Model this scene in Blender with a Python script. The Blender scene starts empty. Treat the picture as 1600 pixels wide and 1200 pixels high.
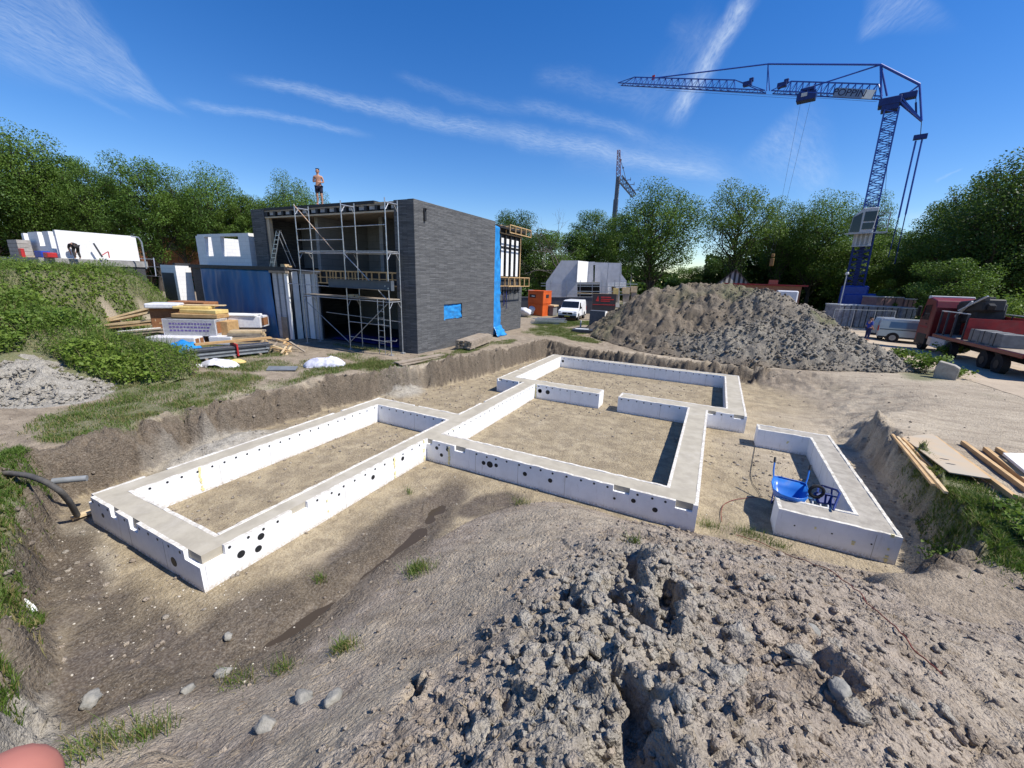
import bpy, bmesh, math, random
import numpy as np
from mathutils import Vector, Matrix
random.seed(7); RNG = np.random.default_rng(7)
SC = bpy.context.scene; COL = SC.collection
# ------------------------------------------------------------------ camera (solved from the foundation's edges)
FPX, YAW, PITCH, ROLL = 632.52, -0.455988, 0.258042, 0.031765
CAM = np.array([10.312, -8.1246, 4.8943])
_cy, _sy = math.cos(YAW), math.sin(YAW)
_F = np.array([_sy*math.cos(PITCH), _cy*math.cos(PITCH), -math.sin(PITCH)])
_r = np.array([_cy, -_sy, 0.0]); _u = np.cross(_r, _F)
_R = math.cos(ROLL)*_r + math.sin(ROLL)*_u
_U = -math.sin(ROLL)*_r + math.cos(ROLL)*_u
def ray(x, y): return _F + _R*(x-800)/FPX + _U*(600-y)/FPX
def at_z(x, y, z): d = ray(x, y); return CAM + d*((z-CAM[2])/d[2])
def at_y(x, y, Y): d = ray(x, y); return CAM + d*((Y-CAM[1])/d[1])
def at_x(x, y, X): d = ray(x, y); return CAM + d*((X-CAM[0])/d[0])
def at_pl(x, y, p, n): d = ray(x, y); return CAM + d*(np.dot(np.array(p)-CAM, n)/np.dot(d, n))
def at_ax(x, y, D): return CAM + ray(x, y)*D
cam_d = bpy.data.cameras.new('camera'); cam = bpy.data.objects.new('camera', cam_d); COL.objects.link(cam)
cam_d.sensor_width = 36; cam_d.lens = FPX/1600*36; cam_d.clip_start = 0.01; cam_d.clip_end = 6000
cam.matrix_world = Matrix(((_R[0], _U[0], -_F[0], CAM[0]), (_R[1], _U[1], -_F[1], CAM[1]), (_R[2], _U[2], -_F[2], CAM[2]), (0, 0, 0, 1)))
SC.camera = cam
# ------------------------------------------------------------------ object helpers
ORG = {}
def tag(o, label=None, cat=None, group=None, kind=None):
    if label: o['label'] = label
    if cat: o['category'] = cat
    if group: o['group'] = group
    if kind: o['kind'] = kind
    return o
def thing(name, label, cat, loc=(0, 0, 0), group=None, rz=0.0):
    o = bpy.data.objects.new(name, None); COL.objects.link(o); o.location = loc; o.rotation_euler = (0, 0, rz)
    o.empty_display_size = 0.2
    ORG[o.name] = np.array(loc, float)
    return tag(o, label, cat, group)
def link_mesh(name, me, parent=None):
    o = bpy.data.objects.new(name, me); COL.objects.link(o)
    if parent is not None:
        o.parent = parent; ORG[o.name] = ORG[parent.name]
    else: ORG[o.name] = np.zeros(3)
    return o
def raw_mesh(name, V, F, mats, mi=None, smooth=False, attrs=None):
    """V (n,3) array, F (m,k) int array of equal-size faces, or a list of arrays"""
    Fs = F if isinstance(F, list) else [F]
    Fs = [np.asarray(f, np.int32) for f in Fs if len(f)]
    me = bpy.data.meshes.new(name)
    me.vertices.add(len(V)); me.vertices.foreach_set('co', np.ascontiguousarray(V, np.float32).ravel())
    nl = sum(f.size for f in Fs); nf = sum(len(f) for f in Fs)
    me.loops.add(nl); me.polygons.add(nf)
    me.loops.foreach_set('vertex_index', np.concatenate([f.ravel() for f in Fs]))
    st = []; tot = 0
    for f in Fs:
        st.append(tot + np.arange(len(f))*f.shape[1]); tot += f.size
    me.polygons.foreach_set('loop_start', np.concatenate(st).astype(np.int32))
    for m in (mats if isinstance(mats, (list, tuple)) else [mats]): me.materials.append(m)
    if mi is not None: me.polygons.foreach_set('material_index', np.asarray(mi, np.int32))
    if smooth: me.polygons.foreach_set('use_smooth', np.ones(nf, bool))
    me.update(calc_edges=True)
    for k, a in (attrs or {}).items():
        at = me.attributes.new(k, 'FLOAT', 'POINT'); at.data.foreach_set('value', np.asarray(a, np.float32))
    return me
def unit(v): v = np.asarray(v, float); return v/(np.linalg.norm(v)+1e-12)
class MB:
    def __init__(s): s.V = []; s.F = []; s.M = []; s.S = []
    def add(s, verts, faces, m=0, sm=False):
        b = len(s.V); s.V += [tuple(map(float, v)) for v in verts]
        for f in faces: s.F.append([b+i for i in f]); s.M.append(m); s.S.append(sm)
        return s
    def box(s, x0, x1, y0, y1, z0, z1, m=0):
        if x0 > x1: x0, x1 = x1, x0
        if y0 > y1: y0, y1 = y1, y0
        if z0 > z1: z0, z1 = z1, z0
        return s.add([(x0,y0,z0),(x1,y0,z0),(x1,y1,z0),(x0,y1,z0),(x0,y0,z1),(x1,y0,z1),(x1,y1,z1),(x0,y1,z1)],
                     [(0,3,2,1),(4,5,6,7),(0,1,5,4),(1,2,6,5),(2,3,7,6),(3,0,4,7)], m)
    def obox(s, c, ex, ey, ez, m=0, ch=0.0):
        """oriented box: centre and three half-extent vectors; ch chamfers the edges along ex"""
        c, ex, ey, ez = map(lambda v: np.asarray(v, float), (c, ex, ey, ez))
        if np.dot(np.cross(ex, ey), ez) < 0: ez = -ez
        v = [c+a*ex+b*ey+d*ez for d in (-1, 1) for a, b in ((-1,-1),(1,-1),(1,1),(-1,1))]
        return s.add(v, [(0,3,2,1),(4,5,6,7),(0,1,5,4),(1,2,6,5),(2,3,7,6),(3,0,4,7)], m)
    def bar(s, p0, p1, w, h=None, m=0, up=(0, 0, 1)):
        h = h or w; p0 = np.asarray(p0, float); p1 = np.asarray(p1, float); d = p1-p0; L = np.linalg.norm(d)
        if L < 1e-6: return s
        d = d/L; up = np.asarray(up, float)
        if abs(np.dot(d, unit(up))) > .98: up = np.array((1., 0, 0))
        a = unit(np.cross(d, up)); b = np.cross(a, d)
        return s.obox((p0+p1)/2, d*L/2, a*w/2, b*h/2, m)
    def tube(s, p0, p1, r, n=6, r1=None, m=0, caps=True):
        return s.path([p0, p1], [r, r if r1 is None else r1], n, m, caps)
    def path(s, P, r, n=6, m=0, caps=True, sm=True):
        P = [np.asarray(p, float) for p in P]; k = len(P)
        rs = [r]*k if np.isscalar(r) else list(r)
        V = []; prev = None
        for i in range(k):
            d = unit(P[min(i+1, k-1)]-P[max(i-1, 0)])
            if prev is None:
                u = np.array((0, 0, 1.)) if abs(d[2]) < .9 else np.array((1., 0, 0))
                a = unit(np.cross(d, u))
            else: a = unit(prev-d*np.dot(prev, d))
            prev = a; b = np.cross(d, a)
            for j in range(n):
                t = 2*math.pi*j/n; V.append(P[i]+rs[i]*(math.cos(t)*a+math.sin(t)*b))
        F = [(i*n+j, i*n+(j+1) % n, (i+1)*n+(j+1) % n, (i+1)*n+j) for i in range(k-1) for j in range(n)]
        s.add(V, F, m, sm)
        if caps:
            s.add(V[:n], [tuple(range(n-1, -1, -1))], m); s.add(V[-n:], [tuple(range(n))], m)
        return s
    def disc(s, c, nrm, r, n=12, m=0, th=0.0):
        c = np.asarray(c, float); d = unit(nrm); u = np.array((0, 0, 1.)) if abs(d[2]) < .9 else np.array((1., 0, 0))
        a = unit(np.cross(u, d)); b = np.cross(d, a)
        if th: return s.path([c, c+d*th], r, n, m, True, False)
        return s.add([c+r*(math.cos(2*math.pi*j/n)*a+math.sin(2*math.pi*j/n)*b) for j in range(n)], [tuple(range(n))], m)
    def prism(s, poly, axis, t0, t1, m=0):
        """extrude 2-D polygon (list of (p,q)) along axis 0/1/2 from t0 to t1; (p,q) fill the other axes in order"""
        n = len(poly); A = sum(poly[i][0]*poly[(i+1) % n][1]-poly[(i+1) % n][0]*poly[i][1] for i in range(n))
        if (A < 0) != (axis == 1): poly = poly[::-1]
        def mk(p, t):
            l = list(p); l.insert(axis, t); return l
        if t0 > t1: t0, t1 = t1, t0
        V = [mk(p, t0) for p in poly]+[mk(p, t1) for p in poly]
        return s.add(V, [tuple(range(n-1, -1, -1)), tuple(range(n, 2*n))]+[(i, (i+1) % n, n+(i+1) % n, n+i) for i in range(n)], m)
    def xform(s, M):
        A = np.array(M); V = np.array(s.V); s.V = [tuple(v) for v in V@A[:3, :3].T+A[:3, 3]]; return s
    def merge(s, o, m=None):
        b = len(s.V); s.V += o.V; s.F += [[b+i for i in f] for f in o.F]; s.M += o.M if m is None else [m]*len(o.M); s.S += o.S; return s
    def build(s, name, mats, parent=None, bevel=0.0, seg=1, local=False, smooth=False):
        me = bpy.data.meshes.new(name)
        V = np.array(s.V)
        if parent is not None and not local: V = V-ORG[parent.name]
        me.from_pydata(V.tolist(), [], s.F)
        for m in (mats if isinstance(mats, (list, tuple)) else [mats]): me.materials.append(m)
        me.polygons.foreach_set('material_index', s.M)
        me.polygons.foreach_set('use_smooth', [bool(x or smooth) for x in s.S])
        me.update()
        o = link_mesh(name, me, parent)
        if bevel:
            b = o.modifiers.new('bevel', 'BEVEL'); b.width = bevel; b.segments = seg; b.limit_method = 'ANGLE'; b.angle_limit = math.radians(40)
        return o
def copy_tree(o, parent=None):
    c = o.copy(); COL.objects.link(c); c.parent = parent
    for ch in list(o.children): copy_tree(ch, c)
    return c
# ------------------------------------------------------------------ noise
def _h(ix, iy, seed):
    n = (ix.astype(np.int64)*374761393+iy.astype(np.int64)*668265263+seed*1442695041) & 0x7fffffff
    n = ((n ^ (n >> 13))*1274126177) & 0x7fffffff
    return ((n ^ (n >> 16)) & 0xffff)/65535.0
def vnoise(x, y, seed=0):
    ix = np.floor(x); iy = np.floor(y); fx = x-ix; fy = y-iy
    fx = fx*fx*fx*(fx*(fx*6-15)+10); fy = fy*fy*fy*(fy*(fy*6-15)+10)
    ix = ix.astype(np.int64); iy = iy.astype(np.int64)
    a = _h(ix, iy, seed); b = _h(ix+1, iy, seed); c = _h(ix, iy+1, seed); d = _h(ix+1, iy+1, seed)
    return (a*(1-fx)+b*fx)*(1-fy)+(c*(1-fx)+d*fx)*fy
def fbm(x, y, seed=0, oct=4, gain=.5, lac=2.03):
    t = 0; a = 1; n = 0
    for i in range(oct):
        t = t+a*(vnoise(x*lac**i+17.3*i, y*lac**i-9.1*i, seed+i)*2-1); n += a; a *= gain
    return t/n
def ridged(x, y, seed=0, oct=4):
    t = 0; a = 1; n = 0
    for i in range(oct):
        t = t+a*(1-np.abs(vnoise(x*2.1**i+3*i, y*2.1**i+7*i, seed+i)*2-1)); n += a; a *= .5
    return t/n
def worley(x, y, seed=0):
    """broken-clod heights: every cell is a tilted facet of its own height; returns (height -1..1, edge distance)"""
    ix = np.floor(x).astype(np.int64); iy = np.floor(y).astype(np.int64); b1 = np.full(x.shape, 9.); b2 = np.full(x.shape, 9.); h = np.zeros(x.shape)
    for i in (-1, 0, 1):
        for j in (-1, 0, 1):
            cx, cy = ix+i, iy+j; px = cx+_h(cx, cy, seed); py = cy+_h(cx, cy, seed+1); dx, dy = x-px, y-py; d = np.hypot(dx, dy)
            hh = _h(cx, cy, seed+2)*2-1+(_h(cx, cy, seed+3)-.5)*1.8*dx+(_h(cx, cy, seed+4)-.5)*1.8*dy
            n = d < b1; b2 = np.where(n, b1, np.minimum(b2, d)); h = np.where(n, hh, h); b1 = np.where(n, d, b1)
    return h, b2-b1
def sstep(a, b, x): t = np.clip((x-a)/(b-a), 0, 1); return t*t*(3-2*t)
# ------------------------------------------------------------------ materials
class NT:
    def __init__(s, name):
        s.m = bpy.data.materials.new(name); s.m.use_nodes = True; s.t = s.m.node_tree; s.n = s.t.nodes; s.l = s.t.links
        s.b = s.n['Principled BSDF']; s.out = s.n['Material Output']
        s.b.inputs['Specular IOR Level'].default_value = .3
    def N(s, ty, **kw):
        n = s.n.new(ty)
        for k, v in kw.items(): setattr(n, k, v)
        return n
    def L(s, a, b): s.l.new(a, b)
    def val(s, sock, v):
        if hasattr(v, 'is_output') or isinstance(v, bpy.types.NodeSocket): s.L(v, sock)
        else: sock.default_value = v
    def math(s, op, a, b=None, c=None, clamp=False):
        n = s.N('ShaderNodeMath', operation=op, use_clamp=clamp); s.val(n.inputs[0], a)
        if b is not None: s.val(n.inputs[1], b)
        if c is not None: s.val(n.inputs[2], c)
        return n.outputs[0]
    def coord(s, kind='Object'): return s.N('ShaderNodeTexCoord').outputs[kind]
    def mapping(s, vec, scale=(1, 1, 1), rot=(0, 0, 0), loc=(0, 0, 0)):
        n = s.N('ShaderNodeMapping'); s.L(vec, n.inputs[0]); n.inputs['Scale'].default_value = scale; n.inputs['Rotation'].default_value = rot; n.inputs['Location'].default_value = loc
        return n.outputs[0]
    def noise(s, vec, scale=5, detail=4, rough=.55, dist=0):
        n = s.N('ShaderNodeTexNoise'); s.L(vec, n.inputs['Vector']); n.inputs['Scale'].default_value = scale; n.inputs['Detail'].default_value = detail
        n.inputs['Roughness'].default_value = rough; n.inputs['Distortion'].default_value = dist; return n.outputs['Fac']
    def voro(s, vec, scale=5, feature='F1', rand=1):
        n = s.N('ShaderNodeTexVoronoi', feature=feature); s.L(vec, n.inputs['Vector']); n.inputs['Scale'].default_value = scale; n.inputs['Randomness'].default_value = rand; return n
    def ramp(s, fac, a, b, smooth=True):
        n = s.N('ShaderNodeMapRange', interpolation_type='SMOOTHSTEP' if smooth else 'LINEAR'); s.L(fac, n.inputs[0]); n.inputs[1].default_value = a; n.inputs[2].default_value = b; return n.outputs[0]
    def mix(s, fac, a, b, mode='MIX'):
        n = s.N('ShaderNodeMix', data_type='RGBA', blend_type=mode, clamp_factor=True)
        s.val(n.inputs[0], fac)
        for k, v in ((6, a), (7, b)):
            if isinstance(v, (tuple, list)): n.inputs[k].default_value = (*v[:3], 1)
            else: s.L(v, n.inputs[k])
        return n.outputs[2]
    def bump(s, h, dist=.02, strength=1.0, nrm=None):
        n = s.N('ShaderNodeBump'); s.L(h, n.inputs['Height']); n.inputs['Distance'].default_value = dist; n.inputs['Strength'].default_value = strength
        if nrm is not None: s.L(nrm, n.inputs['Normal'])
        s.L(n.outputs[0], s.b.inputs['Normal']); return n.outputs[0]
    def attr(s, name):
        n = s.N('ShaderNodeAttribute', attribute_name=name); return n.outputs['Fac']
    def color(s, c):
        if isinstance(c, (tuple, list)): s.b.inputs['Base Color'].default_value = (*c[:3], 1)
        else: s.L(c, s.b.inputs['Base Color'])
    def rough(s, r): s.val(s.b.inputs['Roughness'], r)
MATS = {}
def pm(name, col, rough=.7, col2=None, scale=4, bump=0.0, metal=0, stretch=(1, 1, 1), spec=.3, detail=5, dirt=None, dirt_amt=.4):
    """plain procedural surface: two tones mixed by noise, optional dirt stains and bump"""
    if name in MATS: return MATS[name]
    t = NT(name); v = t.mapping(t.coord(), stretch); col2 = col2 or tuple(c*.78 for c in col)
    f = t.noise(v, scale, detail, .6); c = t.mix(t.ramp(f, .35, .65), col, col2)
    if dirt:
        f2 = t.noise(t.coord(), scale*.35, 6, .7, .4); c = t.mix(t.math('MULTIPLY', t.ramp(f2, .45, .72), dirt_amt), c, dirt)
    t.color(c); t.rough(rough); t.b.inputs['Metallic'].default_value = metal; t.b.inputs['Specular IOR Level'].default_value = spec
    if bump: t.bump(t.noise(v, scale*5, 4, .6), bump, .6)
    MATS[name] = t.m; return t.m
# ------------------------------------------------------------------ terrain
PIT = [(14.45,.25,.45),(14.7,3.,.5),(14.85,6.4,.5),(14.2,8.3,2.0),(13.8,10.5,5.),(13.6,13.2,4.5),(12.2,15.0,1.2),(6.5,15.35,.45),(1.1,15.6,.4),(.55,12.8,.4),(.25,9.,.35),(-.35,6.,.35),
       (-1.2,4.1,.4),(-1.9,1.5,.45),(-1.8,-1.2,.5),(-1.7,-3.,1.0),(-1.2,-4.6,.9),(-1.3,-5.4,.7),(.3,-6.05,.6),(2.2,-6.65,.6),(4.2,-7.2,.7),(5.6,-7.1,1.5),(6.2,-5.2,3),(6.5,-2.5,3),(7.3,-.7,3),(9.2,-.35,3),(12.,-.25,2.5)]
def pit_dist(x, y):
    """distance outside the pit floor (0 inside) and the local bank width"""
    n = len(PIT); best = np.full(x.shape, 1e9); w = np.ones(x.shape); ins = np.zeros(x.shape, bool)
    for i in range(n):
        ax, ay, aw = PIT[i]; bx, by, bw = PIT[(i+1) % n]; dx, dy = bx-ax, by-ay
        t = np.clip(((x-ax)*dx+(y-ay)*dy)/(dx*dx+dy*dy), 0, 1); d = np.hypot(x-ax-t*dx, y-ay-t*dy)
        k = d < best; best = np.where(k, d, best); w = np.where(k, aw+(bw-aw)*t, w)
        c = ((ay > y) != (by > y)) & (x < dx*(y-ay)/(dy+1e-12)+ax); ins ^= c
    return np.where(ins, 0, best), w, np.where(ins, best, 0)
MND = np.array([(6.,-5.6,.02),(6.0,-4.2,0),(6.2,-2.8,0),(6.6,-1.4,0),(7.2,-.6,0),(9.2,-.35,.05),(10.6,-.3,.12),(12,-.15,.12),(13,.1,.05),(14.4,.1,.25),(15.6,.1,.95),
 (9,-.9,.34),(10.5,-.9,.44),(11.8,-.9,.5),(8,-1.5,.55),(11,-1.8,.9),(13,-1.2,.72),(14.5,-1,.9),(8,-3,.85),(9.5,-3,1.35),(11,-3,1.6),(13,-3,1.35),(15,-2.7,1.15),(17,-3,1.1),
 (7.2,-4.2,.5),(7.1,-5.6,.6),(8.3,-5.6,1.3),(10.3,-5.6,2.25),(12.5,-5.5,2.0),(15,-6,1.6),(10.3,-8,3.0),(8.8,-8,2.2),(7.3,-8,1.25),(6.,-8,.75),(5.2,-8.6,.55),(13,-8,2.7),(10.3,-11,3.0),(18,.5,1.05),(18,-8,1.5),(4.5,-11,.9),(18,-13,1.5),(10,-14,2.6),(4,-6,-.2),(4,-3,-.3),(5,0,-.3),(10,2,-.3),(13,2,-.3)])
def _tps(P):
    d = np.hypot(P[:, None, 0]-P[None, :, 0], P[:, None, 1]-P[None, :, 1]); K = np.where(d > 0, d*d*np.log(d+1e-12), 0)+np.eye(len(P))*.02
    Q = np.c_[np.ones(len(P)), P[:, :2]]; A = np.block([[K, Q], [Q.T, np.zeros((3, 3))]])
    return np.linalg.solve(A, np.r_[P[:, 2], 0, 0, 0])
_mw = _tps(MND)
def mound(x, y):
    z = _mw[-3]+_mw[-2]*x+_mw[-1]*y
    for i, (px, py, _) in enumerate(MND):
        r2 = (x-px)**2+(y-py)**2; z = z+_mw[i]*.5*r2*np.log(r2+1e-12)
    edge = sstep(19.5, 16.5, x)*sstep(3.2, 5.2, x)*sstep(-14.5, -11.5, y)*sstep(2.2, .8, y)
    return np.where(edge > 0, z*edge-.6*(1-edge), -1)
GULLY = [((9.9,-3.7),(10.05,-4.2),.13,.28),((9.85,-4.55),(10.0,-5.0),.13,.26),((10.1,-5.2),(9.8,-5.75),.12,.28),((10.35,-4.3),(10.25,-5.1),.10,.25),((9.3,-4.6),(9.55,-4.9),.10,.2),((8.35,-5.9),(8.45,-6.2),.07,.16),((10.1,-5.9),(10.35,-6.6),.12,.22),((11.3,-4.6),(11.6,-4.9),.1,.14),((10.9,-1.9),(11.2,-1.7),.1,.12)]
def mound_full(x, y):
    m = mound(x, y); a = sstep(-.1, .5, m)
    rough = .74*np.exp(-((x-9.75-.1*(y+5))/1.05)**2)*sstep(-1.2, -2.6, y)+.30*sstep(9.5, 11.5, x)+.16*sstep(-4.8, -6.5, y)*sstep(6.5, 8, x)
    rough = np.maximum(rough, sstep(-2.2, -.8, y)*sstep(8.6, 9.6, x)*sstep(12.5, 11.5, x)*.6)
    rough = np.clip(rough+.28*fbm(x*.6, y*.6, 91, 3), .07, 1)
    qx = x+.12*fbm(x*3, y*3, 27, 3); qy = y+.12*fbm(x*3, y*3, 28, 3)
    w1, e1 = worley(qx*2.6, qy*2.6, 200); w2, e2 = worley(qx*6.1+3, qy*6.1, 210); w3, e3 = worley(qx*13+1, qy*13, 220)
    crk = lambda e, k: np.clip(1-e/k, 0, 1)
    n = fbm(x*1.2, y*1.2, 11, 3)*.11+rough**1.3*(.085*w1-.10*crk(e1, .10)*vnoise(x*1.3, y*1.3, 230))+rough*(.030*w2-.02*crk(e2, .14))+(.10+rough)*.010*w3+fbm(x*4, y*4, 31, 5, .62)*.09*rough+fbm(x*22, y*22, 41, 3)*.016*(.3+rough)
    m = m+a*n
    for (ax, ay), (bx, by), w, dp in GULLY:
        wx = x+.30*fbm(x*2.6, y*2.6, 55, 4); wy = y+.30*fbm(x*2.6, y*2.6, 56, 4)
        dx, dy = bx-ax, by-ay; t = np.clip(((wx-ax)*dx+(wy-ay)*dy)/(dx*dx+dy*dy), 0, 1); d = np.hypot(wx-ax-t*dx, wy-ay-t*dy)
        m = m-dp*np.exp(-(d/w)**4)+dp*.5*np.exp(-((d-w*1.8)/(w*.8))**2)*(wx > ax+t*dx)
    return m, rough
def base_ground(x, y):
    """ground without the heaps"""
    wob = fbm(x*.9, y*.9, 3, 4)*.34+fbm(x*3.3, y*3.3, 4, 4, .6)*.26
    d, w, inn = pit_dist(x, y)
    d2 = np.maximum(d+wob*np.minimum(1, d/.12)*np.minimum(1, w), 0)*(d > 0)
    t = np.clip(d2/w, 0, 1); steep = w < 1.3
    # a crumbly near-vertical bank with a ledge or two, or a gentle ramp
    prof = np.where(steep, np.clip(t*1.35-.12*np.sin(t*9+fbm(x*1.4, y*1.4, 8, 2)*3)*np.minimum(1, t*4), 0, 1), t*t*(3-2*t))
    prof = np.where(t >= 1, 1, prof)
    top = 1.05+.10*fbm(x*.16, y*.16, 5, 3)*sstep(0, 2, d)+.05*fbm(x*.8, y*.8, 6, 4)+.12*sstep(.9, .3, np.abs(d2-w*1.25))*(w < .6)*fbm(x*.7, y*.7, 9, 2)
    top = top-.30*sstep(12., 14.6, y)*sstep(19, 13, x)*sstep(22, 16, y)*sstep(1., 4., x)-.10*sstep(17, 24, x)*sstep(10, 20, y)
    top = top*sstep(400, 120, np.hypot(x, y))+1.0*(1-sstep(400, 120, np.hypot(x, y)))
    floor = .007*fbm(x*.6, y*.6, 12, 4)+.006*fbm(x*3.1, y*3.1, 13, 4)-.004
    # slumped clay at the foot of the left bank, wet hollow along the mound's foot
    floor = floor+.36*np.exp(-((x+1.15)/.75)**2-((y+2.3)/1.5)**2)*(1+.5*fbm(x*2.5, y*2.5, 14, 4))
    floor = floor+.22*np.exp(-((x+1.0)/.7)**2-((y-4.6)/.9)**2)*(1+.6*fbm(x*3, y*3, 15, 4))
    floor = floor-(.10+.09*fbm(x*1.2, y*.9, 24, 4))*np.exp(-((x-5.6-.15*np.sin(y*1.3))/.42)**2)*sstep(-6.4, -5.4, y)*sstep(-.6, -1.8, y)
    floor = floor-.06*np.exp(-((x-3.2)/1.6)**2-((y+6.2)/.35)**2)
    bankn = np.where((d > 0) & (t < 1), 1, 0)*(.16*worley(x*2.7+.4*fbm(x*3, y*3, 33, 3), y*2.7, 300)[0]+.08*worley(x*6.3, y*6.3+.3*fbm(x*5, y*5, 34, 2), 310)[0]+fbm(x*1.3+.3*y, y*1.3, 16, 5, .6)*.36+(ridged(x*3.1, y*3.7, 18, 4)-.6)*.16*(.4+vnoise(x*.8, y*.8, 19))+fbm(x*9, y*9, 17, 3)*.10)
    g = floor*(1-prof)+top*prof+bankn*np.minimum(1, 4*t*(1-t))*(w < 1.3)
    return g, t, d, w
def ground_z(x, y):
    """visible ground height at a point (heap in front included)"""
    X = np.array([float(x)]); Y = np.array([float(y)]); g = base_ground(X, Y)[0]; m = mound_full(X, Y)[0]
    return float(np.maximum(g, m)[0])
def gz_arr(X, Y): return np.maximum(base_ground(X, Y)[0], mound_full(X, Y)[0])
def axis_pts(segs):
    out = [segs[0][0]]
    for a, b, s0, s1 in segs:
        x = a; 
        while x < b-1e-6:
            f = (x-a)/(b-a); x += s0*(s1/s0)**f; out.append(min(x, b))
    return np.unique(np.array(out))
gx = axis_pts([(-1500,-60,300,9),(-60,-12,8,.35),(-12,-3,.3,.08),(-3,2,.055,.055),(2,15.5,.075,.06),(15.5,22,.08,.3),(22,60,.35,6),(60,1500,7,300)])
gy = axis_pts([(-200,-20,50,3),(-20,-8,2,.1),(-8,2,.06,.06),(2,16.5,.075,.075),(16.5,40,.1,.7),(40,120,.8,8),(120,2500,9,400)])
def grid_mesh(gx, gy, zf):
    X, Y = np.meshgrid(gx, gy); nx, ny = len(gx), len(gy)
    i = np.arange(nx*ny).reshape(ny, nx)
    F = np.stack([i[:-1, :-1], i[:-1, 1:], i[1:, 1:], i[1:, :-1]], -1).reshape(-1, 4)
    return X.ravel(), Y.ravel(), F
def patches(x, y, L):
    """soft union of painted blobs: (x, y, rx, ry, rot_deg, weight)"""
    m = np.zeros(x.shape)
    for px, py, rx, ry, ro, wt in L:
        c, s = math.cos(math.radians(ro)), math.sin(math.radians(ro)); u = ((x-px)*c+(y-py)*s)/rx; v = (-(x-px)*s+(y-py)*c)/ry
        m = np.maximum(m, wt*sstep(1.25, .55, np.sqrt(u*u+v*v)))
    return m
GRASS = [(-5.2,-1.2,2.6,2.0,25,.62),(-6.5,1.8,2.4,1.2,20,.6),(-3.2,2.6,.9,1.4,10,.6),(-4.6,5.4,1.4,.8,0,.55),(-9,3.2,2,1.2,0,.5),(-2.9,-1.6,.7,2.2,8,.6),(-2.9,-4.2,.9,1.2,20,.8),(-1.6,11.5,.7,2.4,-3,.6),(-6,7.,2.4,.4,0,.5),(-4.6,3.6,1.2,.7,20,.75),(-2.6,4.6,1.4,.8,65,1),(-1.5,7.2,.75,1.5,-8,1),(-1.2,9.6,.6,1.2,0,.8),(-1.0,13.6,.7,1.8,-5,.5),(-5,.2,1.2,.6,25,.8),(-3.0,.8,.7,1.0,0,.6),(-8.8,1.2,2.6,1.1,15,.9),(-3.2,-2.2,.8,1.6,10,.9),(-4.4,-3.6,1.1,1.8,30,.9),(-2.6,-4.7,.7,.7,0,.9),(-6.4,-1.8,1.6,1.2,0,.95),(-13,3,4,1.6,20,.7),(-7.2,3.6,1.0,.5,0,.35),
  (-.2,-6.6,.9,.45,-10,1),(1.2,-7.1,1.1,.5,-15,1),(2.6,-7.5,1.2,.5,-15,1),(0,-8.5,4,1.4,-10,.9),(-4,-6.4,2.6,.7,0,.8),
  (14.95,2.2,.75,2.0,-5,1),(15.3,2.5,.5,1.8,-5,1),(14.8,.1,.7,.8,0,1),(15.1,.8,.6,1.0,0,1),(15.6,-.2,.9,.6,0,.8),(16.6,1.4,.9,.5,10,.8),(15.2,4.6,.3,.8,0,.6),(16.2,2.4,.5,.35,0,.6),
  (-.3,21,2.4,2.8,0,1),(-2,26,2.2,3.2,-10,1),(2.2,18.6,1.6,1.1,0,.9),(1.,29,4,3,0,.8),(-8,34,5,5,0,.6),(19.6,17.6,.9,2.4,-25,.9),(-30,30,20,16,0,.7),(30,60,40,20,0,.7),(-40,60,60,20,0,.8)]
def ground_attrs(x, y, z, t, d, w):
    gr = patches(x, y, GRASS); gr = np.clip(gr*1.5+fbm(x*.9, y*.9, 61, 4)*.6-.30, 0, 1)
    gr = np.where((t > .04) & (t < .9) & (w < 1.2) & ~((y < -5.6) & (x < 3.2)) & ~((x > 14.4) & (y < 4.6) & (t > .35)), gr*.25, gr); gr = np.where(t <= .04, 0, gr)
    far = sstep(60, 110, np.hypot(x, y)); gr = np.maximum(gr, far*.9)
    clay = patches(x, y, [(-1.1,-2.3,.9,1.9,0,.9),(-1.0,4.6,.9,1.,0,.8),(-10,-3,4.5,2.2,-5,1),(4.6,-7.5,1.2,.6,0,.7),(1.0,-5.95,1.8,.45,-12,.5),(16.3,.3,.9,.5,0,.7),(9.75,-4.8,1.2,2.4,8,.8),(11.0,-2.4,1.4,.8,0,.5),(11.9,-.35,.9,.4,0,.7)])
    clay = np.clip(clay*1.2+fbm(x*1.1, y*1.1, 62, 4)*.4-.2, 0, 1)
    mud = patches(x, y, [(5.45,-3.2,.85,3.0,3,1),(4.3,-6.6,2.2,.75,-8,1),(1.5,-6.35,2.1,.5,-14,1),(5.2,-5.6,1.1,1.1,0,1),(6.4,-1.1,.5,1.0,-35,1),(.2,-5.75,1.2,.25,-8,.6)])
    mud = np.clip(mud*1.45+fbm(x*1.5, y*1.5, 63, 4)*.6-.30, 0, 1)
    sand = patches(x, y, [(16.2,6,5,7,0,.9),(18,12,4,6,0,.9),(-3.0,-.6,.35,1.2,0,1),(-2.4,1.6,.25,.9,0,.8),(-2.7,-3.2,.35,.6,0,1),(15.6,3.5,.4,3,0,.8),(-1.0,6.2,.25,1.2,-10,1),(20,20,6,10,0,.8),(10,16.3,6,.7,0,.7),(16.6,2.6,.9,1.4,0,1),(9,-2,1.,1,0,.2)])
    sand = np.clip(sand*1.1+fbm(x*.7, y*.7, 64, 4)*.5-.15, 0, 1)
    clay = clay*np.where((t > .12) & (t < .99) & (w < .8), .15, 1)
    return gr, clay, mud, sand
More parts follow.
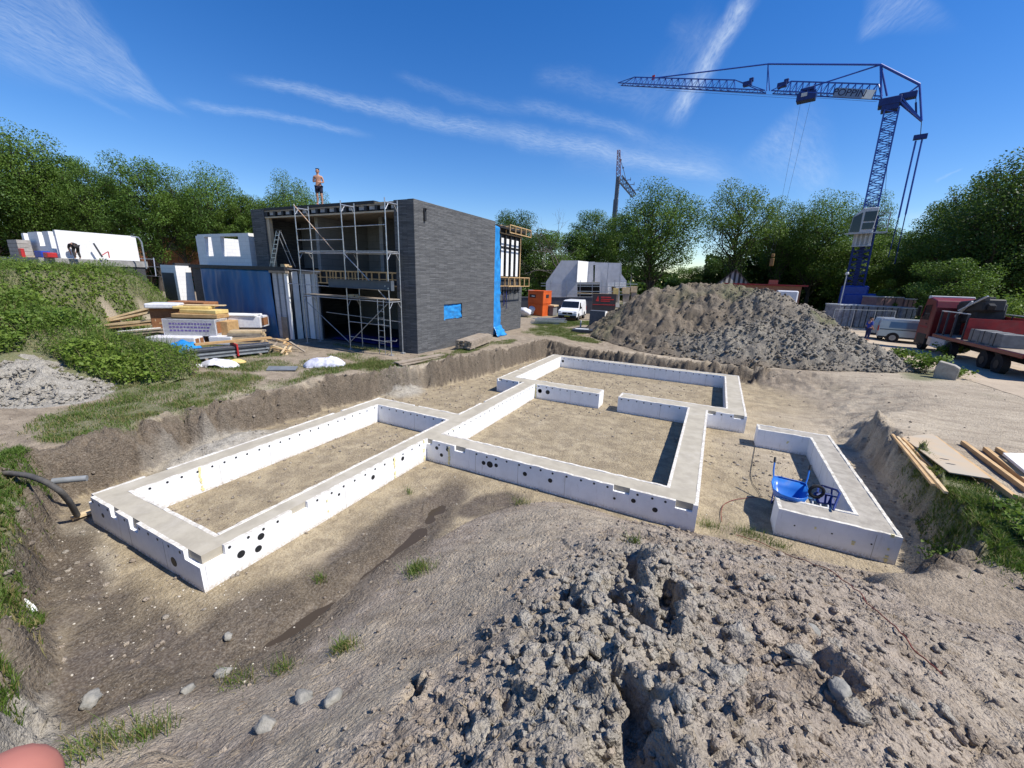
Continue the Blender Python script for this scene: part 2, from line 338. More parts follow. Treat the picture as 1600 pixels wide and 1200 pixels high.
def soil_material(name, heap=False, dark=0):
    t = NT(name); v = t.coord('Object')
    n1 = t.noise(v, .9, 5, .6, .3); n2 = t.noise(v, 7, 5, .7); n3 = t.noise(v, 34, 4, .7); n4 = t.noise(t.mapping(v, (1, 1, .4)), 2.6, 6, .65, .5)
    fl = t.attr('floor')
    soil = t.mix(t.ramp(n4, .3, .7), (.265, .215, .168), (.43, .36, .29)) if heap else t.mix(t.ramp(n4, .3, .7), (.21, .165, .115), (.36, .29, .21))
    if heap and not dark: soil = t.mix(t.math('MULTIPLY', t.ramp(t.noise(v, 1.6, 6, .7, .4), .50, .68), .75), soil, (.185, .138, .098))
    if dark: soil = t.mix(t.ramp(n4, .3, .7), (.115, .088, .060), (.215, .170, .120))
    soil = t.mix(t.math('MULTIPLY', t.ramp(t.noise(t.mapping(v, (.7, 2.2, 1), (0, 0, .25)), 1.1, 6, .7, .6), .48, .66), .65), soil, (.135, .10, .068))
    tan = t.mix(t.ramp(n1, .3, .7), (.29, .228, .135), (.42, .34, .215)); tan = t.mix(t.math('MULTIPLY', t.ramp(n4, .4, .62), .8), tan, (.20, .155, .095)); tan = t.mix(t.math('MULTIPLY', t.ramp(n2, .5, .7), .5), tan, (.44, .37, .26))
    c = t.mix(fl, soil, tan)
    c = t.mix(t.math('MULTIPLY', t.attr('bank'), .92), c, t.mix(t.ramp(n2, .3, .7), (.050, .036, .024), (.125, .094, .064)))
    sd_ = t.mix(t.ramp(n2, .35, .7), (.50, .425, .315), (.39, .32, .23)); sd_ = t.mix(t.math('MULTIPLY', t.ramp(t.noise(t.mapping(v, (.6, 2.6, 1), (0, 0, .2)), 1.3, 6, .72, .5), .46, .64), .7), sd_, (.24, .19, .135)); c = t.mix(t.attr('sand'), c, sd_)
    c = t.mix(t.attr('clay'), c, t.mix(t.ramp(n2, .3, .7), *(((.155, .148, .13), (.33, .31, .265)) if dark else ((.25, .236, .205), (.45, .42, .36)))))
    c = t.mix(t.attr('mud'), c, t.mix(t.ramp(n2, .3, .7), (.05, .036, .023), (.10, .075, .048)))
    c = t.mix(t.math('MULTIPLY', t.attr('grass'), .85), c, t.mix(t.ramp(n2, .3, .7), (.055, .095, .02), (.13, .13, .045)))
    c = t.mix(t.math('MULTIPLY', t.ramp(n3, .35, .75), .35), c, (.42, .37, .30)); c = t.mix(t.math('MULTIPLY', t.ramp(n3, .55, .25), .45), c, (.11, .085, .06))
    # pale crumbs and dark specks
    vo = t.voro(v, 30); sp = t.math('MULTIPLY', t.ramp(vo.outputs['Distance'], .16, .09), t.ramp(t.noise(v, 11, 2), .55, .66)); c = t.mix(t.math('MULTIPLY', sp, .75), c, (.62, .57, .48))
    t.color(c); wet = t.math('MULTIPLY', t.attr('mud'), t.ramp(n1, .42, .6)); r = t.N('ShaderNodeMapRange'); t.L(wet, r.inputs[0]); r.inputs[3].default_value = .95; r.inputs[4].default_value = .22
    t.rough(r.outputs[0])
    v1 = t.voro(t.mapping(v, (1, 1, 1)), 19); v2 = t.voro(v, 55); cr = t.math('ADD', t.math('MULTIPLY', t.math('SUBTRACT', 1.0, v1.outputs['Distance']), .55), t.math('MULTIPLY', t.math('SUBTRACT', 1.0, v2.outputs['Distance']), .28))
    h = t.math('ADD', t.math('ADD', t.math('MULTIPLY', n3, .6), n2), cr); h = t.math('MULTIPLY', h, t.math('SUBTRACT', 1.0, t.math('MULTIPLY', wet, .9)))
    t.bump(h, .05 if heap else .034, 1.0)
    return t.m
M_soil = soil_material('soil'); M_heap = soil_material('heap_soil', True); M_spoil = soil_material('spoil_soil', True, 1)
def build_ground():
    x, y, F = grid_mesh(gx, gy, None); z, t, d, w = base_ground(x, y)
    m, rgh = mound_full(x, y); inside = (m > z+.04)&(x > 5)
    z = np.where(inside, np.minimum(z, m-.06), z)
    gr, cl, mu, sa = ground_attrs(x, y, z, t, d, w)
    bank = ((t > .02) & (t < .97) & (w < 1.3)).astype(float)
    fl = sstep(.35, .02, t)
    V = np.c_[x, y, z]; me = raw_mesh('ground', V, F, M_soil, smooth=True, attrs=dict(grass=gr, clay=cl, mud=mu, sand=sa, bank=bank, floor=fl))
    o = link_mesh('ground', me); tag(o, 'bare sandy building ground with a dug out pit', None, None, 'structure'); return o
build_ground()
def puddle():
    ys = np.linspace(-5.7, -1.2, 60); V = []
    for k, y in enumerate(ys):
        wd = .75*min(1, k/4+.05, (59-k)/4+.05); c = 5.6+.15*math.sin(y*1.3)
        for q in np.linspace(-1, 1, 7): V.append((c+q*wd, y, -.112))
    V = np.array(V); i = np.arange(len(V)).reshape(60, 7); F = np.stack([i[:-1, :-1], i[:-1, 1:], i[1:, 1:], i[1:, :-1]], -1).reshape(-1, 4)
    t = NT('muddy_water'); t.color((.060, .044, .025)); t.rough(.10); t.b.inputs['Specular IOR Level'].default_value = .5; t.bump(t.noise(t.coord(), 6, 2), .003, .5)
    tag(link_mesh('puddle', raw_mesh('puddle', V, F, t.m, smooth=True)), 'shallow brown water standing along the foot of the soil heap', None, None, 'structure')
puddle()
# clods: a few faceted lumps, scattered and baked
def lump_variants(n, sub, seed, amp=.35):
    out = []
    for k in range(n):
        bm = bmesh.new(); bmesh.ops.create_icosphere(bm, subdivisions=sub, radius=1)
        V = np.array([v.co[:] for v in bm.verts]); F = np.array([[v.index for v in f.verts] for f in bm.faces]); bm.free()
        rs = np.random.default_rng(seed+k)
        for q in range(9):                                        # cut planes give broken faces
            nrm = unit(rs.normal(size=3)); c = rs.uniform(.55, .9); dd = V@nrm-c; V = V-np.maximum(dd, 0)[:, None]*nrm*.9
        a = fbm(V[:, 0]*1.9+V[:, 2]*1.3+k*5, V[:, 1]*1.9-V[:, 2]*.9, seed+k, 4, .6); V = V*(1+amp*a+.5*amp*fbm(V[:, 0]*5+V[:, 1]*3+k, V[:, 2]*5-V[:, 1]*2, seed+k+50, 3))[:, None]
        V = V*np.array([rs.uniform(.8, 1.25), rs.uniform(.7, 1.1), rs.uniform(.55, .85)]); out.append((V, F))
    return out
def scatter_lumps(name, P, S, variants, mat, attrs, seed, sink=.25, parent=None):
    rs = np.random.default_rng(seed); VV = []; FF = []; b = 0; A = {k: [] for k in attrs}
    pick = rs.integers(0, len(variants), len(P))
    for i in range(len(P)):
        V, F = variants[pick[i]]; q = rs.normal(size=4); q /= np.linalg.norm(q); a, bb, c, d = q
        tilt = rs.uniform(0, 2*math.pi); R = np.array([[math.cos(tilt), -math.sin(tilt), 0], [math.sin(tilt), math.cos(tilt), 0], [0, 0, 1]])
        e = rs.normal(0, .35, 2); Rx = np.array([[1, 0, 0], [0, math.cos(e[0]), -math.sin(e[0])], [0, math.sin(e[0]), math.cos(e[0])]]); 
        W = (V@(R@Rx).T)*S[i]+P[i]+np.array([0, 0, S[i]*(.45-sink)])
        VV.append(W); FF.append(F+b); b += len(V)
        for k in attrs: A[k].append(np.full(len(V), attrs[k][i]))
    V = np.concatenate(VV); F = np.concatenate(FF)
    me = raw_mesh(name, V if parent is None else V-ORG[parent.name], F, mat, smooth=False, attrs={k: np.concatenate(v) for k, v in A.items()})
    return me
def build_mound():
    root = thing('soil_heap', 'rough heap of brown soil and grey clods filling the foreground', 'soil heap', (10.3, -5, 0))
    hx = np.concatenate([np.arange(4.2, 6.8, .04), np.arange(6.8, 13.0, .024), np.arange(13.0, 19.6, .05)]); hy = np.concatenate([np.arange(-14.4, -8.2, .12), np.arange(-8.2, -3, .024), np.arange(-3, 1.4, .032)])
    x, y, F = grid_mesh(hx, hy, None); m, rg = mound_full(x, y); g, t, d, w = base_ground(x, y)
    keep = m > g-.03; Fk = F[keep[F].all(1)]
    used = np.unique(Fk); re = -np.ones(len(x), int); re[used] = np.arange(len(used)); Fk = re[Fk]
    x, y, m, g, t, d, w, rg = (a[used] for a in (x, y, m, g, t, d, w, rg))
    gr, cl, mu, sa = ground_attrs(x, y, m, t, d, w); gr = gr*sstep(.25, 0, m-g)
    cl = np.clip(cl*rg*1.1, 0, 1)
    V = np.c_[x, y, m]-ORG[root.name]
    me = raw_mesh('soil_surface', V, Fk, M_heap, smooth=True, attrs=dict(grass=gr, clay=cl, mud=mu*sstep(.2, 0, m-g), sand=np.clip(sa*.3+.80*sstep(.5, .12, rg)*sstep(.05, .4, m-g), 0, 1), bank=np.zeros(len(x)), floor=np.zeros(len(x))))  # sandy smooth soil, paled further in colour to offset the slope's dim light
    link_mesh('soil_surface', me, root)
    rs = np.random.default_rng(5); n = 70000
    px = rs.uniform(5.6, 18, n); py = rs.uniform(-8.4, .6, n); mz, rr = mound_full(px, py); g, t, d, w = base_ground(px, py)
    dcam = np.hypot(px-CAM[0], py-CAM[1]); ok = (mz > g) & (rs.random(n) < rr*rr*(.9-.45*sstep(2, 9, dcam))+.03) & (dcam > .8) & ((px < 14) | (rs.random(n) < .4))
    px, py, mz, rr = px[ok], py[ok], mz[ok], rr[ok]; dcam = dcam[ok]
    S = .008+.046*rs.random(len(px))**3.2*(.5+rr); big = rs.random(len(px)) < .010*rr; S = np.where(big, rs.uniform(.045, .085, len(px)), S); S = S*(.55+.45*sstep(1.0, 3.5, dcam))
    g2, t2, d2, w2 = base_ground(px, py); cl = np.clip(ground_attrs(px, py, mz, t2, d2, w2)[1]*1.1*rr+rs.normal(0, .25, len(px)), 0, 1)
    small = S < .05; z0 = np.zeros(len(px))
    me = scatter_lumps('clods', np.c_[px, py, mz][small], S[small], lump_variants(14, 2, 300, .8), M_heap, dict(clay=cl[small], sand=z0[small]), 9, parent=root)
    o = link_mesh('clods', me, root); o['kind'] = 'stuff'
    bigP = [at_z(x, y, z) for x, y, z in ((975,905,1.75),(1085,865,1.2),(1110,890,1.3),(1010,1010,2.2),(1070,990,1.9),(900,930,1.8),(770,1070,2.2),(1190,945,1.5),(1300,1030,1.7),(1150,1010,2.0),(1330,1110,2.2),(850,1010,2.0),(1040,1120,2.5),(960,1150,2.6),(1410,1120,2.0),(1480,1105,1.9),(820,975,1.7),(1070,1060,2.2),(1130,1075,2.3),(750,1100,2.3),(1240,1060,2.0),(930,1010,2.0),(1090,940,1.6))]
    bs = rs.uniform(.05, .115, len(bigP)); B = np.array(bigP); B[:, 2] = mound_full(B[:, 0], B[:, 1])[0]
    P = np.concatenate([np.c_[px, py, mz][~small], B]); SS = np.concatenate([S[~small], bs]); CC = np.concatenate([cl[~small], rs.uniform(.5, .95, len(bs))])
    me = scatter_lumps('large_clods', P, SS, lump_variants(12, 3, 400, .75), M_heap, dict(clay=CC, sand=CC*0), 10, sink=.3, parent=root)
    o = link_mesh('large_clods', me, root); o['kind'] = 'stuff'
build_mound()
def straw():
    rs = np.random.default_rng(52); n = 1500; px = rs.uniform(5.8, 15, n); py = rs.uniform(-8, 0, n); k = mound_full(px, py)[0] > base_ground(px, py)[0]; px, py = px[k], py[k]; n = len(px); a = rs.uniform(0, 6.28, n); L = rs.uniform(.012, .06, n); ex, ey = np.cos(a)*L, np.sin(a)*L
    z0 = mound_full(px-ex, py-ey)[0]+.008; z1 = mound_full(px+ex, py+ey)[0]+.010; nx, ny = -np.sin(a)*.0022, np.cos(a)*.0022
    V = np.stack([np.c_[px-ex-nx, py-ey-ny, z0], np.c_[px+ex-nx, py+ey-ny, z1], np.c_[px+ex+nx, py+ey+ny, z1+.002], np.c_[px-ex+nx, py-ey+ny, z0+.002]], 1).reshape(-1, 3)
    tag(link_mesh('straw', raw_mesh('straw', V, np.arange(4*n).reshape(n, 4), pm('straw_bits', (.20, .14, .085), .8, (.38, .30, .18), 3))), 'bits of straw and root lying on the soil heap', 'straw', None, 'stuff')
straw()
# ------------------------------------------------------------------ sun, sky, cirrus
SUN = unit((.41, .06, .565)); EL = math.asin(SUN[2]); AZ = math.atan2(SUN[0], SUN[1])
sd = bpy.data.lights.new('sun', 'SUN'); so = bpy.data.objects.new('sun', sd); COL.objects.link(so)
sd.energy = 5.0; sd.angle = math.radians(.53); sd.color = (1, .955, .88); so.rotation_euler = Vector(SUN).to_track_quat('Z', 'Y').to_euler(); so.location = (40, 6, 60)
W = bpy.data.worlds.new('World'); SC.world = W; W.use_nodes = True; wt = W.node_tree; wn = wt.nodes; wl = wt.links
bg = wn['Background']; sky = wn.new('ShaderNodeTexSky'); sky.sky_type = 'NISHITA'; sky.sun_disc = False; sky.sun_elevation = EL; sky.sun_rotation = AZ; sky.altitude = 20; sky.air_density = 1.0; sky.dust_density = .08; sky.ozone_density = 3.0
bg.inputs['Strength'].default_value = .118
hs = wn.new('ShaderNodeHueSaturation'); hs.inputs['Saturation'].default_value = 1.37; hs.inputs['Hue'].default_value = .512; wl.new(sky.outputs[0], hs.inputs['Color'])
tc = wn.new('ShaderNodeTexCoord'); D = tc.outputs['Generated']
def wm(op, a, b=None, clamp=False):
    n = wn.new('ShaderNodeMath'); n.operation = op; n.use_clamp = clamp
    for i, v in enumerate((a, b)):
        if v is None: continue
        if isinstance(v, (int, float)): n.inputs[i].default_value = v
        else: wl.new(v, n.inputs[i])
    return n.outputs[0]
def wdot(v):
    n = wn.new('ShaderNodeVectorMath'); n.operation = 'DOT_PRODUCT'; wl.new(D, n.inputs[0]); n.inputs[1].default_value = tuple(v); return n.outputs['Value']
def wmr(x, a, b, c=0., d=1.):
    n = wn.new('ShaderNodeMapRange'); n.interpolation_type = 'SMOOTHSTEP'; wl.new(x, n.inputs[0])
    for i, v in enumerate((a, b, c, d)): n.inputs[i+1].default_value = v
    return n.outputs[0]
def wnoise(vec, scale, detail=5, rough=.6):
    n = wn.new('ShaderNodeTexNoise'); wl.new(vec, n.inputs['Vector']); n.inputs['Scale'].default_value = scale; n.inputs['Detail'].default_value = detail; n.inputs['Roughness'].default_value = rough; return n.outputs['Fac']
warp = wnoise(D, 6, 7)
# streaks: (photo ends A, B), half widths (photo px) at A and B, opacity, fibre stretch, softness of ends
STREAKS = [((-60,-10),(300,186),42,3,.36,7),((30,-60),(250,150),18,4,.30,6),((270,158),(590,215),5,4,.30,8),((-20,68),(220,192),7,3,.13,6),((360,124),(830,216),6,13,.40,7),((760,203),(1170,282),14,9,.40,7),
           ((610,118),(830,175),6,9,.13,5),((800,158),(1020,214),9,7,.22,6),((1182,-20),(1040,200),11,15,.72,2.2),((1130,20),(985,190),26,26,.12,2.5),((1200,195),(1300,305),40,14,.26,3),((1440,-30),(1340,70),42,5,.30,5),((830,112),(1030,160),12,14,.14,4),((960,200),(1150,270),10,20,.12,4),((1415,337),(1480,320),9,6,.24,3),((1458,276),(1505,258),1.5,1,.22,3),((870,235),(1180,275),26,22,.12,5),((1040,40),(1110,80),10,14,.08,3)]
total = None
for (A, B, wa, wb, op, st) in STREAKS:
    a = unit(ray(*A)); b = unit(ray(*B)); nrm = unit(np.cross(a, b)); t = unit(b-a); t = unit(t-nrm*np.dot(t, nrm)); c0 = float(np.dot(a, t)); c1 = float(np.dot(b, t))
    s_ = wm('DIVIDE', wm('SUBTRACT', wdot(t), c0), c1-c0)
    k = 1/FPX*.8
    q = wm('ADD', wdot(nrm), wm('MULTIPLY', wm('SUBTRACT', warp, .5), .05))
    cmb = wn.new('ShaderNodeCombineXYZ'); wl.new(wm('MULTIPLY', s_, (c1-c0)*12), cmb.inputs[0]); wl.new(wm('MULTIPLY', q, 12*st), cmb.inputs[1])
    fib = wnoise(cmb.outputs[0], 4.2, 10, .66)
    wid = wmr(s_, 0, 1, wa*k, wb*k)
    ac = wm('DIVIDE', wm('ABSOLUTE', q), wid)
    m = wm('MULTIPLY', wmr(ac, 1.9, -.3), wm('MULTIPLY', wmr(s_, -.02, .16), wmr(s_, 1.02, .75)))
    m = wm('MULTIPLY', m, wmr(fib, .05, .95)); front = wmr(wdot(unit(a+b)), 0, .2)
    m = wm('MULTIPLY', wm('MULTIPLY', m, op), front)
    total = m if total is None else wm('ADD', total, wm('MULTIPLY', m, wm('SUBTRACT', 1.0, total)))
mx = wn.new('ShaderNodeMix'); mx.data_type = 'RGBA'; wl.new(total, mx.inputs[0]); wl.new(hs.outputs[0], mx.inputs[6]); mx.inputs[7].default_value = (5.6, 6.4, 7.2, 1)
wl.new(mx.outputs[2], bg.inputs['Color'])
SC.view_settings.view_transform = 'Standard'; SC.view_settings.look = 'None'; SC.view_settings.exposure = .40; SC.view_settings.gamma = 1
SC.render.engine = 'CYCLES'; SC.cycles.use_denoising = True; SC.cycles.max_bounces = 6; SC.cycles.transparent_max_bounces = 12
# ------------------------------------------------------------------ foundations
def foam_mat():
    t = NT('white_foam'); v = t.coord(); g = t.N('ShaderNodeNewGeometry').outputs['Position']; sx = t.N('ShaderNodeSeparateXYZ'); t.L(g, sx.inputs[0])
    n = t.noise(v, 3, 6, .65); n2 = t.noise(v, 22, 4, .7)
    c = t.mix(t.ramp(n, .35, .7), (.85, .85, .845), (.77, .77, .765))
    splash = t.math('MULTIPLY', t.ramp(sx.outputs[2], .13, -.01), t.ramp(n2, .35, .62)); c = t.mix(t.math('MULTIPLY', splash, .8), c, (.42, .36, .27))
    st = t.math('MULTIPLY', t.ramp(t.noise(t.mapping(v, (3, 3, .5)), 3.5, 5, .7), .56, .76), .6); c = t.mix(st, c, (.50, .47, .42))
    t.color(c); t.rough(.65); t.bump(t.voro(v, 140).outputs['Distance'], .003, .5); return t.m
M_foam = foam_mat()
M_foamtop = pm('foam_top', (.72, .69, .63), .8, (.50, .46, .39), 14, .006, dirt=(.40, .36, .30), dirt_amt=.6)
M_conc = pm('raw_concrete', (.41, .37, .29), .85, (.34, .305, .24), 3, .004, dirt=(.50, .46, .39), dirt_amt=.45)
M_conc2 = pm('rough_concrete', (.37, .34, .285), .9, (.28, .255, .215), 5, .015, dirt=(.46, .42, .36), dirt_amt=.5)
M_cap = pm('dark_plastic', (.018, .02, .024), .5)
M_pu = pm('yellow_foam', (.80, .70, .32), .8, (.70, .62, .35), 20)
TF = .065
def foundation(root, rects, h, conc, notches, dots, seams, sleeves, hcore=None, topm=None):
    cs = lambda k: sorted({round(v+e, 4) for r in rects for v in r[k] for e in (-TF, 0, TF)})
    xs = cs(0); ys = cs(1)
    ins = lambda x, y: any(r[0][0] < x < r[0][1] and r[1][0] < y < r[1][1] for r in rects)
    core = lambda x, y: all(ins(x+a, y+b) for a in (-TF*.98, 0, TF*.98) for b in (-TF*.98, 0, TF*.98))
    nx, ny = len(xs)-1, len(ys)-1; mid = lambda a, i: (a[i]+a[i+1])/2
    C = [[core(mid(xs, i), mid(ys, j)) for j in range(ny)] for i in range(nx)]; Un = [[ins(mid(xs, i), mid(ys, j)) for j in range(ny)] for i in range(nx)]
    g = lambda A, i, j: A[i][j] if 0 <= i < nx and 0 <= j < ny else False
    hc = h-.008 if hcore is None else hcore
    m = MB()
    for i in range(nx):
        for j in range(ny):
            if not C[i][j]: continue
            x0, x1, y0, y1 = xs[i], xs[i+1], ys[j], ys[j+1]
            m.add([(x0,y0,hc),(x1,y0,hc),(x1,y1,hc),(x0,y1,hc)], [(0,1,2,3)])
            for di, dj, a, b in ((-1,0,(x0,y1),(x0,y0)),(1,0,(x1,y0),(x1,y1)),(0,-1,(x0,y0),(x1,y0)),(0,1,(x1,y1),(x0,y1))):
                if not g(C, i+di, j+dj): m.add([(*a,-.05),(*b,-.05),(*b,hc),(*a,hc)], [(0,1,2,3)])
    m.build('concrete_core', conc, root)
    # boundary runs
    runs = []
    for dj in (-1, 1):
        for j in range(ny):
            i = 0
            while i < nx:
                if Un[i][j] and not g(Un, i, j+dj):
                    k = i
                    while k < nx and Un[k][j] and not g(Un, k, j+dj): k += 1
                    runs.append(('x', ys[j] if dj < 0 else ys[j+1], xs[i], xs[k], dj, g(Un, i-1, j) and g(Un, i-1, j+dj), g(Un, k, j) and g(Un, k, j+dj))); i = k
                else: i += 1
    for di in (-1, 1):
        for i in range(nx):
            j = 0
            while j < ny:
                if Un[i][j] and not g(Un, i+di, j):
                    k = j
                    while k < ny and Un[i][k] and not g(Un, i+di, k): k += 1
                    runs.append(('y', xs[i] if di < 0 else xs[i+1], ys[j], ys[k], di, g(Un, i, j-1) and g(Un, i+di, j-1), g(Un, i, k) and g(Un, i+di, k))); j = k
                else: j += 1
    for ax, c, s0, s1, sg, v0, v1 in runs:            # v0/v1: the end is a re-entrant corner
        a0, a1 = s0, s1
        if ax == 'x':
            if v0: a0 -= TF
            if v1: a1 += TF
        else:
            if not v0: a0 += TF
            if not v1: a1 -= TF
        nt = sorted([(max(p, a0+.001), min(q, a1-.001), z) for (A, cc, p, q, z) in notches if A == ax and abs(cc-c) < .03 and q > a0 and p < a1])
        rs = random.Random(int(c*100)+int(s0*37)+sg)
        prof = [(a0, -.06)]; z = h; cur = a0; pts = []
        def top(p, q):
            k = max(1, int((q-p)/.13))
            for i in range(k+1): pts.append((p+(q-p)*i/k, h+rs.uniform(-.011, .007)))
        for p, q, zz in nt:
            if p > cur+.01: top(cur, p)
            pts.append((p+.004, zz)); pts.append((q-.004, zz)); cur = q
        if cur < a1-.01: top(cur, a1)
        poly = [(a0, -.06)]+pts+[(a1, -.06)]
        m = MB(); t0, t1 = (c, c+TF) if sg < 0 else (c-TF, c)
        n0 = len(poly)
        m.prism(poly, 1 if ax == 'x' else 0, t0, t1)
        for f in range(len(m.F)):                         # lip on top is dirtier than the faces
            vz = [m.V[i][2] for i in m.F[f]]
            if len(m.F[f]) == 4 and min(vz) > h-.02: m.M[f] = 2
        nr = np.array((0, sg, 0)) if ax == 'x' else np.array((sg, 0, 0))
        P = lambda s, z, off=0: (np.array((s, c, z)) if ax == 'x' else np.array((c, s, z)))+nr*off
        blocked = lambda s: any(p-.05 < s < q+.05 for p, q, _ in nt)
        if dots and s1-s0 > .5:
            s = s0+rs.uniform(.12, .25)
            while s < s1-.08:
                if not blocked(s): m.disc(P(s, h-.075+rs.uniform(-.008, .008), -.004), nr, .026, 9, 1, .007)
                s += rs.choice((.30, .30, .34, .26))
            s = s0+rs.uniform(.3, .6)
        for (A, cc, s, z, r) in sleeves:
            if A == ax and abs(cc-c) < .03 and s0 < s < s1: m.disc(P(s, z, -.004), nr, r, 14, 1, .009)
        # panel joints: fine dark line, some filled with yellow expanding foam
        js = [s0+k*1.2+.35 for k in range(1, int((s1-s0)/1.2)+1) if s0+k*1.2+.35 < s1-.2]
        if js:
            for s in js:
                if not blocked(s): m.obox(P(s, h/2-.03, .0005), (np.array((.004, 0, 0)) if ax == 'x' else np.array((0, .004, 0))), nr*.0015, (0, 0, h/2-.03), 3)
        for (A, cc, s, amt) in seams:
            if A == ax and abs(cc-c) < .03 and s0 < s < s1:
                zz = h-.01
                while zz > .03:
                    if rs.random() < amt: m.obox(P(s+rs.uniform(-.012, .012), zz, .004), np.array((rs.uniform(.012, .03), 0, 0)) if ax == 'x' else np.array((0, rs.uniform(.012, .03), 0)), nr*rs.uniform(.006, .014), (0, 0, rs.uniform(.012, .03)), 4)
                    zz -= rs.uniform(.02, .045)
        m.build('foam_panel', [M_foam, M_cap, topm or M_foamtop, pm('joint_line', (.45, .42, .36), .9), M_pu], root)
H = .6
F1 = thing('foundation', 'large foundation of joined rectangles in white foam formwork filled with concrete', 'foundation', (3.4, 0, 0))
R1 = [((0,.56),(-5.49,2.19)),((0,3.81),(-5.49,-4.99)),((3.37,3.81),(-5.49,.3)),((0,3.9),(1.54,2.19)),((3.37,3.98),(0,7.7)),((3.37,10.54),(0,.58)),((9.89,10.54),(0,7.7)),
      ((2.15,6.7),(7.0,7.7)),((7.43,11.74),(7.0,7.7)),((2.15,2.77),(7.0,13.94)),((2.15,11.74),(13.47,13.94)),((11.11,11.74),(7.0,13.94))]
NOT = [('y',3.81,-5.49,-5.12,.44),('x',-5.49,3.38,3.82,.44),('x',-5.49,-.01,.16,.45),('x',-5.49,.92,1.15,.42),('x',-5.49,1.62,1.9,.40),('y',3.81,-3.95,-3.62,.47),('x',0,3.8,4.0,.47),('x',0,4.72,5.05,.47),('x',0,8.85,9.2,.47),('x',0,10.12,10.45,.44),
       ('x',7.0,10.55,10.8,.48),('x',7.0,11.35,11.66,.47),('x',7.0,2.2,2.4,.5),('x',7.0,3.2,3.37,.5),('y',0,-4.6,-4.2,.5),('y',0,.2,.5,.52),('x',2.19,1.6,1.8,.5),('y',3.37,3.6,3.8,.5),('y',2.15,9,9.2,.5)]
SLV = [('y',3.81,-4.55,.42,.06),('y',3.81,-4.62,.22,.06),('y',3.81,-4.9,.30,.065),('y',3.81,-1.95,.36,.055),('y',3.81,-2.9,.40,.03),('y',3.81,-.95,.42,.055),('x',-5.49,3.0,.25,.085),('x',-5.49,.55,.33,.045),('x',0,4.15,.42,.05),('x',0,4.3,.25,.05),('x',0,4.5,.45,.05),('x',0,5.6,.34,.055),('x',0,5.78,.34,.085),('x',0,5.96,.36,.05),('x',0,6.75,.33,.055),('x',0,7.4,.33,.055),('x',0,8.9,.30,.03),('x',0,9.3,.36,.05),('x',0,9.75,.28,.055),
       ('x',6.99,4.2,.34,.09),('x',7.0,4.2,.34,.09),('x',7.0,4.55,.34,.09),('x',13.47,2.9,.36,.07)]
SEAM = [('y',.56,-3.85,.9),('y',3.81,-3.2,.25),('y',3.81,-1.25,.6),('x',0,4.55,.8),('y',3.98,1.0,.4),('y',3.98,.62,.3),('x',7.0,4.02,.6),('y',3.81,-.12,.5)]
foundation(F1, R1, H, M_conc, NOT, True, SEAM, SLV)
F2 = thing('foundation', 'separate U shaped grey concrete foundation with rough top beside the right bank', 'foundation', (13, 3.5, 0))
M_foamtop2 = pm('crumbled_foam_top', (.66, .63, .56), .9, (.40, .37, .31), 10, .012, dirt=(.80, .77, .68), dirt_amt=.7)
foundation(F2, [((11.99,13.9),(.76,1.35)),((13.32,13.9),(.76,6.44)),((11.99,13.9),(5.87,6.44))], .575, M_conc2, [], False, [('x',.76,12.62,.12),('x',.76,13.25,.35),('x',.76,13.75,.3),('x',5.87,12.8,.15)], [('x',.76,12.3,.3,.015),('x',.76,12.9,.32,.015),('x',.76,13.5,.3,.015)], hcore=.56, topm=M_foamtop2)
# ------------------------------------------------------------------ the grey house
def brick_mat(name, cols, w=.5, h=.075, mort=(.03, .03, .03), rough=.8, ms=.006, bump=.012):
    t = NT(name); g = t.N('ShaderNodeNewGeometry').outputs['Position']; s = t.N('ShaderNodeSeparateXYZ'); t.L(g, s.inputs[0])
    c = t.N('ShaderNodeCombineXYZ'); t.L(t.math('ADD', s.outputs[0], s.outputs[1]), c.inputs[0]); t.L(s.outputs[2], c.inputs[1])
    b = t.N('ShaderNodeTexBrick'); t.L(c.outputs[0], b.inputs['Vector']); b.inputs['Scale'].default_value = 1; b.inputs['Brick Width'].default_value = w; b.inputs['Row Height'].default_value = h
    b.inputs['Mortar Size'].default_value = ms; b.inputs['Mortar'].default_value = (*mort, 1); b.inputs['Color1'].default_value = (0, 0, 0, 1); b.inputs['Color2'].default_value = (1, 1, 1, 1); b.inputs['Bias'].default_value = 0; b.offset_frequency = 2; b.offset = .37
    sx = t.N('ShaderNodeSeparateColor'); t.L(b.outputs['Color'], sx.inputs[0])
    n = t.noise(t.mapping(c.outputs[0], (.55, 3.2, 1)), 3.5, 5, .7); n2 = t.noise(c.outputs[0], 1.1, 4, .6)
    f = t.math('ADD', t.math('MULTIPLY', sx.outputs[0], .55), t.math('MULTIPLY', t.ramp(n, .3, .7), .45))
    col = t.mix(f, cols[0], cols[1]); col = t.mix(t.math('MULTIPLY', t.ramp(n2, .4, .7), .35), col, cols[2]); col = t.mix(b.outputs['Fac'], col, mort)
    t.color(col); t.rough(rough); t.bump(t.math('SUBTRACT', t.math('MULTIPLY', sx.outputs[0], .5), b.outputs['Fac']), bump, .8); MATS[name] = t.m; return t.m
M_gbrick = brick_mat('grey_brick', ((.060, .062, .067), (.175, .177, .18), (.112, .114, .118)), .75, .060)
M_block = brick_mat('white_block', ((.72, .71, .70), (.80, .79, .77), (.66, .65, .64)), .6, .25, (.55, .54, .52), .85, .006, .003)
M_gblock2i = brick_mat('shaded_block', ((.20, .205, .21), (.26, .265, .27), (.18, .185, .19)), .9, .4, (.14, .14, .145), .85, .008, .003)  # grey block darkened in its colour for the shade of the open rooms
